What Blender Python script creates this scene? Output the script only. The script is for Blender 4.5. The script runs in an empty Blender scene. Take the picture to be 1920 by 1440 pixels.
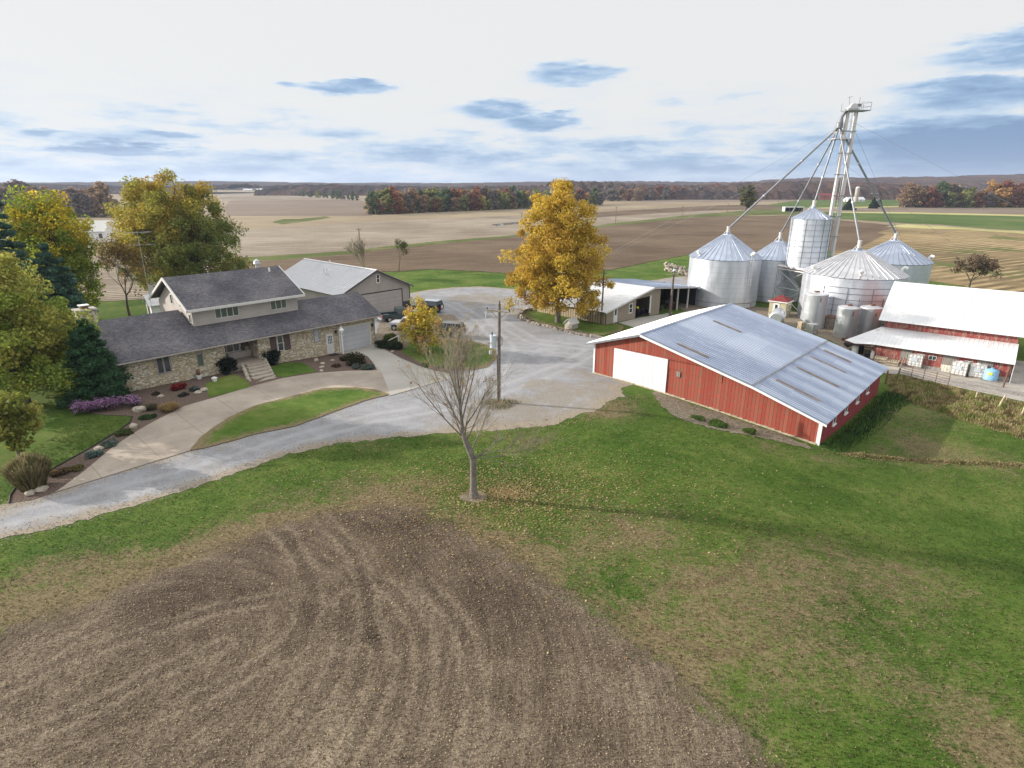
import bpy, bmesh, math, random
import numpy as np
from mathutils import Vector, Matrix
from mathutils.geometry import tessellate_polygon
random.seed(7)
R = math.radians
C = bpy.context.scene.collection
# ------------------------------------------------------------------ camera geometry
FPX, CAMH = 1110.0, 18.0
TH = math.atan(375/FPX)
def ray(u, v):
    x = (u-960)/FPX; up = -(v-720)/FPX
    return (x, math.cos(TH)+up*math.sin(TH), -math.sin(TH)+up*math.cos(TH))
def at(u, v, z=0.0):
    d = ray(u, v); t = (z-CAMH)/d[2]
    return (d[0]*t, d[1]*t)
def S(t):
    t = min(1.0, max(0.0, t)); return t*t*(3-2*t)
def gh(x, y):                                   # height of the land
    h = -2.0*S((x-8)/26)*S((y-12)/22)*(1-.3*S((y-62)/20))
    h += .72*math.exp(-(((x+34)/10)**2+((y-50)/9)**2)/1.2)
    h += .25*math.exp(-(((x+26)/6)**2+((y-58)/6)**2))
    return h
def atg(u, v, dz=0.0):
    z = 0.0
    for i in range(40):
        p = at(u, v, z); z += .6*(gh(*p)+dz-z)
    return (p[0], p[1], gh(*p))
# ------------------------------------------------------------------ object helpers
def tag(o, label=None, cat=None, group=None, kind=None):
    if label: o['label'] = label
    if cat: o['category'] = cat
    if group: o['group'] = group
    if kind: o['kind'] = kind
    return o
def thing(name, label, cat, loc=(0, 0, 0), rotz=0.0, group=None):
    o = bpy.data.objects.new(name, None); C.objects.link(o)
    o.location = loc; o.rotation_euler = (0, 0, rotz); o.empty_display_size = .2
    return tag(o, label, cat, group)
def copy_tree(o, parent=None):
    c = o.copy(); C.objects.link(c); c.parent = parent
    for ch in list(o.children): copy_tree(ch, c)
    return c
class M:
    def __init__(s): s.v = []; s.f = []; s.sm = []
    def add(s, vs, fs, smooth=False):
        b = len(s.v); s.v += [tuple(v) for v in vs]
        for f in fs: s.f.append(tuple(i+b for i in f)); s.sm.append(smooth)
        return s
    def box(s, x0, y0, z0, x1, y1, z1):
        if x0 > x1: x0, x1 = x1, x0
        if y0 > y1: y0, y1 = y1, y0
        if z0 > z1: z0, z1 = z1, z0
        return s.hexa([(x0,y0,z0),(x1,y0,z0),(x1,y1,z0),(x0,y1,z0),(x0,y0,z1),(x1,y0,z1),(x1,y1,z1),(x0,y1,z1)])
    def hexa(s, p):
        return s.add(p, [(0,3,2,1),(4,5,6,7),(0,1,5,4),(1,2,6,5),(2,3,7,6),(3,0,4,7)])
    def quad(s, a, b, c, d): return s.add([a,b,c,d], [(0,1,2,3)])
    def slab(s, pts, t):                        # planar polygon (ccw from above), thickness t downwards
        n = len(pts); low = [(p[0],p[1],p[2]-t) for p in pts]
        return s.add(list(pts)+low, [tuple(range(n)), tuple(range(2*n-1, n-1, -1))]+[(i, i+n, (i+1) % n+n, (i+1) % n) for i in range(n)])
    def prism_y(s, prof, y0, y1):               # prof in (x,z)
        n = len(prof)
        return s.add([(p[0],y0,p[1]) for p in prof]+[(p[0],y1,p[1]) for p in prof],
                     [tuple(range(n)), tuple(range(2*n-1, n-1, -1))]+[(i, i+n, (i+1) % n+n, (i+1) % n) for i in range(n)])
    def prism_x(s, prof, x0, x1):               # prof in (y,z)
        n = len(prof)
        return s.add([(x0,p[0],p[1]) for p in prof]+[(x1,p[0],p[1]) for p in prof],
                     [tuple(range(n-1, -1, -1)), tuple(range(n, 2*n))]+[(i, (i+1) % n, (i+1) % n+n, i+n) for i in range(n)])
    def tube(s, pts, rad, n=6, cap=True):
        pts = [Vector(p) for p in pts]
        if not isinstance(rad, (list, tuple)): rad = [rad]*len(pts)
        vs = []; up = None
        for i, p in enumerate(pts):
            d = (pts[min(i+1, len(pts)-1)]-pts[max(i-1, 0)])
            if d.length < 1e-7: d = Vector((0, 0, 1))
            d.normalize()
            if up is None: up = d.orthogonal().normalized()
            a = (up-d*up.dot(d))
            if a.length < 1e-5: a = d.orthogonal()
            a.normalize(); up = a; b = d.cross(a)
            for k in range(n):
                t = 2*math.pi*k/n; vs.append(p+(a*math.cos(t)+b*math.sin(t))*rad[i])
        fs = []
        for i in range(len(pts)-1):
            for k in range(n):
                k2 = (k+1) % n; fs.append((i*n+k, i*n+k2, (i+1)*n+k2, (i+1)*n+k))
        s.add(vs, fs, True)
        if cap and n > 3:
            s.add(vs[:n], [tuple(range(n-1, -1, -1))]); s.add(vs[-n:], [tuple(range(n))])
        return s
    def bar(s, a, b, w): return s.tube([a, b], w/2*1.25, 4)
    def cyl(s, c, r, z0, z1, n=24, r1=None, cap=True):
        r1 = r if r1 is None else r1
        return s.tube([(c[0],c[1],z0),(c[0],c[1],z1)], [r, r1], n, cap)
    def ball(s, c, r, n=10, m=7, jit=0.0, flat=False, rs=None):
        rs = rs or random
        r = r if isinstance(r, (tuple, list)) else (r, r, r); vs = []
        for j in range(1, m):
            ph = math.pi*j/m
            for i in range(n):
                t = 2*math.pi*i/n; k = 1+rs.uniform(-jit, jit)
                vs.append((c[0]+r[0]*k*math.sin(ph)*math.cos(t), c[1]+r[1]*k*math.sin(ph)*math.sin(t), c[2]+r[2]*k*math.cos(ph)))
        top = len(vs); vs.append((c[0],c[1],c[2]+r[2])); vs.append((c[0],c[1],c[2]-r[2])); fs = []
        for j in range(m-2):
            for i in range(n):
                i2 = (i+1) % n; fs.append((j*n+i, (j+1)*n+i, (j+1)*n+i2, j*n+i2))
        for i in range(n):
            i2 = (i+1) % n; fs.append((top, i, i2)); fs.append((top+1, (m-2)*n+i2, (m-2)*n+i))
        return s.add(vs, fs, not flat)
    def build(s, name, mat, parent=None, loc=None):
        me = bpy.data.meshes.new(name); me.from_pydata(s.v, [], s.f); me.materials.append(mat)
        me.polygons.foreach_set('use_smooth', s.sm)
        me.update()
        o = bpy.data.objects.new(name, me); C.objects.link(o); o.parent = parent
        if loc is not None: o.location = loc
        return o
def np_mesh(name, V, k, mat, parent=None, col=None, smooth=False):
    """V: (n*k,3) array, n polygons with k own vertices each; col (n,3) leaf colour"""
    n = len(V)//k
    me = bpy.data.meshes.new(name)
    me.vertices.add(n*k); me.vertices.foreach_set('co', np.asarray(V, dtype=np.float32).ravel())
    me.loops.add(n*k); me.loops.foreach_set('vertex_index', np.arange(n*k, dtype=np.int32))
    me.polygons.add(n); me.polygons.foreach_set('loop_start', np.arange(0, n*k, k, dtype=np.int32))
    me.polygons.foreach_set('loop_total', np.full(n, k, dtype=np.int32))
    if col is not None:
        a = me.attributes.new('leafcol', 'FLOAT_COLOR', 'FACE')
        c4 = np.ones((n, 4), dtype=np.float32); c4[:, :3] = col; a.data.foreach_set('color', c4.ravel())
    me.materials.append(mat); me.update(calc_edges=True); me.validate()
    o = bpy.data.objects.new(name, me); C.objects.link(o); o.parent = parent
    return o
# ------------------------------------------------------------------ materials
class NT:
    def __init__(s, name, rough=.8, metal=0.0, spec=.3):
        s.m = bpy.data.materials.new(name); s.m.use_nodes = True; s.t = s.m.node_tree; s.n = s.t.nodes
        s.b = s.n['Principled BSDF']; s.b.inputs['Roughness'].default_value = rough
        s.b.inputs['Metallic'].default_value = metal; s.b.inputs['Specular IOR Level'].default_value = spec
        s.tc = None
    def link(s, a, b): s.t.links.new(a, b); return s
    def put(s, inp, v):
        if v is None: return
        if isinstance(v, bpy.types.NodeSocket): s.t.links.new(v, inp)
        elif isinstance(v, (tuple, list)) and len(v) == 3 and inp.type == 'RGBA': inp.default_value = (*v, 1)
        else: inp.default_value = v
    def obj(s):
        if not s.tc: s.tc = s.n.new('ShaderNodeTexCoord')
        return s.tc.outputs['Object']
    def pos(s): return s.n.new('ShaderNodeNewGeometry').outputs['Position']
    def island(s): return s.n.new('ShaderNodeNewGeometry').outputs['Random Per Island']
    def mapping(s, vec, scale=(1,1,1), rot=(0,0,0), loc=(0,0,0)):
        n = s.n.new('ShaderNodeMapping'); s.put(n.inputs['Vector'], vec)
        n.inputs['Scale'].default_value = scale; n.inputs['Rotation'].default_value = rot; n.inputs['Location'].default_value = loc
        return n.outputs[0]
    def noise(s, vec, scale=1.0, detail=3, rough=.55, dist=0.0):
        n = s.n.new('ShaderNodeTexNoise'); s.put(n.inputs['Vector'], vec); n.inputs['Scale'].default_value = scale
        n.inputs['Detail'].default_value = detail; n.inputs['Roughness'].default_value = rough; n.inputs['Distortion'].default_value = dist
        return n.outputs['Fac']
    def voro(s, vec, scale=1.0, feature='F1', out='Distance', rnd=1.0):
        n = s.n.new('ShaderNodeTexVoronoi'); n.feature = feature; s.put(n.inputs['Vector'], vec)
        n.inputs['Scale'].default_value = scale; n.inputs['Randomness'].default_value = rnd; return n.outputs[out]
    def wave(s, vec, scale=1.0, dist=0.0, dscale=1.0, detail=2, d='X', prof='SIN'):
        n = s.n.new('ShaderNodeTexWave'); s.put(n.inputs['Vector'], vec); n.bands_direction = d; n.wave_profile = prof
        n.inputs['Scale'].default_value = scale; n.inputs['Distortion'].default_value = dist
        n.inputs['Detail Scale'].default_value = dscale; n.inputs['Detail'].default_value = detail; return n.outputs['Fac']
    def math(s, op, a, b=None, c=None, clamp=False):
        n = s.n.new('ShaderNodeMath'); n.operation = op; n.use_clamp = clamp
        s.put(n.inputs[0], a); s.put(n.inputs[1], b) if b is not None else None
        if c is not None: s.put(n.inputs[2], c)
        return n.outputs[0]
    def step(s, v, a, b, lo=0.0, hi=1.0):
        n = s.n.new('ShaderNodeMapRange'); n.interpolation_type = 'SMOOTHSTEP'
        s.put(n.inputs[0], v); n.inputs[1].default_value = a; n.inputs[2].default_value = b
        n.inputs[3].default_value = lo; n.inputs[4].default_value = hi; return n.outputs[0]
    def ramp(s, v, stops):
        n = s.n.new('ShaderNodeValToRGB'); s.put(n.inputs[0], v); e = n.color_ramp.elements
        while len(e) < len(stops): e.new(.5)
        for i, (p, c) in enumerate(stops): e[i].position = p; e[i].color = (*c, 1)
        return n.outputs[0]
    def mix(s, f, a, b, mode='MIX'):
        n = s.n.new('ShaderNodeMix'); n.data_type = 'RGBA'; n.blend_type = mode
        s.put(n.inputs[0], f); s.put(n.inputs[6], a); s.put(n.inputs[7], b); return n.outputs[2]
    def attr(s, name, out='Fac'):
        n = s.n.new('ShaderNodeAttribute'); n.attribute_name = name; return n.outputs[out]
    def sep(s, vec):
        n = s.n.new('ShaderNodeSeparateXYZ'); s.put(n.inputs[0], vec); return n.outputs
    def comb(s, x=0.0, y=0.0, z=0.0):
        n = s.n.new('ShaderNodeCombineXYZ'); s.put(n.inputs[0], x); s.put(n.inputs[1], y); s.put(n.inputs[2], z); return n.outputs[0]
    def white(s, v):
        n = s.n.new('ShaderNodeTexWhiteNoise'); n.noise_dimensions = '1D'; s.put(n.inputs['W'], v); return n.outputs['Value']
    def bump(s, h, strength=.3, dist=.05):
        n = s.n.new('ShaderNodeBump'); s.put(n.inputs['Height'], h)
        n.inputs['Strength'].default_value = strength; n.inputs['Distance'].default_value = dist
        s.link(n.outputs[0], s.b.inputs['Normal']); return s
    def color(s, c): s.put(s.b.inputs['Base Color'], c); return s
    def done(s): return s.m
def plain(name, c, rough=.7, metal=0.0, var=.18, scale=3.0, spec=.3):
    t = NT(name, rough, metal, spec); n = t.noise(t.obj(), scale, 4)
    lo = tuple(x*(1-var) for x in c); hi = tuple(min(1, x*(1+var)) for x in c)
    t.color(t.ramp(n, [(.3, lo), (.7, hi)])); return t.done()
def glass(name, c=(.02, .03, .035)):
    t = NT(name, .08, 0, .8); t.color(t.mix(t.noise(t.obj(), .9, 1), c, tuple(x*2.2 for x in c))); return t.done()
# ------------------------------------------------------------------ palette
def boards(name, col, col2, worn, width=.32, wornth=(.55, .68), axis=0, gap=.03):
    t = NT(name, .85); o = t.obj(); sp = t.sep(o)
    xx = t.math('ADD', sp[axis], 0.0)
    q = t.math('DIVIDE', xx, width); fl = t.math('FLOOR', q); fr = t.math('FRACT', q)
    rnd = t.white(fl)
    base = t.mix(rnd, col, col2)
    n1 = t.noise(t.mapping(o, (2.2, 2.2, .9)), 2.2, 6, .65)
    n1 = t.math('ADD', n1, t.math('MULTIPLY', t.math('SUBTRACT', rnd, .5), .16))
    n2 = t.noise(t.mapping(o, (9, 9, 1.2)), 2.0, 3)
    f = t.math('MULTIPLY', t.step(n1, *wornth), t.step(n2, .35, .6))
    base = t.mix(f, base, worn)
    g = t.math('GREATER_THAN', t.math('ABSOLUTE', t.math('SUBTRACT', fr, .5)), .5-gap)
    base = t.mix(g, base, tuple(x*.25 for x in worn))
    t.color(base); t.bump(t.math('MULTIPLY', g, -1.0), .6, .03); return t.done()
def tin(name, c, rough=.4, metal=.75, stain=(.2, .17, .15), stainth=(.62, .75), var=.12):
    t = NT(name, rough, metal, .5); o = t.obj()
    n = t.noise(t.mapping(o, (1, .35, 1)), 1.1, 5, .6); n3 = t.noise(o, .35, 2)
    base = t.ramp(n3, [(.3, tuple(x*(1-var) for x in c)), (.7, tuple(min(1, x*(1+var)) for x in c))])
    f = t.math('MULTIPLY', t.step(n, *stainth), .6)
    t.color(t.mix(f, base, stain)); t.link(t.step(n, .3, .8, rough-.08, rough+.15), t.b.inputs['Roughness']); return t.done()
MAT = {}
def build_mats():
    m = MAT
    t = NT('shingles', .9); o = t.obj()
    a = t.noise(t.mapping(o, (2.2, 5, 5)), 1.6, 4, .7); b = t.noise(o, .35, 3)
    cell = t.voro(t.mapping(o, (3, 6.5, 6.5)), 1.0, 'F1', 'Color')
    c = t.ramp(t.math('ADD', t.math('MULTIPLY', a, .6), t.math('MULTIPLY', b, .4)), [(.38, (.06, .06, .072)), (.5, (.112, .108, .122)), (.61, (.19, .178, .182))])
    cv = t.sep(cell)[0]; c = t.mix(t.math('MULTIPLY', cv, .35), c, t.mix(1.0, c, (.45, .43, .45), 'MULTIPLY'))
    t.color(c); t.bump(a, .35, .03); m['shingle'] = t.done()
    t = NT('fieldstone', .9); o = t.obj(); w = t.mapping(o, (3.0, 3.0, 7.0))
    w2 = t.mix(.12, w, t.noise(w, 1.1, 2))
    cc = t.voro(w, 1.0, 'F1', 'Color'); e = t.voro(w, 1.0, 'DISTANCE_TO_EDGE')
    r = t.sep(cc)[0]
    c = t.ramp(r, [(0, (.45, .36, .24)), (.35, (.64, .54, .38)), (.6, (.72, .64, .49)), (.85, (.78, .73, .61)), (1, (.54, .49, .41))])
    c = t.mix(t.step(e, .02, .09), (.27, .22, .15), c); c = t.mix(t.step(t.noise(o, .8, 3), .4, .7, 0, .2), c, (.4, .33, .22))
    t.color(c); t.bump(t.step(e, 0, .12), .8, .05); m['stone'] = t.done()
    def siding(name, c, axis=2, w=.2):
        t = NT(name, .6); sp = t.sep(t.obj()); fr = t.math('FRACT', t.math('DIVIDE', sp[axis], w))
        g = t.step(fr, .0, .18)
        n = t.noise(t.obj(), .8, 4)
        base = t.mix(t.step(n, .3, .7), tuple(x*.88 for x in c), c)
        t.color(t.mix(g, tuple(x*.72 for x in c), base)); t.bump(fr, .4, .03); return t.done()
    m['siding'] = siding('taupe_siding', (.50, .45, .415))
    m['shedmetal'] = siding('tan_ribbed_metal', (.42, .38, .345), 0, .3)
    m['tanmetal'] = siding('tan_gable_metal', (.33, .27, .215), 0, .3)
    m['tanboard'] = boards('tan_board_batten', (.44, .35, .24), (.36, .29, .20), (.2, .16, .11), .42, (.62, .8), 1, .09)
    m['wains'] = plain('dark_wainscot_metal', (.06, .055, .06), .5)
    m['white'] = plain('white_paint', (.74, .74, .73), .6, var=.05)
    m['trim'] = plain('off_white_trim', (.62, .60, .57), .6, var=.06)
    m['glass'] = glass('window_glass')
    m['glassg'] = glass('curtained_glass', (.035, .06, .045))
    m['drape'] = plain('pale_curtain', (.42, .43, .45), .9)
    m['gutter'] = plain('tan_gutter', (.36, .32, .29), .6, var=.06)
    m['frame'] = plain('taupe_frame', (.30, .27, .25), .6)
    m['shutter'] = plain('brown_shutter', (.10, .07, .07), .7)
    m['gdoor'] = siding('garage_door_panels', (.50, .51, .54), 2, .55)
    m['gdoor2'] = siding('overhead_door_panels', (.45, .41, .385), 2, .6)
    m['red'] = boards('weathered_red_boards', (.27, .052, .034), (.38, .088, .056), (.20, .105, .07), .30, (.45, .58), 0, .028)
    m['red2'] = boards('faded_red_boards', (.27, .05, .045), (.34, .09, .075), (.30, .24, .2), .22, (.44, .58))
    m['greyboard'] = boards('bare_grey_boards', (.22, .20, .18), (.30, .28, .25), (.14, .12, .1), .2, (.5, .7))
    m['peel'] = boards('peeling_white_boards', (.62, .6, .52), (.7, .68, .6), (.28, .3, .22), .25, (.56, .64))
    m['sheddoor'] = siding('white_sliding_door', (.76, .77, .79), 0, .95)
    m['tin_barn'] = tin('barn_roof_tin', (.30, .35, .46), .36, .55)
    t = NT('rib_shaded_barn_roof', .36, .5, .5); o = t.obj(); sp = t.sep(o); q = t.math('DIVIDE', sp[1], .40); fr = t.math('FRACT', q); fl = t.math('FLOOR', q)
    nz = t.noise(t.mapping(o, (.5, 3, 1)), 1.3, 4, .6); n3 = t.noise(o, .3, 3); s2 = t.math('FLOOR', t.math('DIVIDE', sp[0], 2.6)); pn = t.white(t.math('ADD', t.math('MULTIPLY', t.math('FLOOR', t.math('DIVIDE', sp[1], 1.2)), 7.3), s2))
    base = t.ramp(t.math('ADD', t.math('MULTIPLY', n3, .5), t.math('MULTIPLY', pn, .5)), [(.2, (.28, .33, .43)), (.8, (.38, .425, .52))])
    st = t.step(t.math('ABSOLUTE', t.math('SUBTRACT', fr, .5)), .18, .3); base = t.mix(t.math('MULTIPLY', st, t.step(nz, .3, .6, .35, .8)), base, (.19, .225, .32)); base = t.mix(t.step(nz, .66, .8, 0, .5), base, (.2, .17, .15)); t.color(base); m['tin_near'] = t.done()  # dark blue stripes paint the ribs' shading into the colour; brown patches are stain
    m['tin_white'] = tin('white_roof_tin', (.68, .68, .69), .45, .15, (.36, .30, .26), (.60, .74), .07)
    m['tin_shed'] = tin('shed_roof_tin', (.52, .52, .54), .35, .55, stainth=(.75, .9), var=.05)
    m['rust'] = plain('rusty_panel', (.20, .165, .14), .8, var=.35, scale=2)
    # bins: galvanised corrugated rings
    def galv(name, c, rough, metal, ring=True, panel=None):
        t = NT(name, rough, metal, .5); o = t.obj(); sp = t.sep(o)
        n = t.noise(t.mapping(o, (1, 1, .25)), 1.2, 5, .6)
        base = t.ramp(n, [(.3, tuple(x*.86 for x in c)), (.7, tuple(min(1, x*1.08) for x in c))])
        if ring:
            fr = t.math('FRACT', t.math('DIVIDE', sp[2], .82)); base = t.mix(t.step(fr, .0, .07), tuple(x*.62 for x in c), base)
            t.bump(t.wave(t.mapping(o, (0, 0, 1)), 2.6, 0, d='Z'), .35, .03)
        t.color(base); t.link(t.step(n, .3, .75, rough-.07, rough+.12), t.b.inputs['Roughness']); return t.done()
    m['galv'] = galv('galvanised_bin_wall', (.64, .67, .73), .45, .7)
    m['galv_roof'] = galv('galvanised_bin_roof', (.45, .50, .60), .36, .75, False)
    m['galv_old'] = galv('dull_galvanised_roof', (.58, .58, .60), .42, .7, False)
    m['tank'] = galv('dented_galvanised_tank', (.5, .52, .55), .42, .6, False)
    m['steel'] = plain('galvanised_steel', (.5, .51, .53), .45, .6)
    m['steel_dark'] = plain('dull_steel_tube', (.25, .26, .28), .5, .5)
    m['legwhite'] = plain('pale_leg_casing', (.68, .64, .63), .5, .2, .06)
    m['strut'] = plain('ring_seam_steel', (.2, .22, .26), .5, .5)
    m['rusty'] = plain('rusty_steel', (.17, .09, .065), .8, .2, .35)
    m['pole'] = plain('weathered_pole_wood', (.17, .14, .12), .9, 0, .3, 6)
    m['wood'] = plain('pale_timber', (.42, .35, .25), .85, 0, .3, 4)
    m['oldwood'] = plain('grey_timber', (.22, .19, .16), .9, 0, .35, 5)
    m['ceramic'] = plain('transformer_grey', (.55, .6, .66), .4, .2, .05)
    m['black'] = plain('black_rubber', (.015, .015, .017), .7)
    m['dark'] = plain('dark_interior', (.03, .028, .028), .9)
    m['conc'] = plain('poured_concrete', (.42, .38, .33), .9, 0, .15, 1.5)
    m['rock'] = plain('fieldstone_rock', (.20, .175, .145), .95, 0, .5, 2.5)
    m['paleRock'] = plain('limestone_rock', (.38, .335, .27), .95, 0, .3, 3)
    m['maroon'] = plain('maroon_shingle', (.16, .03, .03), .8, 0, .25)
    m['cream'] = siding('cream_siding', (.50, .45, .30), 2, .2)
    m['orange'] = plain('bird_orange', (.5, .25, .05), .8)
    m['bluepoly'] = plain('pale_blue_poly_tank', (.22, .42, .62), .4, 0, .06)
    m['yellow'] = plain('yellow_sticker', (.62, .68, .05), .5, 0, .05)
    m['poly'] = plain('white_poly_tank', (.72, .73, .72), .5, 0, .08)
    m['cage'] = plain('galvanised_cage', (.5, .47, .42), .5, .4)
    m['bark'] = plain('grey_bark', (.17, .15, .13), .95, 0, .35, 5)
    m['barkpale'] = plain('pale_twig_bark', (.29, .25, .19), .95, 0, .3, 5)
    m['barkdark'] = plain('dark_bark', (.085, .07, .055), .95, 0, .35, 5)
    # leaves
    t = NT('leaves', .7, 0, .2); col = t.attr('leafcol', 'Color'); isl = t.noise(t.pos(), 1.7, 2)
    c = t.mix(t.step(isl, .3, .7, 0, .35), col, t.mix(1.0, col, (.6, .55, .4), 'MULTIPLY')); t.color(c)
    tr = t.n.new('ShaderNodeBsdfTranslucent'); t.put(tr.inputs[0], c); mx = t.n.new('ShaderNodeMixShader'); mx.inputs[0].default_value = .45
    t.link(t.b.outputs[0], mx.inputs[1]); t.link(tr.outputs[0], mx.inputs[2]); t.link(mx.outputs[0], t.n['Material Output'].inputs[0]); m['leaf'] = t.done()
def grass_color(t, p, dry):
    n1 = t.noise(p, .16, 4, .6); n2 = t.noise(p, 1.1, 4, .65); n3 = t.noise(p, 9.0, 3, .6)
    g = t.ramp(t.math('ADD', t.math('MULTIPLY', n1, .5), t.math('ADD', t.math('MULTIPLY', n2, .3), t.math('MULTIPLY', n3, .2))),
               [(.36, (.038, .076, .011)), (.46, (.064, .116, .018)), (.54, (.098, .145, .028)), (.66, (.165, .185, .055))])
    d1 = t.ramp(t.noise(p, 6.0, 3), [(.3, (.14, .10, .058)), (.7, (.27, .205, .125))])
    v = t.math('ADD', t.math('ADD', t.math('ADD', t.math('MULTIPLY', t.noise(p, .45, 5, .75, 1.0), .36), t.math('MULTIPLY', t.noise(p, 2.2, 6, .8), .34)), t.math('MULTIPLY', n3, .30)), dry)
    f = t.step(v, .535, .68, 0, .9)
    return t.mix(f, g, d1), n3
def build_ground_mats():
    m = MAT
    t = NT('lawn_and_bare_field', .95, 0, .1); p = t.pos(); flat = t.mapping(p, (1, 1, 0))
    soil = t.attr('soil'); dry = t.attr('dry')
    sn = t.math('ADD', soil, t.math('MULTIPLY', t.math('SUBTRACT', t.noise(flat, .5, 5, .75, .8), .5), 5.0)); sband = t.step(sn, -2.4, -.2, 0, .09)
    g, n3 = grass_color(t, flat, t.math('ADD', sband, t.math('SUBTRACT', t.math('MULTIPLY', dry, .138), .04)))
    # bare worked field
    s1 = t.noise(flat, .25, 4, .6); s2 = t.noise(flat, 4.5, 5, .75); s3 = t.noise(flat, 15.0, 3, .7)
    sv = t.math('ADD', t.math('MULTIPLY', s1, .35), t.math('ADD', t.math('MULTIPLY', s2, .3), t.math('MULTIPLY', s3, .35)))
    cx, cy = at(200, 1260)[:2]; dx = t.math('SUBTRACT', t.sep(flat)[0], cx); dy = t.math('SUBTRACT', t.sep(flat)[1], cy)
    rr = t.math('SQRT', t.math('ADD', t.math('MULTIPLY', dx, dx), t.math('MULTIPLY', dy, dy))); aa = t.math('ARCTAN2', dy, dx)
    sw = t.noise(t.comb(t.math('MULTIPLY', rr, 2.1), t.math('MULTIPLY', aa, 2.6), 0.0), 1.0, 5, .7, .4)
    sv = t.math('ADD', sv, t.math('MULTIPLY', t.math('SUBTRACT', sw, .5), .30))
    sc = t.ramp(sv, [(.37, (.058, .042, .031)), (.46, (.118, .090, .066)), (.54, (.20, .158, .115)), (.64, (.36, .295, .215))])
    mo = t.attr('moist'); sc = t.mix(t.step(t.math('ADD', mo, t.math('MULTIPLY', t.math('SUBTRACT', s2, .5), .5)), .15, .75, 0, .55), sc, t.mix(1.0, sc, (.48, .44, .46), 'MULTIPLY'))
    # wheel tracks in the soil
    td = t.attr('tdist'); tl = t.attr('tlen'); ad = t.math('ABSOLUTE', td)
    inb = t.step(t.math('ADD', ad, t.math('MULTIPLY', t.math('SUBTRACT', s2, .5), .25)), .34, .2)
    lug = t.math('SINE', t.math('ADD', t.math('MULTIPLY', tl, 22.0), t.math('MULTIPLY', ad, 16.0)))
    lug = t.step(lug, -.2, .7)
    adn = t.math('ADD', ad, t.math('MULTIPLY', t.math('SUBTRACT', t.noise(flat, 1.6, 4, .7), .5), .5)); ridge = t.math('MULTIPLY', t.math('MULTIPLY', t.step(adn, .12, .32), t.step(adn, .75, .42)), t.step(t.noise(flat, .45, 3, .6), .36, .55, .35, 1))
    tf = t.math('MULTIPLY', inb, t.math('ADD', t.math('MULTIPLY', lug, .55), .1))
    tf = t.math('MULTIPLY', tf, t.step(s1, .35, .55, .35, .8)); sc2 = t.mix(tf, sc, (.10, .076, .058)); sc2 = t.mix(t.math('MULTIPLY', ridge, t.step(s2, .36, .6, .12, .62)), sc2, (.285, .23, .17))
    gt = t.mix(t.math('MULTIPLY', tf, 1.3), g, (.13, .085, .055))
    edge = t.math('ADD', soil, t.math('MULTIPLY', t.math('SUBTRACT', t.noise(flat, .8, 6, .78, .5), .5), 4.2))
    edge = t.math('ADD', edge, t.math('MULTIPLY', t.math('SUBTRACT', n3, .5), 1.2))
    f = t.step(edge, -.5, .6)
    t.color(t.mix(f, gt, sc2))
    hs = t.math('ADD', t.math('MULTIPLY', s2, .6), t.math('MULTIPLY', s3, .6)); hs = t.math('SUBTRACT', hs, t.math('MULTIPLY', tf, .5))
    hs = t.math('ADD', hs, t.math('ADD', t.math('MULTIPLY', ridge, .45), t.math('MULTIPLY', sw, 1.3)))
    hg = t.math('ADD', t.math('MULTIPLY', n3, .5), t.math('MULTIPLY', t.noise(flat, 30.0, 2), .5))
    mixh = t.math('ADD', t.math('MULTIPLY', f, hs), t.math('MULTIPLY', t.math('SUBTRACT', 1.0, f), hg))
    t.bump(mixh, 1.0, .13); m['ground'] = t.done()
    t = NT('lawn_patch', .95, 0, .1); flat = t.mapping(t.pos(), (1, 1, 0)); g, n3 = grass_color(t, flat, t.math('ADD', t.math('MULTIPLY', t.attr('edge'), .3), -.1))
    t.color(g); t.bump(n3, .8, .06); m['lawn'] = t.done()
    t = NT('crushed_gravel', .95, 0, .15); p = t.mapping(t.pos(), (1, 1, 0))
    a = t.noise(p, .12, 4, .6); b = t.noise(p, 7.0, 4, .75); c = t.noise(p, 22.0, 2); w = t.noise(p, .7, 5, .7, .8)
    v = t.math('ADD', t.math('MULTIPLY', a, .2), t.math('ADD', t.math('MULTIPLY', w, .25), t.math('ADD', t.math('MULTIPLY', b, .3), t.math('MULTIPLY', c, .25))))
    col = t.ramp(v, [(.37, (.15, .135, .12)), (.45, (.215, .208, .208)), (.53, (.285, .29, .31)), (.64, (.40, .39, .375))])
    tw = t.math('ABSOLUTE', t.math('SUBTRACT', t.math('ABSOLUTE', t.attr('wheel')), .85)); ww = t.step(t.math('ADD', tw, t.math('MULTIPLY', t.math('SUBTRACT', b, .5), .6)), .6, .05, 0, .32); col = t.mix(ww, col, (.40, .40, .41))
    md = t.noise(p, .22, 5, .75, .8); col = t.mix(t.step(t.math('ADD', md, t.math('MULTIPLY', t.math('MULTIPLY', t.attr('mud'), t.noise(p, 1.3, 5, .75)), .5)), .56, .76, 0, .65), col, t.ramp(b, [(.3, (.15, .12, .085)), (.7, (.30, .26, .2))]))
    e = t.math('ADD', t.attr('edge'), t.math('MULTIPLY', t.math('SUBTRACT', t.noise(p, .5, 5, .7), .5), 1.5))
    col = t.mix(t.math('MULTIPLY', t.step(e, .22, .75), .85), col, t.ramp(b, [(.3, (.20, .155, .105)), (.7, (.36, .31, .24))]))
    t.color(col); t.bump(t.math('ADD', b, c), .6, .04); m['gravel'] = t.done()
    t = NT('aggregate_concrete', .85, 0, .2); p = t.mapping(t.pos(), (1, 1, 0))
    a = t.noise(p, .3, 4, .6); b = t.noise(p, 14, 3, .7)
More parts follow.
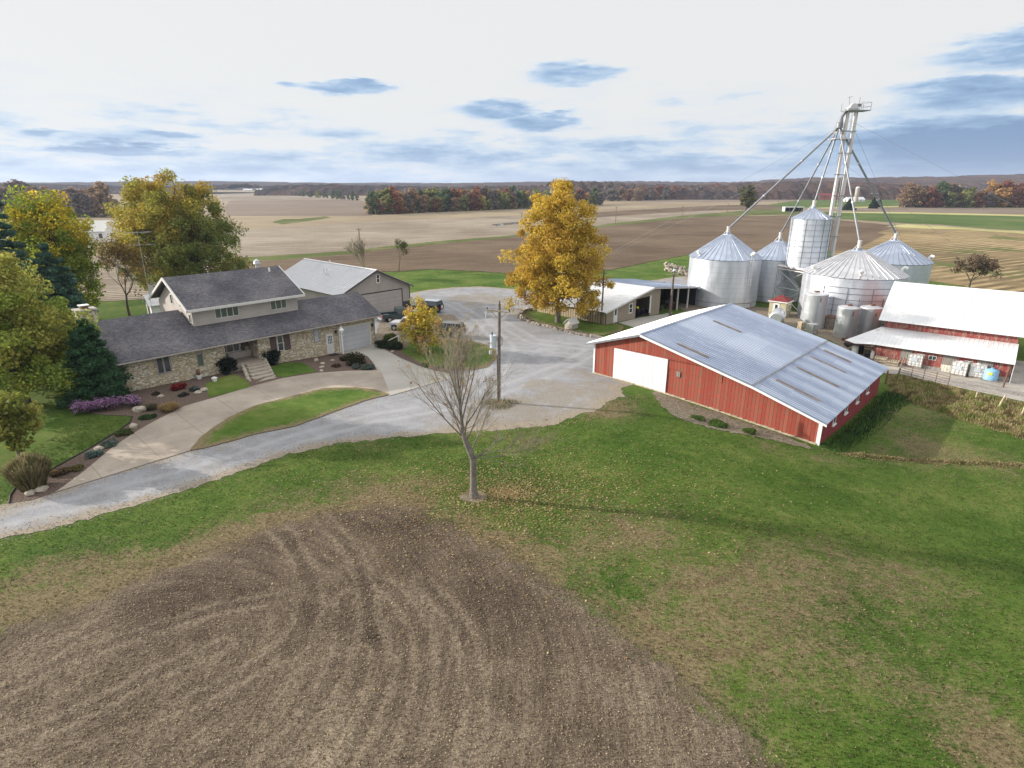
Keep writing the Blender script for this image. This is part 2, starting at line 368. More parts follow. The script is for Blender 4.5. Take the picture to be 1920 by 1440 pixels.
    col = t.ramp(t.math('ADD', t.math('MULTIPLY', a, .6), t.math('MULTIPLY', b, .4)), [(.35, (.25, .21, .17)), (.5, (.335, .285, .235)), (.65, (.42, .365, .305))])
    jp = t.sep(t.mapping(p, (1, 1, 1), (0, 0, R(-47.3)))); jl = t.math('GREATER_THAN', t.math('ABSOLUTE', t.math('SUBTRACT', t.math('FRACT', t.math('DIVIDE', jp[0], 3.6)), .5)), .49); jl2 = t.math('LESS_THAN', t.math('ABSOLUTE', t.math('SUBTRACT', t.math('FRACT', t.math('DIVIDE', jp[1], 5.5)), .5)), .006); col = t.mix(t.math('MULTIPLY', t.math('MAXIMUM', jl, jl2), .45), col, (.16, .13, .10)); wear = t.noise(p, .9, 5, .7); col = t.mix(t.step(wear, .52, .68, 0, .35), col, (.22, .185, .15)); t.color(col); t.bump(b, .3, .01); m['aggregate'] = t.done()
    t = NT('smooth_concrete', .8, 0, .2); p = t.mapping(t.pos(), (1, 1, 0))
    a = t.noise(p, .25, 5, .6); b = t.noise(p, 9, 3)
    col = t.ramp(t.math('ADD', t.math('MULTIPLY', a, .7), t.math('MULTIPLY', b, .3)), [(.35, (.32, .30, .27)), (.65, (.42, .40, .365))])
    t.color(col); m['concrete'] = t.done()
    t = NT('yard_concrete', .9, 0, .2); p = t.mapping(t.pos(), (1, 1, 0))
    a = t.noise(p, .35, 5, .65); b = t.noise(p, 4, 4)
    col = t.ramp(t.math('ADD', t.math('MULTIPLY', a, .65), t.math('MULTIPLY', b, .35)), [(.36, (.17, .15, .13)), (.48, (.29, .27, .25)), (.64, (.42, .38, .31))])
    t.color(col); m['yard'] = t.done()
    t = NT('bark_mulch', .95, 0, .1); p = t.mapping(t.pos(), (1, 1, 0)); b = t.noise(p, 10, 4, .75)
    t.color(t.ramp(b, [(.3, (.055, .035, .028)), (.5, (.12, .085, .07)), (.72, (.25, .2, .165))])); t.bump(b, .8, .05); m['mulch'] = t.done()
    t = NT('bare_earth', .95, 0, .1); p = t.mapping(t.pos(), (1, 1, 0)); b = t.noise(p, 3.5, 5, .7)
    t.color(t.ramp(b, [(.3, (.10, .08, .06)), (.5, (.2, .165, .125)), (.7, (.3, .26, .2))])); t.bump(b, .9, .12); m['earth'] = t.done()
def fieldmat(name, stops, ang, rows=.35, rowamt=.35, dist=1.2, big=.01, patch=None):
    t = NT(name, .97, 0, .05); p = t.mapping(t.pos(), (1, 1, 0)); r = t.mapping(p, (1, 1, 1), (0, 0, R(ang)))
    w = t.wave(r, rows, dist, .15, 3, 'X'); a = t.noise(p, big, 5, .65); b = t.noise(t.mapping(r, (1, .12, 1)), .35, 4, .65); c = t.noise(p, 1.2, 3, .7)
    v = t.math('ADD', t.math('MULTIPLY', a, .5), t.math('ADD', t.math('MULTIPLY', b, .3), t.math('MULTIPLY', c, .2)))
    v = t.math('ADD', v, t.math('MULTIPLY', t.math('MULTIPLY', t.math('SUBTRACT', w, .5), t.step(t.noise(p, .05, 3), .4, .65)), rowamt*.3))
    n = len(stops); col = t.ramp(v, [(.40+.21*i/(n-1), s) for i, s in enumerate(stops)])
    if patch: col = t.mix(t.step(t.noise(p, .03, 4, .6), .56, .68), col, patch)
    t.color(col); return t.done()
# ------------------------------------------------------------------ sheets on the land
def densify(poly, seg, jit, rs):
    out = []
    n = len(poly)
    for i in range(n):
        a = poly[i]; b = poly[(i+1) % n]; L = math.hypot(b[0]-a[0], b[1]-a[1]); k = max(1, int(L/seg))
        for j in range(k):
            t = j/k; x = a[0]+(b[0]-a[0])*t; y = a[1]+(b[1]-a[1])*t
            if jit: x += rs.uniform(-jit, jit); y += rs.uniform(-jit, jit)
            out.append((x, y))
    return out
def pdist(x, y, poly):
    best = 1e9; n = len(poly)
    for i in range(n):
        ax, ay = poly[i]; bx, by = poly[(i+1) % n]; dx, dy = bx-ax, by-ay
        t = max(0, min(1, ((x-ax)*dx+(y-ay)*dy)/(dx*dx+dy*dy+1e-9)))
        d = math.hypot(x-ax-t*dx, y-ay-t*dy)
        if d < best: best = d
    return best
def smooth_poly(poly, it=2):
    for _ in range(it):
        o = []
        for i in range(len(poly)):
            a = poly[i]; b = poly[(i+1) % len(poly)]
            o.append((a[0]*.75+b[0]*.25, a[1]*.75+b[1]*.25)); o.append((a[0]*.25+b[0]*.75, a[1]*.25+b[1]*.75))
        poly = o
    return poly
ROADS = [[(-60, 990), (0, 975), (130, 948), (300, 905), (420, 870), (560, 822), (700, 785), (850, 760), (960, 725), (1050, 690), (1120, 655)], [(850, 760), (930, 700), (950, 650), (900, 600), (850, 570), (800, 560)], [(1120, 655), (1000, 640), (930, 600), (960, 560)]]
def sheet(name, px, mat, dz, grid=2.0, seg=.6, jit=0.0, world=False, xcuts=None, smooth=0, edge=None, label=None, thick=None, flatz=None, kind='structure', soft=1.2):
    rs = random.Random(len(name)*13+len(px))
    pol = list(px) if world else [atg(*p)[:2] for p in px]
    if smooth: pol = smooth_poly(pol, smooth)
    base = pol
    pol = densify(pol, seg, jit, rs)
    tris = tessellate_polygon([[Vector((p[0], p[1], 0)) for p in pol]])
    bm = bmesh.new(); vs = [bm.verts.new((p[0], p[1], 0)) for p in pol]
    for t in tris:
        try: bm.faces.new([vs[i] for i in t])
        except ValueError: pass
    xs = [p[0] for p in pol]; ys = [p[1] for p in pol]
    for x in (xcuts or []): bmesh.ops.bisect_plane(bm, geom=bm.verts[:]+bm.edges[:]+bm.faces[:], plane_co=(x, 0, 0), plane_no=(1, 0, 0))
    if grid:
        x = math.floor(min(xs)/grid)*grid+grid
        while x < max(xs):
            bmesh.ops.bisect_plane(bm, geom=bm.verts[:]+bm.edges[:]+bm.faces[:], plane_co=(x, 0, 0), plane_no=(1, 0, 0)); x += grid
        y = math.floor(min(ys)/grid)*grid+grid
        while y < max(ys):
            bmesh.ops.bisect_plane(bm, geom=bm.verts[:]+bm.edges[:]+bm.faces[:], plane_co=(0, y, 0), plane_no=(0, 1, 0)); y += grid
    for f in bm.faces:
        f.normal_update()
        if f.normal.z < 0: f.normal_flip()
    for v in bm.verts: v.co.z = (gh(v.co.x, v.co.y) if flatz is None else flatz)+dz
    me = bpy.data.meshes.new(name); bm.to_mesh(me); bm.free()
    if edge:
        a = me.attributes.new('edge', 'FLOAT', 'POINT')
        a.data.foreach_set('value', [math.exp(-pdist(v.co.x, v.co.y, base)/soft) for v in me.vertices])
        if name == 'gravel_road':
            X = np.array([v.co.x for v in me.vertices]); Y = np.array([v.co.y for v in me.vertices]); wd = np.full(X.shape, 9.0)
            for ln in ROADS:
                w = [atg(*p)[:2] for p in ln]
                for (ax, ay), (bx, by) in zip(w, w[1:]):
                    dx, dy = bx-ax, by-ay; t = np.clip(((X-ax)*dx+(Y-ay)*dy)/(dx*dx+dy*dy), 0, 1); wd = np.minimum(wd, np.hypot(X-ax-t*dx, Y-ay-t*dy))
            me.attributes.new('wheel', 'FLOAT', 'POINT').data.foreach_set('value', wd)
            mud = np.zeros(X.shape)
            for px, py, rad in [(960, 770, 3), (1050, 760, 4), (1120, 735, 3), (1000, 790, 3), (880, 800, 2), (900, 560, 6), (1080, 700, 2), (1000, 720, 1.5)]:
                q = atg(px, py); mud += np.exp(-((X-q[0])**2+(Y-q[1])**2)/(rad*rad))
            me.attributes.new('mud', 'FLOAT', 'POINT').data.foreach_set('value', np.clip(mud, 0, 1))
    me.materials.append(mat)
    o = bpy.data.objects.new(name, me); C.objects.link(o); o['kind'] = kind
    if label: o['label'] = label
    return o
def sdf(X, Y, poly):
    """signed distance, positive inside, numpy arrays"""
    d = np.full(X.shape, 1e9); ins = np.zeros(X.shape, bool); n = len(poly)
    for i in range(n):
        ax, ay = poly[i]; bx, by = poly[(i+1) % n]; dx, dy = bx-ax, by-ay
        t = np.clip(((X-ax)*dx+(Y-ay)*dy)/(dx*dx+dy*dy+1e-9), 0, 1)
        d = np.minimum(d, np.hypot(X-ax-t*dx, Y-ay-t*dy))
        c = ((ay > Y) != (by > Y)) & (X < (bx-ax)*(Y-ay)/((by-ay) if by != ay else 1e-9)+ax)
        ins ^= c
    return np.where(ins, d, -d)
def graded(a, b, fine0, fine1, step, grow, maxs):
    xs = list(np.arange(fine0, fine1+1e-6, step)); s = step
    x = fine1
    while x < b: s = min(s*grow, maxs); x += s; xs.append(x)
    s = step; x = fine0; lo = []
    while x > a: s = min(s*grow, maxs); x -= s; lo.append(x)
    return np.array(lo[::-1]+xs)
SOILPX = [(-120, 1215), (0, 1178), (100, 1155), (170, 1128), (280, 1082), (380, 1042), (480, 1002), (560, 975), (640, 958), (720, 945), (790, 955), (850, 990), (930, 1030),
          (1040, 1095), (1120, 1150), (1200, 1215), (1290, 1295), (1390, 1375), (1470, 1440), (1560, 1600), (-700, 1600)]
TRACKS = [[(505, 975), (560, 1040), (590, 1110), (580, 1180), (545, 1230)], [(600, 965), (665, 1040), (690, 1120), (690, 1200)],
          [(540, 1000), (575, 1080), (570, 1160), (530, 1215), (440, 1275), (330, 1330)],
          [(720, 1090), (775, 1150), (800, 1230), (790, 1320), (760, 1440)], [(790, 1090), (850, 1150), (885, 1230), (895, 1330), (880, 1440)],
          [(650, 1120), (640, 1230), (590, 1330), (500, 1440)], [(700, 1180), (720, 1260), (690, 1350), (640, 1440)],
          [(0, 1300), (120, 1240), (260, 1190), (420, 1140), (540, 1120)], [(0, 1400), (150, 1340), (300, 1260), (420, 1210)],
          [(1180, 1090), (1290, 1100), (1360, 1085), (1400, 1050), (1410, 1010)], [(1290, 1215), (1390, 1225), (1460, 1190), (1490, 1160)],
          [(1540, 1000), (1570, 1060), (1575, 1130)], [(1010, 1090), (1110, 1130), (1220, 1180), (1330, 1230)]]
DRY = [(100, 1085, 3, .8), (300, 1050, 3, .7), (20, 1120, 3, .7), (500, 960, 3, .7), (820, 900, 2, .5), (1420, 1120, 4, .6), (1620, 1050, 3, .5), (1500, 1330, 2, .5), (1780, 1100, 3, .5), (1280, 950, 2.5, .4), (640, 900, 3, .5), (1200, 1000, 3, .8), (1350, 1130, 3.5, 1), (1500, 1060, 3, .9), (1240, 1170, 2, .9), (1330, 1230, 2.5, .8), (1870, 1400, 2.5, 1.3), (1600, 1250, 2.5, .7), (1700, 1120, 3, .6),
       (600, 1000, 4, .8), (740, 930, 3, 1.2), (420, 1040, 3, .9), (200, 1100, 3, .8), (1060, 1040, 3, .9), (900, 1010, 3, 1), (1130, 960, 3, .5), (1800, 1250, 2.5, .5),
       (1660, 860, 3, .8), (1750, 850, 3, .8), (1870, 870, 4, .9), (1640, 780, 4, .55), (1720, 770, 4, .6), (1800, 790, 5, .4), (1700, 820, 3, .5), (1250, 745, 2, 1), (1000, 830, 3, .9),
       (1130, 775, 3, .9), (870, 820, 2, .8), (700, 840, 2, .7), (480, 890, 2, .5), (250, 960, 2, .5), (1440, 840, 2, .9), (1550, 860, 2, 1), (1150, 760, 3, 1), (1850, 950, 3, .3), (1400, 920, 4, .35), (1210, 500, 8, .4)]
def dryf(X, Y):
    d = np.zeros(np.shape(X))
    for px, py, rad, amt in DRY:
        q = atg(px, py); d = d+amt*np.exp(-((X-q[0])**2+(Y-q[1])**2)/(rad*rad))
    return np.clip(d, 0, 1.3)
def build_ground():
    xs = graded(-7000, 7000, -34, 42, .32, 1.09, 500); ys = graded(-400, 9500, 11, 50, .32, 1.055, 500)
    X, Y = np.meshgrid(xs, ys); Z = np.vectorize(gh)(X, Y)
    nx, ny = len(xs), len(ys)
    V = np.stack([X, Y, Z], -1).reshape(-1, 3)
    i = np.arange((nx-1)*(ny-1)); r = i//(nx-1); c = i % (nx-1); a = r*nx+c
    F = np.stack([a, a+1, a+nx+1, a+nx], -1).astype(np.int32)
    me = bpy.data.meshes.new('ground'); me.vertices.add(len(V)); me.vertices.foreach_set('co', V.astype(np.float32).ravel())
    me.loops.add(F.size); me.loops.foreach_set('vertex_index', F.ravel()); me.polygons.add(len(F))
    me.polygons.foreach_set('loop_start', np.arange(0, F.size, 4, dtype=np.int32)); me.polygons.foreach_set('loop_total', np.full(len(F), 4, dtype=np.int32))
    me.update(calc_edges=True)
    near = (np.abs(X) < 160) & (Y < 200) & (Y > -20)
    soil = np.full(X.shape, -20.0); w = [atg(*p)[:2] for p in SOILPX]; soil[near] = sdf(X[near], Y[near], w)
    dry = np.zeros(X.shape)
    dry = dryf(X, Y)
    dry[Y > 60] += .25
    td = np.full(X.shape, 9.0); tl = np.zeros(X.shape)
    for tr in TRACKS:
        w = [atg(*p)[:2] for p in tr]
        for off in (0.0,):
            acc = 0
            ww = []
            for k in range(len(w)-1):                      # catmull-rom
                p0 = w[max(k-1, 0)]; p1 = w[k]; p2 = w[k+1]; p3 = w[min(k+2, len(w)-1)]
                for j in range(5):
                    t = j/5
                    ww.append(tuple(.5*(2*p1[a]+(p2[a]-p0[a])*t+(2*p0[a]-5*p1[a]+4*p2[a]-p3[a])*t*t+(3*p1[a]-p0[a]-3*p2[a]+p3[a])*t**3) for a in (0, 1)))
            ww.append(w[-1])
            for k in range(len(ww)-1):
                (ax, ay), (bx, by) = ww[k], ww[k+1]; dx, dy = bx-ax, by-ay; L = math.hypot(dx, dy)
                t = np.clip(((X-ax)*dx+(Y-ay)*dy)/(L*L), 0, 1); d = np.hypot(X-ax-t*dx, Y-ay-t*dy)
                sg = np.sign((X-ax)*dy-(Y-ay)*dx); mk = d < td; td[mk] = d[mk]; tl[mk] = (acc+t*L)[mk]; acc += L
    moist = np.zeros(X.shape)
    for px, py, rad in [(560, 1050, 3.2), (450, 1100, 3), (820, 1010, 3.2), (700, 1120, 3.2), (950, 1120, 3), (640, 1000, 3), (330, 1150, 2.5), (1000, 1180, 2), (800, 1130, 2)]:
        q = atg(px, py); moist += np.exp(-((X-q[0])**2+(Y-q[1])**2)/(rad*rad))
    moist = np.clip(moist, 0, 1)
    for nme, arr in (('moist', moist), ('soil', soil), ('dry', dry), ('tdist', td), ('tlen', tl)):
        at_ = me.attributes.new(nme, 'FLOAT', 'POINT'); at_.data.foreach_set('value', arr.astype(np.float32).ravel())
    me.materials.append(MAT['ground']); o = bpy.data.objects.new('ground', me); C.objects.link(o); o['kind'] = 'structure'
    return o
# ------------------------------------------------------------------ setting
GRAVEL = [(-60, 1034), (0, 1013), (130, 983), (280, 940), (420, 896), (540, 852), (640, 831), (750, 820), (850, 812), (950, 806), (1035, 797), (1085, 778), (1120, 771), (1140, 752), (1172, 744), (1162, 728), (1185, 722), (1150, 700),
          (1150, 640), (1120, 628), (1060, 616), (1000, 603), (975, 590), (982, 580), (1010, 583), (1060, 560), (1000, 545), (950, 541), (900, 537), (850, 539), (800, 544), (772, 549), (700, 560), (560, 600), (690, 655),
          (760, 690), (700, 738), (600, 772), (480, 805), (350, 840), (250, 870), (104, 917), (60, 932), (20, 942), (-60, 965)]
BEDIN = [(155, 887), (211, 840), (251, 813), (289, 791), (315, 778), (347, 762), (400, 747), (470, 726), (530, 710), (592, 700), (655, 696), (707, 695), (699, 680), (688, 668), (650, 664), (615, 664)]
ISLTOP = [(356, 846), (375, 822), (400, 803), (430, 783), (480, 761), (555, 742), (605, 729), (667, 727), (705, 732), (731, 741)]
def build_setting():
    m = MAT
    build_ground()
    # fields beyond the farmyard
    F = fieldmat
    m['f_tan'] = F('far_tan_field', [(.20, .16, .11), (.26, .21, .15), (.32, .265, .195)], 20, .05, .3, 2, .004)
    m['f_grey'] = F('stubble_field', [(.15, .12, .09), (.24, .20, .155), (.37, .325, .26)], 72, .16, 1.1, 1.1, .012)
    m['f_brown'] = F('plowed_field', [(.085, .06, .042), (.13, .095, .066), (.19, .142, .10)], 68, .2, .9, 1.2, .02)
    m['f_mauve'] = F('dark_field', [(.14, .11, .085), (.19, .15, .12), (.24, .195, .155)], 75, .05, .4, 1, .006)
    m['f_gold'] = F('gold_field', [(.20, .16, .11), (.26, .21, .145), (.33, .275, .19)], 80, .06, .3, 1, .01)
    m['f_hay'] = F('mown_hay_field', [(.13, .10, .055), (.23, .17, .095), (.34, .26, .145)], 62, .10, 1.3, 4.5, .02, (.10, .12, .04))
    m['f_green'] = F('green_field', [(.055, .09, .025), (.08, .12, .035), (.14, .155, .06)], 80, .06, .3, 1, .02)
    m['f_strip'] = F('grass_strip', [(.07, .085, .028), (.10, .12, .04), (.19, .175, .085)], 80, .2, .3, 1, .05)
    m['f_yel'] = F('pale_grass_margin', [(.26, .25, .10), (.38, .35, .16), (.46, .42, .22)], 80, .2, .3, 1, .05)
    def fs(name, pts, mat, dz, **k): sheet(name, pts, m[mat], dz, grid=6, seg=k.pop('seg', 3), jit=k.pop('jit', .5), **k)
    Wd = [(-3500, 150), (3500, 150), (4500, 9000), (-4500, 9000)]
    sheet('farmland', [(-3500, 190), (-60, 190), (60, 190), (3500, 190), (5000, 9000), (-5000, 9000)], m['f_tan'], .025, grid=0, seg=50000, world=True, xcuts=[8+1.5*i for i in range(19)])
    fs('stubble_field', [(-700, 470), (-100, 452), (200, 442), (447, 431), (681, 417), (860, 409), (978, 404), (1112, 399), (1349, 386), (1349, 399), (1286, 404), (1140, 420), (956, 442), (806, 454), (650, 471), (466, 483), (300, 492), (0, 510), (-700, 545)], 'f_grey', 0.055, seg=8)
    fs('grass_strip', [(300, 491), (466, 483), (650, 471), (806, 454), (956, 442), (1140, 420), (1286, 404), (1349, 399), (1420, 393), (1500, 392), (1500, 404), (1450, 403), (1340, 406), (1286, 409), (1143, 424), (950, 446), (719, 468), (656, 477), (484, 491), (300, 505)], 'f_strip', 0.085, jit=.3)
    fs('plowed_field', [(430, 500), (484, 491), (656, 477), (719, 468), (950, 446), (1143, 424), (1286, 409), (1340, 406), (1500, 404), (1660, 440), (1600, 470), (1480, 470), (1297, 477), (1208, 493), (1140, 507), (950, 513), (870, 508), (806, 505), (740, 510), (534, 511), (430, 530)], 'f_brown', 0.075, seg=1.5, jit=.4)
    fs('plowed_field', [(1112, 398), (1349, 385), (1500, 383), (1520, 391), (1420, 393), (1349, 394), (1200, 402), (1116, 408)], 'f_brown', 0.095, seg=6)
    fs('gold_field', [(1090, 396), (1090, 383), (1140, 377), (1250, 379), (1330, 380), (1480, 378), (1500, 383), (1349, 386), (1200, 390)], 'f_gold', 0.085, seg=8)
    fs('dark_field', [(1130, 376), (1200, 372), (1560, 366), (1620, 368), (1480, 378), (1330, 380), (1250, 379)], 'f_mauve', 0.095, seg=12)
    fs('dark_field', [(430, 405), (420, 392), (430, 377), (640, 374), (683, 377), (700, 405), (681, 405)], 'f_mauve', 0.075, seg=12)
    fs('tan_field', [(200, 441), (200, 420), (430, 405), (681, 403), (900, 396), (1000, 392), (1085, 389), (1112, 398), (978, 404), (860, 409), (681, 417), (447, 431)], 'f_gold', 0.045, seg=8)
    fs('pale_field', [(410, 372), (410, 363), (470, 361), (560, 365), (640, 374), (430, 377)], 'f_grey', 0.085, seg=20)
    fs('grass_patch', [(510, 417), (530, 411), (560, 411), (610, 406), (622, 408), (570, 416), (530, 421)], 'f_strip', 0.095, seg=4)
    # right hand fields
    fs('hay_field', [(1560, 452), (1600, 443), (1690, 426), (1800, 430), (2000, 440), (2400, 470), (2600, 640), (2100, 590), (1900, 552), (1700, 520), (1560, 500)], 'f_hay', 0.055, seg=3)
    fs('plowed_field', [(1480, 404), (1560, 412), (1650, 420), (1690, 424), (1640, 437), (1600, 443), (1560, 452), (1500, 445)], 'f_brown', 0.085, seg=3)
    fs('green_field', [(1500, 400), (1560, 397), (1700, 401), (1920, 406), (2300, 415), (2400, 450), (2000, 436), (1850, 429), (1760, 421), (1700, 419), (1600, 412), (1540, 409)], 'f_green', 0.095, seg=4)
    fs('grass_margin', [(1660, 425), (1700, 421), (1760, 424), (1850, 431), (2000, 439), (2400, 456), (2400, 462), (2000, 444), (1800, 431), (1700, 428)], 'f_yel', 0.125, seg=3)
    fs('plowed_field', [(1480, 392), (1560, 387), (1700, 387), (1920, 390), (2300, 396), (2300, 414), (1920, 404), (1700, 399), (1560, 396)], 'f_mauve', 0.085, seg=8)
    fs('grass_margin', [(1560, 397), (1700, 398), (1920, 403), (2300, 412), (2300, 415), (1920, 406), (1700, 401), (1560, 399)], 'f_yel', 0.135, seg=4)
    fs('grass_margin', [(1480, 391), (1600, 388), (1700, 386), (1800, 388), (1920, 389), (2300, 394), (2300, 397), (1920, 391), (1700, 388.5), (1560, 391)], 'f_yel', 0.145, seg=5)
    fs('green_field', [(1440, 384), (1500, 375), (1620, 372), (1690, 374), (1700, 386), (1600, 388), (1480, 391)], 'f_green', 0.105, seg=8)
    # standing water on the stubble
    t = NT('puddle_water', .06, 0, .5); t.color((.2, .2, .2)); m['water'] = t.done()
    fs('stubble_field', [(-900, 570), (-700, 545), (0, 510), (300, 492), (430, 500), (470, 505), (440, 520), (380, 535), (300, 560), (200, 566), (0, 572), (-300, 590)], 'f_grey', 0.065, seg=4)
    fs('puddle', [(920, 421), (950, 418), (978, 416), (980, 419), (950, 422), (930, 424)], 'water', 0.085, seg=3, jit=.8)
    # far lane behind the bins
    sheet('gravel_lane', [(1140, 545), (1180, 530), (1220, 526), (1260, 520), (1300, 516), (1300, 560), (1190, 560)], m['gravel'], .03, grid=3, edge=True, jit=.15)
    sheet('gravel_road', GRAVEL, m['gravel'], .02, grid=.7, seg=.4, jit=.19, edge=True)
    sheet('gravel_yard', [(1235, 560), (1320, 560), (1400, 574), (1470, 580), (1540, 596), (1640, 632), (1690, 690), (1640, 690), (1560, 640), (1480, 610), (1400, 590), (1300, 590)], m['earth'], .025, grid=1.5, seg=.6, jit=.12)
    tip = (104, 924)
    drive = [tip]+BEDIN+[(617, 661), (704, 646), (755, 674), (785, 687), (815, 696), (843, 701), (850, 708), (806, 721), (760, 735), (731, 743)]+ISLTOP[::-1][1:]
    sheet('driveway', drive, m['aggregate'], .06, grid=1.0, seg=50)
    sheet('garage_apron', [(617, 661), (704, 646), (755, 674), (785, 687), (815, 696), (843, 701), (850, 708), (806, 721), (760, 735), (731, 743), (727, 728), (716, 700), (699, 680), (688, 668), (650, 664)], m['concrete'], .066, grid=1.0, seg=50)
    sheet('flower_bed', [(14, 945), (60, 938), tip]+BEDIN+[(600, 640), (400, 660), (210, 700), (135, 735), (142, 764), (165, 776), (200, 779), (247, 781), (244, 793), (222, 809), (178, 836), (100, 880), (60, 900), (24, 922)], m['mulch'], .04, grid=1.0, seg=.5, jit=.05)
    sheet('lawn', ISLTOP+[(692, 750), (642, 767), (600, 783), (555, 800), (480, 815), (420, 832), (380, 843)], m['lawn'], .08, grid=1.0, seg=.4, jit=.05, edge=True)
    sheet('lawn', [(795, 644), (840, 638), (868, 637), (910, 646), (929, 656), (931, 675), (915, 688), (889, 694), (847, 694), (793, 687), (760, 673), (737, 658), (708, 650), (750, 640)], m['lawn'], .07, grid=1.0, seg=.4, jit=.08, edge=True)
    sheet('lawn', [(982, 582), (1010, 580), (1140, 604), (1170, 612), (1165, 622), (1130, 629), (1095, 625), (1040, 612), (1000, 602), (980, 592)], m['lawn'], .06, grid=1.0, seg=.4, jit=.1, edge=True)
    sheet('lawn', [(385, 722), (400, 712), (440, 703), (462, 714), (471, 726), (430, 738), (392, 746)], m['lawn'], .07, grid=1.0, seg=.4, jit=.05)
    sheet('lawn', [(505, 690), (530, 682), (570, 681), (594, 698), (560, 703), (532, 709), (520, 706)], m['lawn'], .07, grid=1.0, seg=.4, jit=.05)
    sheet('flower_bed', [(705, 648), (740, 640), (770, 645), (752, 660), (785, 681), (850, 698), (843, 701), (815, 696), (785, 687), (755, 674)], m['mulch'], .085, grid=1.0, seg=.5, jit=.04)
    sheet('parking_pad', [(700, 640), (712, 605), (760, 590), (850, 590), (870, 610), (860, 637), (790, 642)], m['earth'], .035, grid=1.0, seg=.5, jit=.1)
    sheet('bare_earth', [(1225, 735), (1262, 745), (1300, 760), (1345, 772), (1390, 790), (1470, 815), (1535, 845), (1480, 833), (1430, 822), (1395, 815), (1350, 808), (1300, 795), (1262, 780), (1240, 762)], m['earth'], .03, grid=1.0, seg=.3, jit=.22)
    sheet('concrete_yard', [(1655, 676), (1690, 668), (1760, 662), (2150, 700), (2150, 830), (1920, 754), (1800, 728), (1700, 706), (1655, 700)], m['yard'], .05, grid=1.5, seg=2)
    sheet('slab', [(1160, 606), (1200, 596), (1240, 590), (1262, 586), (1240, 602), (1200, 618)], m['concrete'], .05, grid=2, seg=3)
# ------------------------------------------------------------------ building pieces
def ribbed(m, P, n, rib=.035, w=.07, t=.03):
    """corrugated sheet: P=[eave0, eave1, ridge1, ridge0]; n ribs running eave to ridge"""
    e0, e1, r1, r0 = [Vector(p) for p in P]; nrm = (e1-e0).cross(r0-e0).normalized()
    if nrm.z < 0: nrm = -nrm
    top = []; L = (e1-e0).length; hw = w/L/2
    for i in range(n+1):
        c = i/n
        for dt, hh in ((-hw, 0), (-hw*.45, rib), (hw*.45, rib), (hw, 0)):
            tt = min(1, max(0, c+dt)); top.append((tt, hh))
    vs = []
    for tt, hh in top:
        vs.append(e0.lerp(e1, tt)+nrm*hh); vs.append(r0.lerp(r1, tt)+nrm*hh)
    k = len(top); fs = [(2*i, 2*i+2, 2*i+3, 2*i+1) for i in range(k-1)]
    b = len(vs); vs += [e0-nrm*t, e1-nrm*t, r1-nrm*t, r0-nrm*t]; fs += [(b, b+3, b+2, b+1), (0, b, b+1, b-2), (1, b-1, b+2, b+3), (0, 1, b+3, b), (b-2, b+1, b+2, b-1)]
    m.add(vs, fs); return m
def window_front(par, u0, z0, u1, z1, y, mats, panes=2, name='window', fr=.07, sgn=-1, rows=1, label=None):
    """window in a wall facing sgn*y at plane y"""
    f = M(); d = sgn*.05
    f.box(u0, y, z0, u1, y+d, z0+fr); f.box(u0, y, z1-fr, u1, y+d, z1)
    f.box(u0, y, z0+fr, u0+fr, y+d, z1-fr); f.box(u1-fr, y, z0+fr, u1, y+d, z1-fr)
    for i in range(1, panes):
        c = u0+(u1-u0)*i/panes; f.box(c-fr*.5, y, z0+fr, c+fr*.5, y+d, z1-fr)
    for i in range(1, rows):
        c = z0+(z1-z0)*i/rows; f.box(u0+fr, y, c-fr*.3, u1-fr, y+d*.8, c+fr*.3)
    o = f.build(name, mats[0], par)
    if label: o['label'] = label
    M().box(u0+fr*.6, y+sgn*.004, z0+fr*.6, u1-fr*.6, y+sgn*.018, z1-fr*.6).build('pane', mats[1], o)
    return o
def window_side(par, y0, z0, y1, z1, x, mats, panes=1, name='window', fr=.07, sgn=-1, rows=1, sill=False):
    f = M(); d = sgn*.05
    f.box(x, y0, z0, x+d, y1, z0+fr); f.box(x, y0, z1-fr, x+d, y1, z1); f.box(x, y0, z0+fr, x+d, y0+fr, z1-fr); f.box(x, y1-fr, z0+fr, x+d, y1, z1-fr)
    for i in range(1, panes):
        c = y0+(y1-y0)*i/panes; f.box(x, c-fr*.5, z0+fr, x+d, c+fr*.5, z1-fr)
    for i in range(1, rows):
        c = z0+(z1-z0)*i/rows; f.box(x, y0+fr, c-fr*.3, x+d*.8, y1-fr, c+fr*.3)
    o = f.build(name, mats[0], par)
    M().box(x+sgn*.004, y0+fr*.6, z0+fr*.6, x+sgn*.018, y1-fr*.6, z1-fr*.6).build('pane', mats[1], o)
    if sill: M().box(x, y0-.08, z0-.09, x+sgn*.14, y1+.08, z0-.002).build('sill', mats[0], o)
    return o
HA = R(47.3)
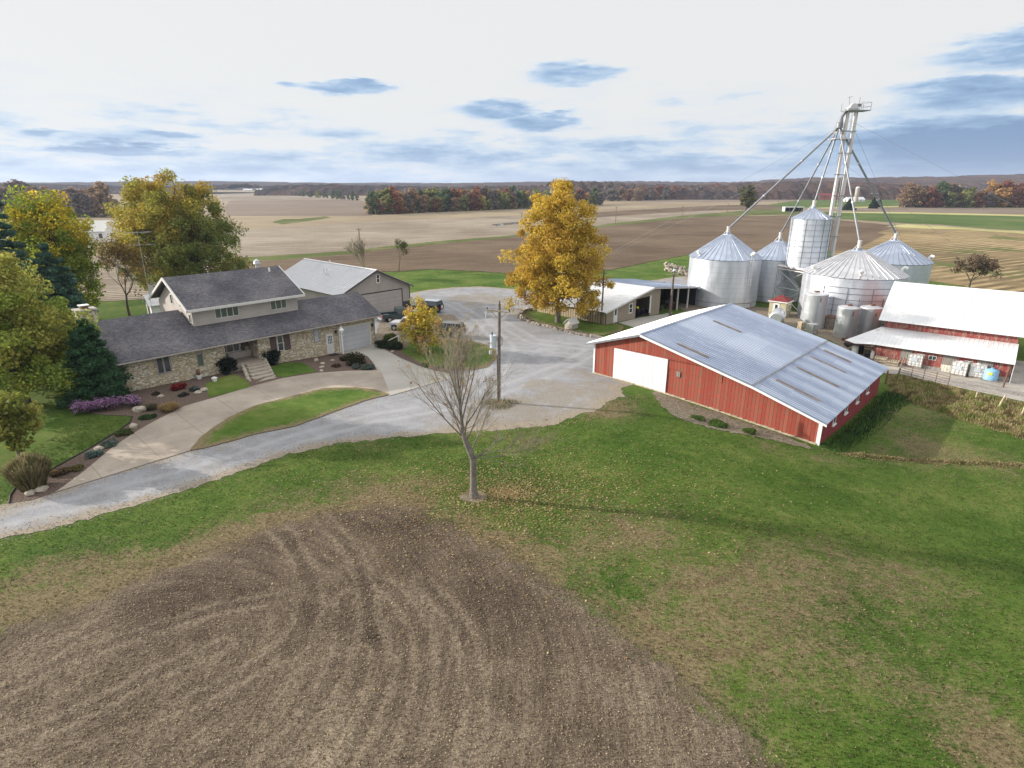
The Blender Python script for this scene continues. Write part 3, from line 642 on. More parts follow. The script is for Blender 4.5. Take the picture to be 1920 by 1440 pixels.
def build_house():
    m = MAT; A = (-16.1, 67.7, 0.0)
    h = thing('house', 'stone ranch house with grey shingle roof, taupe upper storey and attached garage', 'house', A, HA)
    w = M(); D = 8.0; T = 3.72
    w.box(-26.1, 0, -.4, -17.1, 9.6, T); w.box(-13.85, 0, -.4, 0, 7.9, T)
    w.box(-17.1, 1.9, -.4, -13.85, 8.2, T-.1)
    for (u, y1, ry, rz) in ((-26.1, 9.6, 5.0, 6.2), (-.3, 7.9, 3.9, 5.65)):
        w.prism_x([(0.02, T), (y1-.02, T), (ry, rz)], u, u+.3)
    w.build('stone_wall', m['stone'], h)
    # lower roof
    p = .458; z = lambda y: 3.62+p*(y+.7)
    r = M()
    r.slab([(-26.6, -.7, z(-.7)), (.7, -.7, z(-.7)), (.7, 4.0, z(4.0)), (-7.7, 4.0, z(4.0)), (-7.7, 2.5, z(2.5)), (-18.9, 2.5, z(2.5)), (-18.9, 5.2, z(5.2)), (-26.6, 5.2, z(5.2))], .16)
    r.slab([(-26.6, 5.203, z(5.2)), (-18.9, 5.203, z(5.2)), (-18.9, 10.4, 3.95), (-26.6, 10.4, 3.95)], .16)
    r.slab([(-7.7, 4.003, z(4)), (.7, 4.003, z(4)), (.7, 8.6, 3.7), (-7.7, 8.6, 3.7)], .16)
    r.build('roof', m['shingle'], h, )
    g = M(); g.box(-26.6, -.80, z(-.7)-.17, .7, -.703, z(-.7)-.06)
    g.build('gutter', m['gutter'], h)
    for u in (-.05, -26.0): M().tube([(u, -.76, z(-.7)-.17), (u, -.12, 3.2), (u, -.1, .1 if u > -1 else .75)], .045, 5).build('downspout', m['gutter'], h)
    # upper storey
    U0, U1, Y0, Y1 = -18.7, -7.9, 2.4, 11.2
    w = M(); w.box(U0, Y0, 3.0, U1, Y1, 6.55)
    ry, rz = 6.7, 9.35
    w.prism_x([(Y0+.01, 6.55), (Y1-.01, 6.55), (ry, rz-.15)], U0, U0+.25); w.prism_x([(Y0+.01, 6.55), (Y1-.01, 6.55), (ry, rz-.15)], U1-.25, U1)
    w.build('upper_wall', m['siding'], h)
    r = M(); e = .75; sl = (rz-6.82)/(ry-1.65)
    r.slab([(U0-.6, 1.65, 6.82), (U1+.45, 1.65, 6.82), (U1+.45, ry, rz), (U0-.6, ry, rz)], .12)
    r.slab([(U0-.6, ry+.003, rz), (U1+.45, ry+.003, rz), (U1+.45, 11.9, 6.75), (U0-.6, 11.9, 6.75)], .12)
    r.build('roof', m['shingle'], h)
    f = M(); f.box(U0-.6, 1.5, 6.56, U1+.45, 1.647, 6.80)
    for u in (U0-.72, U1+.453):
        f.prism_x([(1.6, 6.55), (1.6, 6.8), (ry, rz+.01), (11.95, 6.74), (11.95, 6.5), (ry, rz-.26)], u, u+.117)
    f.box(U0-.6, 1.65, 6.52, U1+.45, Y0-.004, 6.56)
    f.build('fascia', m['trim'], h)
    # windows, placed on the wall plane
    fm = (m['frame'], m['glassg']); wm = (m['trim'], m['glass'])
    window_front(h, -16.6, 5.45, -14.25, 6.5, Y0, (m['trim'], m['glassg']), 4, label='four-light window of the upper storey')
    window_front(h, -10.95, 5.45, -9.15, 6.5, Y0, (m['trim'], m['glassg']), 3, label='three-light window of the upper storey')
    window_side(h, 4.6, 6.55, 5.2, 7.5, U0, (m['trim'], m['glass']), 1); window_side(h, 6.9, 6.6, 7.5, 7.6, U0, (m['trim'], m['glass']), 1); window_side(h, 2.7, 5.3, 3.2, 6.2, U0, (m['trim'], m['glass']), 1)
    window_front(h, -23.2, 1.75, -21.95, 3.55, 0, (m['frame'], m['glass']), 2, fr=.13)
    window_front(h, -19.75, 1.75, -19.15, 2.95, 0, fm, 1); M().box(-19.8, 0, 2.96, -19.1, -.04, 3.6).build('infill_panel', m['frame'], h)
    window_front(h, -11.85, 1.62, -11.2, 3.3, 0, (m['trim'], m['glass']), 1, rows=2)
    s = M(); s.box(-12.6, -.003, 1.6, -11.95, -.06, 3.6); s.build('shutter', m['shutter'], h); s = M(); s.box(-11.1, -.003, 1.6, -10.45, -.06, 3.6); s.build('shutter', m['shutter'], h)
    window_front(h, -7.75, 1.75, -7.1, 3.6, 0, (m['frame'], m['drape']), 1)
    dd = M(); dd.box(-6.35, 0, .2, -5.45, -.05, 2.45); do = dd.build('door', m['trim'], h)
    window_front(do, -6.2, 1.25, -5.6, 2.25, -.051, (m['white'], m['glass']), 3, 'door_window', .05, rows=3)
    M().ball((-5.55, -.1, 1.2), .05, 6, 4).build('handle', m['steel'], do)
    M().box(-6.4, -.9, .1, -5.4, -.15, .14).build('door_mat', m['black'], h)
    t = M(); t.box(-4.75, 0, .1, -4.6, -.06, 2.9); t.box(-.72, 0, .1, -.57, -.06, 2.9); t.box(-4.6, 0, 2.75, -.72, -.06, 2.9); t.build('garage_door_trim', m['trim'], h)
    M().box(-4.6, 0, .1, -.72, -.02, 2.75).build('garage_door', m['gdoor'], h)
    for u in (-5.1, -.3): M().box(u-.08, 0, 2.3, u+.08, -.16, 2.65).build('wall_lamp', m['black'], h)
    # porch
    po = M(); po.box(-17.08, -.5, .2, -13.87, 1.88, 1.28); po.build('porch_floor', m['aggregate'], h)
    M().box(-17.05, 1.88, 1.3, -13.9, 1.7, 1.95).build('porch_wall', m['siding'], h)
    window_front(h, -16.9, 2.0, -14.9, 3.3, 1.88, (m['trim'], m['glass']), 3, 'porch_window')
    M().box(-14.75, 1.88, 1.95, -13.95, 1.8, 3.35).build('front_door', m['shutter'], h)
    M().box(-17.1, -.1, 3.3, -13.85, .15, 3.62).build('porch_beam', m['frame'], h)
    # chimney
    c = M(); c.box(-26.75, 7.0, 0, -25.2, 8.3, 7.0); ch = c.build('chimney', m['stone'], h)
    M().box(-26.85, 6.9, 7.0, -25.1, 8.4, 7.14).build('chimney_cap', m['conc'], ch)
    k = M(); k.box(-26.3, 7.35, 7.14, -25.7, 7.95, 7.42); k.build('flue', m['rusty'], ch); M().box(-26.4, 7.25, 7.43, -25.6, 8.05, 7.5).build('flue_lid', m['white'], ch)
    M().tube([(-8.9, 5.9, 8.7), (-8.9, 5.9, 9.35)], .1, 8).build('roof_vent', m['white'], h)
    v = M(); v.cyl((-9.4, 7.6), .22, 8.7, 9.7, 10); v.cyl((-9.4, 7.6), .38, 9.7, 9.95, 10, .3); v.cyl((-9.4, 7.6), .32, 10.0, 10.2, 10, .05); v.build('chimney_pipe', m['steel'], h)
    # rear metal-roofed wing seen between house and shed
    r = M(); ribbed(r, [(-9.5, 7.2, 3.9), (-3, 7.2, 3.9), (-3, 13.5, 4.2), (-9.5, 13.5, 4.2)], 18); r.build('rear_roof', m['tin_shed'], h)
    M().box(-9.3, 8.7, 0, -3.2, 13.2, 3.75).build('rear_wall', m['siding'], h)
    # entrance steps: a thing of its own
    st = thing('entry_steps', 'broad exposed aggregate steps climbing to the porch between rough stone edges', 'steps', A, HA)
    b = M(); b2 = M()
    for i in range(6):
        y1 = -.52-i*.66; zt = 1.2-i*.155; u0 = -15.65-i*.17; b.box(u0, y1, -.2, u0+2.0, y1-.655, zt); b2.box(u0, y1-.658, zt-.13, u0+2.0, y1-.70, zt+.008)
    b.build('tread', m['aggregate'], st); b2.build('riser_edge', m['paleRock'], st)
    for sgn in (0, 1):
        q = M(); rs = random.Random(5+sgn)
        for i in range(13):
            y = -.4-i*.34; u = -15.82-(.17*i*.34/.66)+sgn*2.3; q.ball((u, y, 1.12-i*.082), (.2, .24, .2), 7, 5, .2, True, rs)
        q.build('stone_edge', m['paleRock'], st)
def build_shed():
    m = MAT; A = (-15.8, 90.7, 0.0)
    s = thing('machine_shed', 'large taupe metal shed with pale ribbed roof behind the stone house', 'shed', A, HA)
    w = M(); E_, P_, L, Wd = 3.4, 6.15, 19.5, 11.9
    w.box(-Wd, 0, -.3, 0, .2, E_); w.box(-Wd, L-.2, -.3, 0, L, E_); w.box(-Wd, .2, -.3, -Wd+.2, L-.2, E_); w.box(-.2, .2, -.3, 0, L-.2, E_)
    for y in (0, L-.2): w.prism_y([(-Wd, E_), (0, E_), (-Wd/2, P_)], y, y+.2)
    w.build('wall', m['shedmetal'], s)
    M().box(-1.25, -.004, 0, .03, -.05, 1.0).build('wainscot', m['wains'], s)
    sl = (P_-E_)/(Wd/2); o = .5
    r = M(); ribbed(r, [(-Wd-o, -.5, E_-sl*o+.12), (-Wd-o, L+.4, E_-sl*o+.12), (-Wd/2, L+.4, P_+.12), (-Wd/2, -.5, P_+.12)], 34, .04); r.build('roof', m['tin_shed'], s)
    r = M(); ribbed(r, [(o, -.5, E_-sl*o+.12), (o, L+.4, E_-sl*o+.12), (-Wd/2, L+.4, P_+.12), (-Wd/2, -.5, P_+.12)], 34, .04); r.build('roof', m['tin_shed'], s)
    c = M(); c.slab([(-Wd/2-.2, -.54, P_+.1), (-Wd/2, -.54, P_+.2), (-Wd/2, L+.4, P_+.2), (-Wd/2-.2, L+.4, P_+.1)], .02); c.slab([(-Wd/2, -.54, P_+.2), (-Wd/2+.2, -.54, P_+.1), (-Wd/2+.2, L+.4, P_+.1), (-Wd/2, L+.4, P_+.2)], .02); c.build('ridge_cap', m['white'], s)
    f = M(); f.prism_y([(-Wd-o, E_-sl*o-.08), (-Wd/2, P_-.08), (o, E_-sl*o-.08), (o, E_-sl*o+.1), (-Wd/2, P_+.1), (-Wd-o, E_-sl*o+.1)], -.56, -.5); f.build('gable_trim', m['wains'], s)
    M().box(-9.3, -.002, 0, -1.45, -.03, 2.9).build('overhead_door', m['gdoor2'], s)
    t = M(); t.box(-9.45, -.002, 0, -9.3, -.06, 3.05); t.box(-1.45, -.002, 0, -1.3, -.06, 3.05); t.box(-9.3, -.002, 2.9, -1.45, -.06, 3.05); t.build('door_trim', m['wains'], s)
    window_front(s, -5.85, 4.3, -5.2, 5.6, 0, (m['white'], m['glass']), 1, rows=2, fr=.12)
    for (y, z) in ((9.5, 0), (8.6, .1)):
        x = -8.6; zz = E_+sl*(x+Wd)+.12; M().tube([(x, y, zz-.1), (x, y, zz+.95)], .1, 8).build('vent_pipe', m['white'], s)
    M().tube([(-6.0, 12, P_), (-6.0, 12, P_+.5)], .12, 8).build('vent_pipe', m['white'], s)
    k = M(); 
    for y in (0,): k.box(.02, -.06, -.2, .1, .15, E_-.05)
    k.build('corner_trim', m['wains'], s)
    # small canopy between garage and shed
    c = thing('side_canopy', 'small metal canopy with a lantern at the back corner of the garage', 'canopy', (-16.1, 67.7, 0), HA)
    q = M(); ribbed(q, [(-.5, 6.6, 2.95), (2.0, 6.6, 2.95), (2.0, 12.2, 3.9), (-.5, 12.2, 3.9)], 8); q.build('canopy_roof', m['tin_barn'], c)
    M().box(1.8, 6.75, -.1, 1.92, 6.87, 2.85).build('post', m['frame'], c); M().box(1.8, 11.9, -.1, 1.92, 12.02, 3.7).build('post', m['frame'], c)
    q = M(); q.cyl((2.1, 6.5), .14, 2.2, 2.65, 8, .2); q.cyl((2.1, 6.5), .2, 2.66, 2.85, 8, .03); q.build('lantern', m['black'], c)
def build_tan():
    m = MAT; A = (12.5, 78.4, 0.0)
    s = thing('tan_workshop', 'tan board and batten workshop with pale metal roof beside the yellow tree', 'workshop', A, HA)
    L = 12.0; b = 2.05; pk = 3.45
    w = M(); w.box(0.2, 0, -.8, .35, L, 1.75); 
    w.build('batten_wall', m['tanboard'], s)
    # gable wall pieces around the open door
    g = M(); zt = lambda u: 1.75+(pk-1.75)*(u/12.2)
    g.prism_y([(.36, -.8), (7.8, -.8), (7.8, zt(7.8)), (.36, zt(.36))], 0, .15); g.prism_y([(7.8, 2.35), (11.9, 2.35), (11.9, zt(11.9)), (7.8, zt(7.8))], 0, .15)
    g.prism_y([(11.9, -1.2), (14.7, -1.2), (14.7, 3.05), (12.3, pk-.05), (11.9, zt(11.9))], 0, .15); g.box(14.55, .15, -1.2, 14.7, L, 3.0); g.box(.36, L-.15, -1, 14.55, L, 1.8)
    g.build('gable_wall', m['tanmetal'], s)
    r = M(); ribbed(r, [(-.35, -.35, 1.72), (-.35, L+.3, 1.72), (12.3, L+.3, pk+.12), (12.3, -.35, pk+.12)], 26); r.build('roof', m['tin_white'], s)
    r = M(); ribbed(r, [(27.2, -.35, 1.85), (27.2, L+.3, 1.85), (12.3, L+.3, pk+.12), (12.3, -.35, pk+.12)], 26); r.build('lean_to_roof', m['tin_barn'], s)
    f = M(); f.prism_y([(-.35, 1.52), (12.3, pk-.1), (27.2, 1.65), (27.2, 1.82), (12.3, pk+.08), (-.35, 1.69)], -.42, -.352); f.build('gable_trim', m['trim'], s)
    d = M().box(2.1, 0, -.1, 3.0, -.05, 1.95).build('door', m['white'], s)
    M().box(2.35, -.051, .9, 2.75, -.06, 1.75).build('door_window', m['glass'], d)
    window_front(s, 5.95, .55, 6.9, 1.98, 0, (m['white'], m['glass']), 1, rows=2, fr=.12)
    t = M(); t.box(11.6, -.003, -.2, 11.95, -.08, 2.4); t.build('sliding_door_edge', m['white'], s)
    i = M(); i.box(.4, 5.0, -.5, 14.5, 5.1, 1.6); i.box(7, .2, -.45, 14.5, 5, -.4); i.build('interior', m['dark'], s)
    # lean-to bays
    p = M()
    for u in (20.3, 23.8): M().box(u-.09, -.1, -1.6, u+.09, .08, 2.45).build('post', m['trim'], s)
    M().box(27.0, -.1, -1.7, 27.15, .1, 1.7).build('post', m['bluepoly'], s)
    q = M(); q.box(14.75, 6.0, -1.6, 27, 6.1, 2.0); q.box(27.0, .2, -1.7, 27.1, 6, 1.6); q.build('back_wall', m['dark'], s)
    # stored things
    ut = thing('utility_tractor', 'dark utility tractor parked inside the open workshop door', 'tractor', (A[0]+9.6*math.cos(HA)-1.6*math.sin(HA), A[1]+9.6*math.sin(HA)+1.6*math.cos(HA), -.38), HA+R(90))
    b = M(); b.box(-.4, -.35, .45, 1.2, .35, 1.1); b.box(-1.1, -.5, .5, -.4, .5, 1.0); b.build('body', m['black'], ut)
    b = M(); b.tube([(-.2, 0, 1.0), (0, 0, 1.35)], .03, 5); b.box(-.9, -.25, 1.0, -.5, .25, 1.3); b.build('seat', m['yellow'], ut)
    for (x, y, rr) in ((-.9, -.65, .6), (-.9, .45, .6), (.9, -.55, .35), (.9, .35, .35)): M().tube([(x, y, rr), (x, y+.2, rr)], rr, 14).build('wheel', m['black'], ut)
    rs = random.Random(3)
    for i in range(7):
        u = 15.6+i*1.55; v = 1.0+rs.random()*2; x = A[0]+u*math.cos(HA)-v*math.sin(HA); y = A[1]+u*math.sin(HA)+v*math.cos(HA)
        im = thing('implement', '%s farm implement stored under the workshop lean-to, %s bay from the tan wall' % (['red', 'rusty', 'grey', 'red', 'rusty', 'grey', 'brown'][i], ['first', 'second', 'third', 'fourth', 'fifth', 'sixth', 'last'][i]), 'implement', (x, y, gh(x, y)), HA+R(rs.uniform(-30, 30)))
        b = M(); b.bar((-.6, 0, .4), (.6, 0, .4), .14); b.bar((0, -.8, .45), (0, .8, .45), .12); b.bar((-.5, -.4, .4), (0, 0, 1.1), .08); b.bar((-.5, .4, .4), (0, 0, 1.1), .08)
        for k in range(4): b.bar((.3, -.6+k*.4, .4), (.5, -.6+k*.4, 0), .06)
        b.build('frame', m[['red', 'rusty', 'steel_dark', 'red', 'rusty', 'steel_dark', 'rusty'][i]], im)
        for yy in (-.75, .65): M().tube([(-.2, yy, .32), (-.2, yy+.12, .32)], .32, 12).build('wheel', m['black'], im)
BA = (8.2, 56.8, 0.0); BR = R(-42.7)
def bw(u, w, z=None):
    x = BA[0]+u*math.cos(BR)-w*math.sin(BR); y = BA[1]+u*math.sin(BR)+w*math.cos(BR)
    return (x, y, gh(x, y) if z is None else z)
def build_barn():
    m = MAT
    b = thing('red_barn', 'long low red board barn with a white sliding door and galvanised roof', 'barn', BA, BR)
    L = 19.0; up, zp, us, zs, ue, ze, zl = 5.25, 4.85, 15.9, 2.32, 21.5, .66, 3.25
    w = M(); w.prism_y([(0, -1.2), (21.2, -3), (21.2, ze), (us, zs-.1), (up, zp-.1), (0, zl)], 0, .2); w.prism_y([(0, -1.5), (21.2, -3), (21.2, ze), (us, zs-.1), (up, zp-.1), (0, zl)], L-.2, L)
    w.box(0, .2, -1.5, .2, L-.2, zl); w.build('wall', m['red'], b)
    w = M(); w.box(21.2, -.02, -3, 21.4, L+.02, ze-.05)
    o = w.build('side_wall', boards('red_side_boards', (.24, .035, .04), (.28, .045, .05), (.12, .04, .04), .5, (.6, .8), 1), b)
    # overlay belt of upper boards
    w = M(); w.prism_y([(-.0, 2.78), (13.2, 1.9), (13.2, 2.85), (up, zp-.12), (0, zl-.04)], -.035, -.003); w.build('upper_boards', m['red'], b)
    r = M(); ribbed(r, [(-.75, -.45, zl-.02-.2), (-.75, L+.4, zl-.02-.2), (up, L+.4, zp+.1), (up, -.45, zp+.1)], 62, .03, .06); r.build('roof', m['tin_white'], b)
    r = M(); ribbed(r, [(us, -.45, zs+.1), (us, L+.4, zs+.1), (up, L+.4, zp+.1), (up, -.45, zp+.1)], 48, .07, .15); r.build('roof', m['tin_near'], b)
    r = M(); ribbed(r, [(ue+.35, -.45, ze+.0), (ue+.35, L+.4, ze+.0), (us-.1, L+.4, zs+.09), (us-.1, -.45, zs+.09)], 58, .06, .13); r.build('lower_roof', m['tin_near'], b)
    c = M(); c.slab([(up-.18, -.47, zp+.13), (up, -.47, zp+.19), (up, L+.4, zp+.19), (up-.18, L+.4, zp+.13)], .02); c.slab([(up, -.47, zp+.19), (up+.18, -.47, zp+.13), (up+.18, L+.4, zp+.13), (up, L+.4, zp+.19)], .02); c.build('ridge_cap', m['tin_barn'], b)
    sl2 = (zs-ze+.09)/(ue+.35-us+.1); zz = lambda u: (ze+(ue+.35-u)*sl2) if u > us else (zs+.1+(us-u)*(zp-zs)/(us-up))
    for i, (u0, u1, ww) in enumerate(((8.2, 11.3, 1.35), (7.0, 10, 11.3), (16.6, 20.2, 3.3), (16.6, 20.3, 8.3), (16.4, 19.7, 12.6), (16.6, 19.2, 16.2))):
        q = M(); q.slab([(u0, ww, zz(u0)+.08), (u0, ww-.42, zz(u0)+.08), (u1, ww-.42, zz(u1)+.08), (u1, ww, zz(u1)+.08)], .01)
        q.build('rusty_roof_panel', m['rust'], b)
    q = M(); q.slab([(us-.12, -.4, zs+.165), (us+.1, -.4, zs+.1), (us+.1, L+.35, zs+.1), (us-.12, L+.35, zs+.165)], .01); q.build('roof_seam', m['steel_dark'], b)
    # white trims
    t = M(); t.prism_y([(up, zp-.14), (up, zp+.06), (us, zs+.05), (ue+.35, ze-.04), (ue+.35, ze-.2), (us, zs-.13)], -.5, -.452); t.build('rake_trim', m['white'], b)
    t = M(); t.prism_y([(-.75, zl-.42), (-.75, zl-.24), (up, zp+.07), (up, zp-.12)], -.5, -.452); t.build('rake_trim', m['steel_dark'], b)
    t = M(); t.box(-.06, -.06, -.3, .12, -.004, zl-.1); t.build('corner_board', m['white'], b); t = M(); t.box(21.2, -.08, -2.2, 21.48, -.004, ze-.1); t.build('corner_board', m['white'], b)
    d = M(); d.box(2.37, -.12, -.18, 8.07, -.05, 3.06); d.build('sliding_door', m['sheddoor'], b)
    M().box(2.1, -.16, 3.07, 11.5, -.04, 3.17).build('door_track', m['red'], b)
    for ww in (3.2, 6.6, 10.2, 13.7):
        window_side(b, ww, -.65, ww+.75, .05, 21.4, (m['white'], m['glass'] if ww < 13 else m['dark']), 1, sgn=1, sill=True, fr=.06)
    f = M(); rs = random.Random(4)
    for i in range(40):
        u = .3+i*.53; f.box(u-.27, -.16, gh(*bw(u, -.1)[:2])-.3, u+.25, -.045, gh(*bw(u, -.1)[:2])+.09+rs.random()*.05)
    f.build('footing', m['wood'], b)
    v = M(); v.box(9.0, -.09, 1.6, 9.35, -.045, 2.1); v.build('vent_flap', m['greyboard'], b)
def tfr():
    # second red barn: origin on the eave line, x along the front, y back
    t = (math.cos(R(-39.7)), math.sin(R(-39.7))); n = (-t[1], t[0]); t0, n0 = -10.5, 79.2
    return (t[0]*t0+n[0]*n0, t[1]*t0+n[1]*n0)
def build_barn2():
    m = MAT; o = tfr(); b = thing('cattle_barn', 'old red barn with bright white metal roofs and a long front lean-to', 'barn', (o[0], o[1], 0), R(-39.7))
    Lf = 13.0
    w = M(); w.box(0.3, .6, -3.2, Lf-.2, .8, -.05); w.build('front_wall', m['red2'], b)
    w = M()
    for u in (.1, Lf-.2): w.prism_x([(.81, -3.2), (5.3, -3.2), (5.3, 1.1), (.81, .15)], u, u+.2)
    w.build('end_wall', m['red2'], b)
    w = M(); w.box(.2, 5.25, .6, Lf, 5.45, 2.15); w.build('upper_wall', m['red2'], b)
    w = M(); w.prism_x([(5.46, .9), (17.5, .9), (17.5, 2.1), (11.3, 6.0), (5.46, 2.15)], Lf-.2, Lf); w.prism_x([(5.46, .9), (17.5, .9), (17.5, 2.1), (11.3, 6.0), (5.46, 2.15)], .2, .4); w.box(.4, 17.3, -3, Lf-.2, 17.5, 2.1); w.build('gable_wall', m['red2'], b)
    r = M(); ribbed(r, [(-.1, 0, .1), (Lf+.1, 0, .1), (Lf+.1, 5.24, 1.25), (-.1, 5.24, 1.25)], 30, .02); r.build('lean_to_roof', m['tin_white'], b)
    r = M(); r.add([(-.1, 0, .1), (-.1, 5.24, 1.25), (-3.3, 2.2, -.35), (-1.9, .4, -.2)], [(0, 1, 2, 3)]); r.add([(-.1, 0, .07), (-.1, 5.24, 1.22), (-3.3, 2.2, -.38), (-1.9, .4, -.23)], [(3, 2, 1, 0)]); r.build('side_roof', m['tin_white'], b)
    r = M(); ribbed(r, [(-.5, 4.7, 2.15), (Lf+.7, 4.7, 2.15), (Lf+.7, 11.3, 6.1), (-.5, 11.3, 6.1)], 44, .02); r.build('roof', m['tin_white'], b)
    r = M(); ribbed(r, [(-.5, 18, 2.0), (Lf+.7, 18, 2.0), (Lf+.7, 11.303, 6.1), (-.5, 11.303, 6.1)], 44, .02); r.build('roof', m['tin_white'], b)
    for u0, u1, mm in ((2.9, 4.0, 'greyboard'), (6.9, 8.2, 'greyboard'), (10.0, 11.4, 'greyboard')):
        M().box(u0, .59, -1.15, u1, .55, -.1).build('door_upper', m[mm], b)
    M().box(6.9, .59, -2.2, 8.2, .55, -1.16).build('door', m['peel'], b)
    for u in (4.5, 5.6, 8.9): window_front(b, u, -.85, u+.75, -.35, .6, (m['trim'], m['glass']), 2, fr=.05)
    w = M(); w.box(4.0, .59, -2.3, 6.9, .5, -1.6); w.box(8.2, .59, -2.3, 13.0, .5, -1.5); w.build('block_footing', m['yard'], b)
    w = M(); w.box(Lf+.05, .1, -2.2, Lf+.1, 5, .1); w.build('end_flashing', m['tin_white'], b)
# ------------------------------------------------------------------ grain bins and leg
def bin_(name, label, c, Rr, z0, ze, za, roofmat='galv_roof', ribs=36, capr=.9, stiff=False, ladder=None, group='grain bins around the leg', fans=(), hatch=None):
    m = MAT; s = thing(name, label, 'grain bin', (c[0], c[1], z0), 0, group); H = ze-z0; A = za-z0
    w = M(); w.cyl((0, 0), Rr, 0, H, 64, cap=False); w.build('bin_wall', m['galv'], s)
    r = M(); n = 64; e = Rr+.1; vs = [(e*math.cos(2*math.pi*i/n), e*math.sin(2*math.pi*i/n), H-.03) for i in range(n)]+[(capr*math.cos(2*math.pi*i/n), capr*math.sin(2*math.pi*i/n), A) for i in range(n)]
    r.add(vs, [(i, (i+1) % n, (i+1) % n+n, i+n) for i in range(n)], True)
    for i in range(ribs):
        a = 2*math.pi*(i+.5)/ribs; ca, sa = math.cos(a), math.sin(a); r.tube([(e*ca, e*sa, H+.0), (capr*ca, capr*sa, A+.03)], [.075, .04], 4, False)
    ro = r.build('bin_roof', m[roofmat], s)
    k = M(); k.cyl((0, 0), capr, A-.02, A+.12, 24, capr*.9); k.cyl((0, 0), capr*.35, A+.12, A+.45, 12); k.build('fill_cap', m['galv_roof'], s)
    g = M(); g.tube([((Rr+.03)*math.cos(2*math.pi*i/48), (Rr+.03)*math.sin(2*math.pi*i/48), H-.06) for i in range(49)], .05, 4, False); g.build('eave_ring', m['strut'], s)
    if stiff:
        q = M()
        for i in range(22):
            a = R(-150+i*13.5); q.bar(((Rr+.05)*math.cos(a), (Rr+.05)*math.sin(a), 0), ((Rr+.05)*math.cos(a), (Rr+.05)*math.sin(a), H*(.62 if i % 2 else .8)), .07)
        for j in range(1, 8):
            z = H*j/8.6; q.tube([((Rr+.05)*math.cos(R(-150+x*6)), (Rr+.05)*math.sin(R(-150+x*6)), z) for x in range(48)], .028, 4, False)
        q.build('stiffener', m['strut'], s)
    else:
        q = M(); q.tube([((Rr+.03)*math.cos(2*math.pi*i/48), (Rr+.03)*math.sin(2*math.pi*i/48), .9) for i in range(49)], .03, 4, False); q.build('base_ring', m['strut'], s)
    for a, zf in fans:
        a = R(a); x, y = Rr*.9*math.cos(a), Rr*.9*math.sin(a); z = H+(A-H)*(.1)
        f = M(); f.tube([(x, y, z), (x, y, z+.5), (x*1.04, y*1.04, z+.7), (x*1.1, y*1.1, z+.55)], [.2, .22, .24, .26], 10); f.build('roof_vent', m['white'], s)
    if ladder is not None:
        a = R(ladder); ca, sa = math.cos(a), math.sin(a); q = M(); rr = Rr+.22
        for d in (-.22, .22): q.tube([(rr*ca-d*sa, rr*sa+d*ca, .4), (rr*ca-d*sa, rr*sa+d*ca, H+.6)], .03, 4)
        for i in range(int((H)/.35)): z = .5+i*.35; q.tube([(rr*ca+.22*sa, rr*sa-.22*ca, z), (rr*ca-.22*sa, rr*sa+.22*ca, z)], .02, 4)
        lo = q.build('ladder', m['steel'], s)
        q = M()
        for i in range(5):
            z = H*.5+i*H*.12; q.tube([(rr*ca+.35*math.cos(t)*-sa+.45*math.sin(t)*ca, rr*sa+.35*math.cos(t)*ca+.45*math.sin(t)*sa, z) for t in [math.pi*k/8 for k in range(9)]], .03, 4)
        for t in (math.pi*.25, math.pi*.5, math.pi*.75): q.tube([(rr*ca+.35*math.cos(t)*-sa+.45*math.sin(t)*ca, rr*sa+.35*math.cos(t)*ca+.45*math.sin(t)*sa, z) for z in (H*.5, H+.5)], .025, 4)
        q.build('safety_cage', m['white'], lo)
        q = M()
        for i in range(9):
            t = i/8.5; rr2 = e+(capr-e)*t; z = H+(A-H)*t+.06; q.box(-.01, -.3, 0, .01, .3, .01) if 0 else None
            q.tube([(rr2*ca+.25*sa, rr2*sa-.25*ca, z), (rr2*ca-.25*sa, rr2*sa+.25*ca, z)], .03, 4)
        q.build('roof_ladder', m['steel'], s)
    return s
BINS = {'a': ((35.8, 101.0), 5.72, -1.3, 6.45, 10.0), 'b': ((46.1, 104.5), 4.2, -1.3, 5.85, 8.6), 'd': ((50.5, 88.0), 6.75, -1.5, 5.6, 8.75), 'e': ((63.1, 100.0), 5.85, -1.4, 5.95, 9.1)}
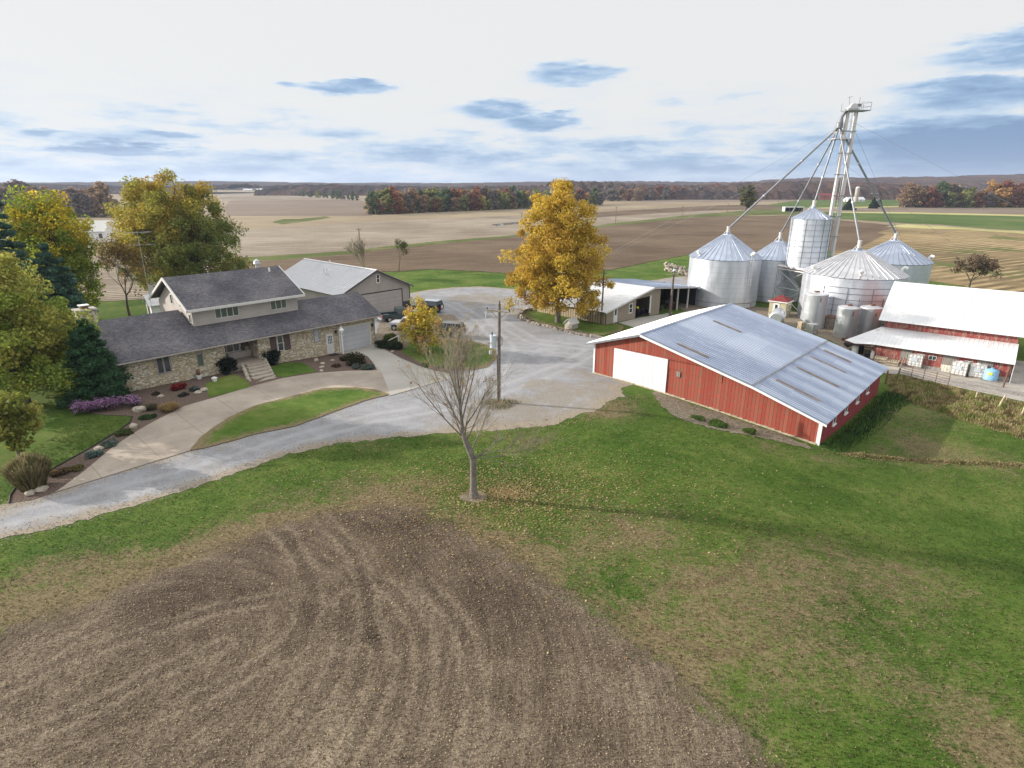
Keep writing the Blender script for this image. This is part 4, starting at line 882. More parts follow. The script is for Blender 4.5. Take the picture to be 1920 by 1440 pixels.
def build_bins():
    m = MAT
    c, r, z0, ze, za = BINS['a']; bin_('grain_bin', 'wide galvanised grain bin with caged ladder, nearest the tan workshop', c, r, z0, ze, za, 'galv_roof', 38, .8, ladder=-68, fans=((-160, 0), (-58, 0)))
    c, r, z0, ze, za = BINS['b']; bin_('grain_bin', 'smaller grain bin half hidden between the ladder bin and the raised hopper bin', c, r, z0, ze, za, 'galv_roof', 30, .8, fans=((-80, 0),))
    c, r, z0, ze, za = BINS['d']; bin_('grain_bin', 'widest grain bin with a dull ribbed roof and stiffened wall, in front of the leg', c, r, z0, ze, za, 'galv_old', 46, 1.2, True, fans=((-175, 0), (-18, 0), (-112, 0)))
    c, r, z0, ze, za = BINS['e']; bin_('grain_bin', 'grain bin with a blue tinged cone roof behind the white roofed red barn', c, r, z0, ze, za, 'galv_roof', 38, .8, fans=((-30, 0),))
    # raised hopper bin on a braced steel stand
    cx, cy, rr = 47.3, 96.8, 2.95; z0 = -1.3
    s = thing('hopper_bin', 'tall narrow hopper bin raised on a braced steel stand', 'hopper bin', (cx, cy, z0), 0)
    zb, zt, za = 5.4-z0, 12.85-z0, 14.35-z0
    w = M(); w.cyl((0, 0), rr, zb, zt, 48, cap=False); w.build('bin_wall', m['galv'], s)
    q = M()
    for j in range(1, 9): z = zb+(zt-zb)*j/9; q.tube([((rr+.02)*math.cos(2*math.pi*i/40), (rr+.02)*math.sin(2*math.pi*i/40), z) for i in range(41)], .028, 4, False)
    for i in range(14): a = 2*math.pi*i/14; q.bar(((rr+.03)*math.cos(a), (rr+.03)*math.sin(a), zb), ((rr+.03)*math.cos(a), (rr+.03)*math.sin(a), zt), .06)
    q.build('stiffener', m['strut'], s)
    r = M(); n = 48; r.add([((rr+.08)*math.cos(2*math.pi*i/n), (rr+.08)*math.sin(2*math.pi*i/n), zt-.03) for i in range(n)]+[(.35*math.cos(2*math.pi*i/n), .35*math.sin(2*math.pi*i/n), za) for i in range(n)], [(i, (i+1) % n, (i+1) % n+n, i+n) for i in range(n)], True)
    for i in range(26): a = 2*math.pi*i/26; r.tube([(rr*1.02*math.cos(a), rr*1.02*math.sin(a), zt), (.35*math.cos(a), .35*math.sin(a), za+.02)], [.06, .035], 4, False)
    r.cyl((0, 0), .38, za, za+.3, 12); r.build('bin_roof', m['galv_roof'], s)
    c = M(); c.cyl((0, 0), .4, 3.4, zb, 36, rr, True); c.build('hopper_cone', m['galv'], s)
    g = M(); g.cyl((0, 0), .3, 2.2, 3.4, 10); g.build('discharge_spout', m['steel'], s)
    k = 2.7; f = M()
    P = [(-k, -k), (k, -k), (k, k), (-k, k)]; ang = R(20); P = [(x*math.cos(ang)-y*math.sin(ang), x*math.sin(ang)+y*math.cos(ang)) for x, y in P]
    for i in range(4):
        a, b2 = P[i], P[(i+1) % 4]; f.bar((a[0], a[1], zb-.12), (b2[0], b2[1], zb-.12), .35); f.bar((a[0], a[1], zb-.55), (b2[0], b2[1], zb-.55), .18)
    f.build('stand_beam', m['legwhite'], s)
    for i in range(4): l = M(); l.bar((P[i][0], P[i][1], 0), (P[i][0], P[i][1], zb-.1), .26); l.build('leg', m['steel'], s)
    x = M()
    for i in range(4):
        a, b2 = P[i], P[(i+1) % 4]
        x.bar((a[0], a[1], 3.2), (b2[0], b2[1], zb-.6), .1); x.bar((a[0], a[1], zb-.6), (b2[0], b2[1], 3.2), .1); x.bar((a[0], a[1], 3.2), (b2[0], b2[1], 3.2), .13); x.bar((a[0], a[1], 0.1), (b2[0], b2[1], 3.1), .1); x.bar((a[0], a[1], 3.1), (b2[0], b2[1], .1), .1)
    x.build('cross_brace', m['steel'], s)
    # bucket elevator leg
    lx, ly = 50.9, 97.0; lz = -1.3
    s = thing('bucket_elevator', 'tall pale bucket elevator leg with a railed head platform above the bins', 'grain elevator', (lx, ly, lz), R(4)); T = 28.3-lz
    M().box(-.82, -.22, 0, -.44, .22, T).build('trunk', m['legwhite'], s); M().box(.5, -.22, 0, .88, .22, T).build('trunk', m['legwhite'], s)
    q = M()
    for d in (-.18, .26): q.bar((d, -.45, 1), (d, -.45, T), .05)
    for i in range(80): z = 1+i*.345; q.tube([(-.18, -.45, z), (.26, -.45, z)], .022, 4)
    lad = q.build('ladder', m['steel'], s)
    q = M()
    for i in range(27):
        z = 3.5+i*.92; q.tube([(.04+.28*math.cos(t), -.45-.5*math.sin(t), z) for t in [math.pi*k/6 for k in range(7)]], .014, 4)
    for t in (.8, 1.57, 2.34): q.bar((.04+.28*math.cos(t), -.45-.5*math.sin(t), 3.2), (.04+.28*math.cos(t), -.45-.5*math.sin(t), T), .02)
    q.build('safety_cage', m['steel'], lad)
    for i in range(9):
        z = 2+i*3.1; q = M(); q.box(-1.0, -.3, z, 1.05, -.224, z+.12); q.box(-1.0, .224, z, 1.05, .3, z+.12); q.box(-.02, -.223, z+.02, .06, .223, z+.1); q.build('trunk_tie', m['steel_dark'], s)
    p = M(); p.box(-1.2, -1.0, T, 2.2, .9, T+.12); p.build('platform', m['steel_dark'], s)
    p = M()
    for (x, y) in ((-1.2, -1.0), (2.2, -1.0), (2.2, .9), (-1.2, .9), (.7, -1.0), (.7, .9)): p.bar((x, y, T), (x, y, T+1.15), .06)
    for z in (T+.6, T+1.15): p.bar((.7, -1.0, z), (2.2, -1.0, z), .045); p.bar((2.2, -1.0, z), (2.2, .9, z), .045); p.bar((2.2, .9, z), (.7, .9, z), .045)
    p.build('guard_rail', m['steel_dark'], s)
    p = M(); p.box(-.85, -.3, T+.12, .95, .3, T+.45); p.tube([(.05, -.3, T+.45), (.05, .3, T+.45)], .62, 14); p.build('head_pulley_housing', m['legwhite'], s)
    p = M(); p.box(.9, .3, T+.7, 1.5, .8, T+1.1); p.tube([(1.2, .55, T+1.1), (1.25, .55, T+2.0)], .05, 5); p.build('drive_motor', m['steel_dark'], s)
    p = M(); p.bar((-1.2, -.8, T+1.1), (-1.2, -.8, T+1.9), .05); p.bar((-1.5, -.8, T+1.75), (-.8, -.8, T+1.9), .05); p.build('wind_mast', m['steel_dark'], s)
    p = M(); p.tube([(-.9, 0, T+.2), (-1.5, 0, T-.8), (-1.6, 0, T-1.6)], [.25, .25, .45], 10); p.cyl((-1.6, 0), .5, T-2.3, T-1.6, 12); p.build('distributor', m['steel_dark'], s)
    p = M(); p.box(-2.5, -.9, T-3.9, .3, .9, T-3.8)
    for xx in (-2.5, -1.6): p.bar((xx, -.9, T-3.85), (xx, -.9, T-2.9), .05); p.bar((xx, .9, T-3.85), (xx, .9, T-2.9), .05)
    p.bar((-2.5, -.9, T-2.9), (.3, -.9, T-2.9), .05); p.bar((-2.5, -.9, T-2.9), (-2.5, .9, T-2.9), .05); p.build('distributor_platform', m['legwhite'], s)
    M().box(-1.5, -.6, 0, 1.5, .6, 1.2).build('boot', m['steel'], s)
    top = Vector((lx-1.6, ly-.1, 28.3-2.1))
    def spout(label, dst, r=.135):
        a = top.copy(); b = Vector(dst); d = (b-a)
        o = thing('grain_spout', label, 'spout', tuple(a), 0, 'grain spouts')
        q = M(); q.tube([(0, 0, 0), tuple(d)], r, 8); q.build('spout_tube', m['steel_dark'], o)
        q = M()
        for f in (.32, .66): c = d*f; q.tube([tuple(c-d.normalized()*.12), tuple(c+d.normalized()*.12)], r+.06, 8)
        q.build('coupling', m['steel'], o)
        q = M(); side = d.cross(Vector((0, 0, 1))).normalized()
        c = d*.6; q.bar(tuple(c-side*.9), tuple(c+side*.9), .06); q.build('truss_strut', m['steel_dark'], o)
        q = M(); e = b-a; q.tube([tuple(e+Vector((0, 0, .35))), tuple(e+Vector((0, 0, -.75)))], [.3, .22], 8); q.tube([tuple(e), tuple(e+Vector((.75, .3, -1.1)))], .05, 4); q.tube([tuple(e), tuple(e+Vector((-.75, .3, -1.1)))], .05, 4); q.build('spout_end', m['legwhite'], o)
    spout('longest spout sloping down to the ladder bin by the tan workshop', (35.8, 101, 11.0), .16)
    spout('spout running down to the smaller half hidden bin', (46.1, 104.5, 9.8))
    spout('short steep spout down to the raised hopper bin', (47.3, 96.8, 15.2), .14)
    spout('spout crossing in front of the leg to the widest bin', (50.5, 88, 9.9))
    spout('spout on the far right running down to the blue roofed bin', (63.1, 100, 10.2), .16)
    for i, (dst, hgt) in enumerate((((80, 84, -1.4), 21), ((84, 122, -1.4), 27), ((10, 118, 0), 27), ((20, 150, -1), 24), ((90, 60, -2), 27))):
        o = M(); o.tube([(lx, ly, hgt), dst], .018, 3, False); o = o.build('guy_wire', m['steel_dark'])
        tag(o, ['guy wire from the middle of the leg down to the right', 'guy wire from the leg head to the far right field', 'guy wire from the leg head to the ground behind the yellow tree', 'guy wire from the leg to the brown field on the left', 'guy wire running from the leg head over the red barns'][i], 'wire', 'guy wires of the leg')
    # control house with a dark red hip roof
    p = atg(1432, 577); s = thing('control_house', 'small cream hut with a dark red hip roof beside the bins', 'hut', (34.9+6.6, 90.6, -1.3), R(47.3)); k = 1.25; h = 2.35
    M().box(-k, -k, -.2, k, k, h).build('wall', m['cream'], s)
    r = M(); o = k+.2; r.add([(-o, -o, h), (o, -o, h), (o, o, h), (-o, o, h), (0, 0, h+.85), (-o, -o, h-.1), (o, -o, h-.1), (o, o, h-.1), (-o, o, h-.1)], [(0, 1, 4), (1, 2, 4), (2, 3, 4), (3, 0, 4), (0, 5, 6, 1), (1, 6, 7, 2), (2, 7, 8, 3), (3, 8, 5, 0), (8, 7, 6, 5)]); r.build('roof', m['maroon'], s)
    f = M(); f.box(-o-.02, -o-.02, h-.16, o+.02, -o+.04, h-.02); f.box(-o-.02, -o+.05, h-.16, -o+.04, o, h-.02); f.build('fascia', m['white'], s)
    d = M().box(-k-.001, -.3, 0, -k-.06, .62, 2.0).build('door', m['white'], s); M().box(-k-.061, -.05, 1.1, -k-.07, .35, 1.8).build('door_window', m['glass'], d)
    window_front(s, -.35, .95, .4, 1.85, -k, (m['white'], m['glass']), 1, rows=2, fr=.1)
    # small upright tanks
    for i, (xy, rr, z0, zt, lab) in enumerate((((42.8, 82.8), 1.55, -1.6, 3.4, 'tallest dented upright tank standing apart, behind the red barn roof'),
                                          ((44.7, 77.6), 1.32, -1.7, 2.5, 'dented upright tank, the middle one of the three'),
                                          ((47.9, 77.9), 1.35, -1.7, 2.45, 'upright tank partly behind the white roof of the cattle barn'))):
        s = thing('feed_tank', lab, 'tank', (xy[0], xy[1], z0), 0, 'small upright tanks'); H = zt-z0
        w = M(); w.cyl((0, 0), rr, 0, H, 40); w.build('tank_wall', m['tank'], s)
        q = M(); q.cyl((0, 0), rr+.02, H-.04, H+.05, 40, rr*.98); q.cyl((0, 0), rr*.98, H+.05, H+.3, 40, .3); q.build('tank_roof', m['galv_old'], s)
        q = M(); q.tube([(-.1, -rr-.05, H-.9), (-.1, -rr-.05, H-.3)], .06, 6); q.box(-.3, -.3, H+.2, .3, .3, H+.42); q.build('fitting', m['rusty'], s)
        q = M()
        for j in range(1, 4): z = H*j/4; q.tube([((rr+.01)*math.cos(2*math.pi*t/36), (rr+.01)*math.sin(2*math.pi*t/36), z) for t in range(37)], .02, 4, False)
        q.build('seam', m['galv_old'], s)
    # horizontal fuel tank
    s = thing('fuel_tank', 'rust stained horizontal tank lying behind the red barn ridge', 'tank', (38.4, 84.3, -1.5), R(60))
    q = M(); q.tube([(-1.9, 0, 1.35), (-1.8, 0, 1.35), (1.8, 0, 1.35), (1.9, 0, 1.35)], [.75, .98, .98, .75], 24); q.build('tank_body', m['tank'], s)
    q = M()
    for x in (-1.2, 1.2): q.box(x-.12, -.7, 0, x+.12, .7, .7)
    q.build('cradle', m['oldwood'], s); M().tube([(-.3, -.85, 2.2), (-.3, -1.0, .4)], .04, 5).build('hose', m['black'], s)
    for i, (x, y, sx, sy, hh, mm, lab) in enumerate(((41.2, 82.8-3.4, .5, .5, 1.5, 'steel', 'grey metal cabinet behind the red barn roof'), (45.4, 82.5, .95, .8, 1.9, 'oldwood', 'dark weathered plywood box beside the tallest upright tank'), (40.2, 80.6, .35, .3, 1.5, 'wood', 'pale timber crate beside the metal cabinet'))):
        s = thing(['cabinet', 'plywood_box', 'crate'][i], lab, ['cabinet', 'box', 'crate'][i], (x, y, -1.7), R(30))
        M().box(-sx, -sy, .08, sx, sy, hh).build('body', m[mm], s); M().box(-sx-.05, -sy-.05, hh, sx+.05, sy+.05, hh+.07).build('lid', m['rusty' if i == 1 else mm], s)
        q = M(); q.box(-sx+.04, -sy-.03, .25, -sx+.12, -sy-.002, hh-.15); q.box(sx-.12, -sy-.03, .25, sx-.04, -sy-.002, hh-.15); q.box(-sx+.12, -sy-.03, hh*.5, sx-.12, -sy-.002, hh*.5+.08); q.build('front_batten', m['oldwood'], s)
    # small red lean-to roof peeking over the barn
    s = thing('loading_shed', 'little red shed with a pale gable roof behind the barn lower roof', 'shed', bw(15.6, 21.8), BR); 
    w = M(); w.box(-5.0, -1.4, -.3, 0, 1.4, 2.0); w.prism_x([(-1.4, 2.0), (1.4, 2.0), (0, 3.1)], -.2, -.002); w.build('wall', m['red2'], s)
    r = M(); ribbed(r, [(-5.2, -1.7, 1.85), (.2, -1.7, 1.85), (.2, 0, 3.2), (-5.2, 0, 3.2)], 12); ribbed(r, [(-5.2, 1.7, 1.85), (.2, 1.7, 1.85), (.2, .003, 3.2), (-5.2, .003, 3.2)], 12); r.build('roof', m['tin_white'], s)
# ------------------------------------------------------------------ poles
def build_poles():
    m = MAT
    p = atg(935, 755); s = thing('utility_pole', 'weathered power pole with a transformer can and one crossarm beside the gravel drive', 'pole', p, 0)
    M().tube([(0, 0, -.3), (.12, 0, 8.7)], [.17, .115], 10).build('pole_shaft', m['pole'], s)
    q = M(); q.hexa([(-.95, -.17, 8.13), (1.0, -.17, 7.9), (1.0, -.05, 7.9), (-.95, -.05, 8.13), (-.95, -.17, 8.25), (1.0, -.17, 8.02), (1.0, -.05, 8.02), (-.95, -.05, 8.25)]); q.build('crossarm', m['wood'], s)
    q = M(); q.bar((-.55, -.12, 8.05), (.1, -.12, 7.4), .04); q.bar((.7, -.12, 7.95), (.1, -.12, 7.4), .04); q.build('brace', m['oldwood'], s)
    for x in (-.88, .93): q = M(); q.cyl((x, -.11), .05, 8.1-.1*x, 8.33-.1*x, 8, .03); q.build('insulator', m['black'], s)
    M().cyl((.14, 0), .045, 8.68, 8.9, 8).build('insulator', m['black'], s)
    q = M(); q.tube([(-1.0, -.15, 7.5), (-1.0, -.15, 8.05)], [.04, .06], 6); q.build('fuse_cutout', m['ceramic'], s)
    t = M(); t.cyl((-.42, -.05), .28, 4.95, 5.95, 16); t.cyl((-.42, -.05), .3, 5.95, 6.03, 16); t.build('transformer', m['ceramic'], s)
    q = M(); q.cyl((-.5, -.12), .05, 6.03, 6.3, 6); q.tube([(-.66, 0, 5.7), (-.75, 0, 5.6)], .05, 5); q.build('bushing', m['black'], s)
    q = M(); q.cyl((-.65, -.15), .13, 4.45, 4.75, 10); q.build('meter_can', m['ceramic'], s)
    q = M(); q.tube([(.1, 0, 6.0), (.35, 0, 5.8), (.32, 0, 5.2), (.1, 0, 5.0)], .025, 4); q.tube([(-.1, -.16, 4.4), (-.05, -.17, 0)], .035, 5); q.build('conduit', m['black'], s)
    p = atg(1127, 608); s = thing('utility_pole', 'slender dark pole standing at the corner of the tan workshop', 'pole', p, 0)
    M().tube([(0, 0, -.3), (.06, 0, 7.3)], [.13, .09], 8).build('pole_shaft', m['pole'], s); q = M(); q.bar((-.5, 0, 6.9), (.5, 0, 6.9), .09); q.build('crossarm', m['pole'], s)
    p = (23.4, 86.4, gh(23.4, 86.4)); s = thing('yard_light_pole', 'wooden pole with a yard lamp and short crossarm in front of the workshop lean-to', 'pole', p, 0)
    M().tube([(0, 0, -.3), (.05, 0, 6.6)], [.2, .15], 8).build('pole_shaft', m['pole'], s); q = M(); q.bar((-1.0, 0, 6.45), (1.0, 0, 6.3), .12); q.build('crossarm', m['wood'], s)
    q = M(); q.tube([(.05, 0, 6.5), (-.1, -.3, 7.0), (-.1, -.7, 7.2)], .04, 5); q.ball((-.1, -.8, 7.15), (.28, .28, .2), 10, 6); q.build('lamp', m['ceramic'], s)
    s = thing('barn_lamp', 'small dark lamp on a bracket at the end of the workshop lean-to roof', 'lamp', (12.5+26.6*math.cos(HA), 78.4+26.6*math.sin(HA), 1.9), 0)
    q = M(); q.tube([(0, 0, 0), (.9, -.3, .15)], .04, 5); q.build('bracket', m['black'], s); q = M(); q.cyl((.35, -.1), .25, -.35, .1, 10, .08); q.build('shade', m['ceramic'], s)
    # poles out in the fields
    for i, (bx, by, tx, ty, lab) in enumerate(((676, 470, 675, 427, 'field pole rising behind the bare bush at the shed'), (1154, 421, 1154, 387, 'field power pole just right of the yellow tree'), (1278, 410, 1278, 385, 'field power pole midway between the yellow tree and the lone field tree'),
                                          (1457, 393, 1457, 373, 'field pole right of the lone field tree'), (978, 425, 979, 398, 'field pole at the left edge of the yellow tree'), (1364, 398, 1369, 382, 'short leaning post left of the lone field tree'))):
        p = atg(bx, by); d = math.hypot(p[1]*math.cos(TH)-(p[2]-CAMH)*math.sin(TH)*1, 0); a = ray(tx, ty); zt = CAMH+a[2]*p[1]/a[1]
        s = thing('field_pole', lab, 'pole', p, 0, 'power poles across the fields'); k = zt-p[2]
        M().tube([(0, 0, -.2), (0, 0, k)], [.17, .12], 6).build('pole_shaft', m['pole'], s); q = M(); q.bar((-.8, 0, k-.5), (.8, 0, k-.5), .12); q.build('crossarm', m['pole'], s)
    s = thing('tv_antenna', 'thin rooftop television antenna on a mast among the big olive tree branches', 'antenna', (-48.6, 79.0, 0), R(10))
    M().tube([(0, 0, 0), (0, 0, 12.2)], .03, 6).build('mast', m['steel'], s)
    q = M(); q.bar((-1.6, 0, 12.0), (1.6, 0, 12.15), .035); q.bar((-1.4, 0, 10.4), (1.9, 0, 10.55), .035)
    for i in range(9): x = -1.4+i*.35; q.bar((x, -.5-.06*i, 12.05), (x, .5+.06*i, 12.05), .03)
    for i in range(5): x = -1.2+i*.6; q.bar((x, -.5, 10.5), (x, .5, 10.5), .02)
    q.build('antenna_array', m['steel'], s)
# ------------------------------------------------------------------ trees
def jitc(c, k, n, rs):
    return np.clip(np.array(c)[None, :]*(1+rs.uniform(-k, k, (n, 1)))*(1+rs.uniform(-k*.35, k*.35, (n, 3))), .004, .9)
def leafcloud(name, centers, rads, cols, per, size, mat, parent, seed=1, flat=1.0, jit=.3, droop=0.0, hollow=.35):
    """leaf quads scattered through many small clumps; cols (n,3) leaf colour of each clump"""
    rs = np.random.RandomState(seed); centers = np.asarray(centers, float); n = len(centers); N = n*per
    ci = np.repeat(np.arange(n), per)
    d = rs.normal(size=(N, 3)); d /= np.linalg.norm(d, axis=1)[:, None]+1e-9
    rad = (hollow+(1-hollow)*rs.uniform(0, 1, N)**.6)*np.asarray(rads)[ci]
    P = centers[ci]+d*rad[:, None]*np.array([1, 1, flat]); P[:, 2] -= droop*rs.uniform(0, 1, N)**2
    nrm = d*.55+rs.normal(size=(N, 3))*.75+np.array([0, 0, .35]); nrm /= np.linalg.norm(nrm, axis=1)[:, None]
    t = np.cross(nrm, rs.normal(size=(N, 3))); t /= np.linalg.norm(t, axis=1)[:, None]+1e-9; b = np.cross(nrm, t)
    s = size*rs.uniform(.4, 1.5, N); s1 = s[:, None]*.62; s2 = s[:, None]*.40
    V = np.stack([P-t*s1, P-b*s2+nrm*s1*.15, P+t*s1, P+b*s2+nrm*s1*.15], 1).reshape(-1, 3)
    c = np.asarray(cols)[ci]*(1+rs.uniform(-jit, jit, (N, 1)))*(1+rs.uniform(-.08, .08, (N, 3))); c = np.clip(c, .003, .9)
    return np_mesh(name, V, 4, mat, parent, c)
def limb(m, a, b, r0, r1, rs, wob=.12, n=5, seg=5):
    a, b = Vector(a), Vector(b); L = (b-a).length; pts = []; rr = []
    for i in range(seg+1):
        t = i/seg; p = a.lerp(b, t)
        if 0 < i < seg: p += Vector((rs.uniform(-1, 1), rs.uniform(-1, 1), rs.uniform(-.6, 1)))*L*wob*.5
        pts.append(p); rr.append(r0+(r1-r0)*t)
    m.tube(pts, rr, n, False); return pts
def prof_r(prof, t):
    for i in range(len(prof)-1):
        if prof[i][0] <= t <= prof[i+1][0]:
            k = (t-prof[i][0])/(prof[i+1][0]-prof[i][0]+1e-9); return prof[i][1]*(1-k)+prof[i+1][1]*k
    return prof[-1][1]
def full_tree(name, label, pos, H, Rr, z0, prof, pal, nclump=150, per=90, size=.34, cr=1.3, seed=1, trunk=.4, bark='bark', cat='tree', group=None, colfn=None, lobes=16, limbs=40, droop=0.0, sx=1.0, hollow=.3, jit=.38, lob=.38, rot=0):
    """deciduous tree: lobed crown of leaf clumps on real limbs; prof = [(height fraction, radius fraction)]"""
    rs = random.Random(seed); T = thing(name, label, cat, pos, rot, group); ch = H-z0
    L = []
    for i in range(lobes):
        t = (i+.5)/lobes; t = .04+.9*t; r = prof_r(prof, t)*Rr; a = i*2.399+rs.uniform(-.4, .4); k = rs.uniform(.40, .58)
        lr = max(.22*Rr, lob*r*rs.uniform(.8, 1.25)+.08*Rr); L.append((r*k*math.cos(a)*sx, r*k*math.sin(a), z0+t*ch, lr))
    L.append((0, 0, z0+.55*ch, .4*Rr)); L.append((0, 0, z0+.8*ch, .3*Rr))
    cs, cr_, cc = [], [], []
    wts = [l[3]**2 for l in L]
    for i in range(nclump):
        l = rs.choices(L, wts)[0]
        while True:
            v = Vector((rs.gauss(0, 1), rs.gauss(0, 1), rs.gauss(0, 1)))
            if v.length > .1: break
        v.normalize(); k = l[3]*rs.uniform(.55, 1.08); p = (l[0]+v.x*k, l[1]+v.y*k, l[2]+v.z*k*.9)
        if p[2] < z0-.3: p = (p[0], p[1], z0+rs.uniform(0, .8))
        cs.append(p); cr_.append(cr*rs.uniform(.6, 1.3)); cc.append(colfn(p, rs) if colfn else rs.choice(pal))
    tm = M(); fork = z0+ch*.12
    tp = limb(tm, (0, 0, -.2), (rs.uniform(-.2, .2), rs.uniform(-.2, .2), fork), trunk, trunk*.72, rs, .03, 10)
    top = limb(tm, tp[-1], (rs.uniform(-.4, .4), rs.uniform(-.4, .4), z0+ch*.85), trunk*.7, trunk*.1, rs, .05, 8)
    for c in rs.sample(cs, min(limbs, len(cs))):
        t = min(.95, max(0.0, (c[2]-fork)/(ch*.9))*.55); i = min(len(top)-1, int(t*(len(top)-1))); p0 = top[i]
        limb(tm, p0, c, trunk*.3*(1-t*.6), .03, rs, .12, 5)
    tm.build('trunk', MAT[bark], T)
    leafcloud('crown', cs, cr_, cc, per, size, MAT['leaf'], T, seed, .85, jit, droop, hollow)
    return T
def bare_tree(name, label, pos, H, seed, trunk=.3, depth=6, spread=.5, bark='bark', cat='tree', group=None, first=.3, nb=(3, 4), lean=(0, 0), up=.25, tips=None, ratio=.72, minr=.012, sticks=True, mainmat=None, n0=8):
    rs = random.Random(seed); T = thing(name, label, cat, pos, 0, group); m0 = M(); m1 = M(); ends = []
    def grow(p, d, L, r, k):
        seg = 3 if k > 1 else 4; pts = [p]; q = p.copy(); dd = d.copy()
        for i in range(seg):
            dd = (dd+Vector((rs.uniform(-1, 1), rs.uniform(-1, 1), rs.uniform(-.5, .9)))*.13).normalized(); q = q+dd*L/seg; pts.append(q.copy())
        r1 = r*(.62 if k < depth else .4); rr = [r+(r1-r)*i/seg for i in range(seg+1)]
        (m0 if k < 3 else m1).tube(pts, rr, n0 if k == 0 else (6 if k < 3 else (4 if k < 5 else 3)), False)
        if k >= depth: ends.append(q.copy()); return
        n = rs.randint(*nb)
        for i in range(n):
            a = rs.uniform(0, 2*math.pi) if k else i*2*math.pi/n+rs.uniform(-.4, .4)
            sp = spread*rs.uniform(.6, 1.25); o = dd.orthogonal().normalized(); o = Matrix.Rotation(a, 3, dd) @ o
            nd = (dd*math.cos(sp)+o*math.sin(sp)+Vector((0, 0, up))).normalized()
            st = pts[-1] if (i == 0 or k == 0) else pts[rs.randint(1, len(pts)-1)]
            grow(st.copy(), nd, L*ratio*rs.uniform(.8, 1.15), max(minr, r1*rs.uniform(.6, .85)), k+1)
    L0 = H*first
    grow(Vector((0, 0, -.1)), Vector((lean[0], lean[1], 1)).normalized(), L0, trunk, 0)
    m0.build('trunk', MAT[bark], T); m1.build('branches', MAT[mainmat or bark], T)
    return T, ends
def conifer(name, label, pos, H, Rr, seed, col, z0=.5, cat='tree', group=None, size=.3, tiers=16, per=70, droopy=.35, fat=.75):
    rs = random.Random(seed); T = thing(name, label, cat, pos, rs.uniform(0, 6), group); tm = M(); tm.tube([(0, 0, -.2), (0, 0, H*.96)], [H*.018+.06, .03], 8)
    cs, rr, cc = [], [], []
    for i in range(tiers):
        t = i/(tiers-1); z = z0+(H-z0)*t; r = Rr*((1-t)**fat)*rs.uniform(.82, 1.1); nb = max(3, int(9*(1-t)+3))
        for j in range(nb):
            a = 2*math.pi*(j+rs.random()*.7)/nb+i; k = rs.uniform(.75, 1.08); e = Vector((r*k*math.cos(a), r*k*math.sin(a), z-droopy*r*.3+rs.uniform(-.2, .2)))
            tm.tube([(0, 0, z), e], [.05, .02], 3, False)
            for s in (.4, .7, 1.0):
                cs.append((e.x*s, e.y*s, z+(e.z-z)*s)); rr.append((.28+.16*Rr*(1-t)*.8+.1)*rs.uniform(.8, 1.2)); k2 = .8+.4*rs.random(); cc.append((col[0]*k2, col[1]*k2, col[2]*k2))
    cs.append((0, 0, H-.3)); rr.append(.3); cc.append(col)
    tm.build('trunk', MAT['barkdark'], T); leafcloud('crown', cs, rr, cc, per, size, MAT['leaf'], T, seed, .6, .25, 0, .1); return T
def shrub(name, label, pos, r, hgt, col, seed, per=130, size=.1, n=14, group=None, cat='shrub', zoff=0.0, stem=True):
    rs = random.Random(seed); T = thing(name, label, cat, pos, 0, group); cs = []; rr = []; cc = []
    for i in range(n):
        a = rs.uniform(0, 6.28); k = rs.random()**.5*r*.7; t = rs.uniform(.25, .85); cs.append((k*math.cos(a), k*math.sin(a), hgt*t*(1-.3*k/r)+zoff)); rr.append(r*.45); q = rs.choice(col) if isinstance(col, list) else col; cc.append(q)
    leafcloud('foliage', cs, rr, cc, per, size, MAT['leaf'], T, seed, hgt/r/1.6 if hgt < r*1.6 else 1, .3, 0, .2)
    if stem:
        q = M()
        for i in range(5): limb(q, (0, 0, 0), cs[i], .03, .01, rs)
        q.build('stem', MAT['barkdark'], T)
    return T
def grass_clump(name, label, pos, r, hgt, cols, seed, n=900, w=.03, cat='ornamental grass', group=None, lean=.5):
    T = thing(name, label, cat, pos, 0, group); rs = np.random.RandomState(seed)
    a = rs.uniform(0, 6.283, n); k = rs.uniform(0, 1, n)**.5; b = np.stack([k*r*.45*np.cos(a), k*r*.45*np.sin(a), np.zeros(n)], 1)
    h = hgt*rs.uniform(.6, 1.1, n)*(1-.3*k); out = lean*r*(k+rs.uniform(-.2, .4, n)); tip = b+np.stack([out*np.cos(a), out*np.sin(a), h], 1)
    mid = (b+tip)/2+np.array([0, 0, 1])*(h*.12)[:, None]; t = np.stack([-np.sin(a), np.cos(a), 0*a], 1)*w*.5+rs.normal(size=(n, 3))*w*.1
    V = np.stack([b-t, b+t, mid+t, mid-t, mid-t, mid+t, tip+t*.4, tip-t*.4], 1).reshape(-1, 3); ci = rs.randint(0, len(cols), n)
    c = np.repeat(np.array(cols)[ci]*(1+rs.uniform(-.25, .25, (n, 1))), 2, 0); np_mesh('blades', V, 4, MAT['leaf'], T, c); return T
def topz(px, py, Y):
    a = ray(px, py); return CAMH+a[2]*Y/a[1]
PR_ROUND = [(0, .55), (.15, .85), (.4, 1.0), (.65, .9), (.85, .62), (1, .25)]
PR_EGG = [(0, .6), (.2, .9), (.4, 1.0), (.6, .8), (.8, .5), (1, .14)]
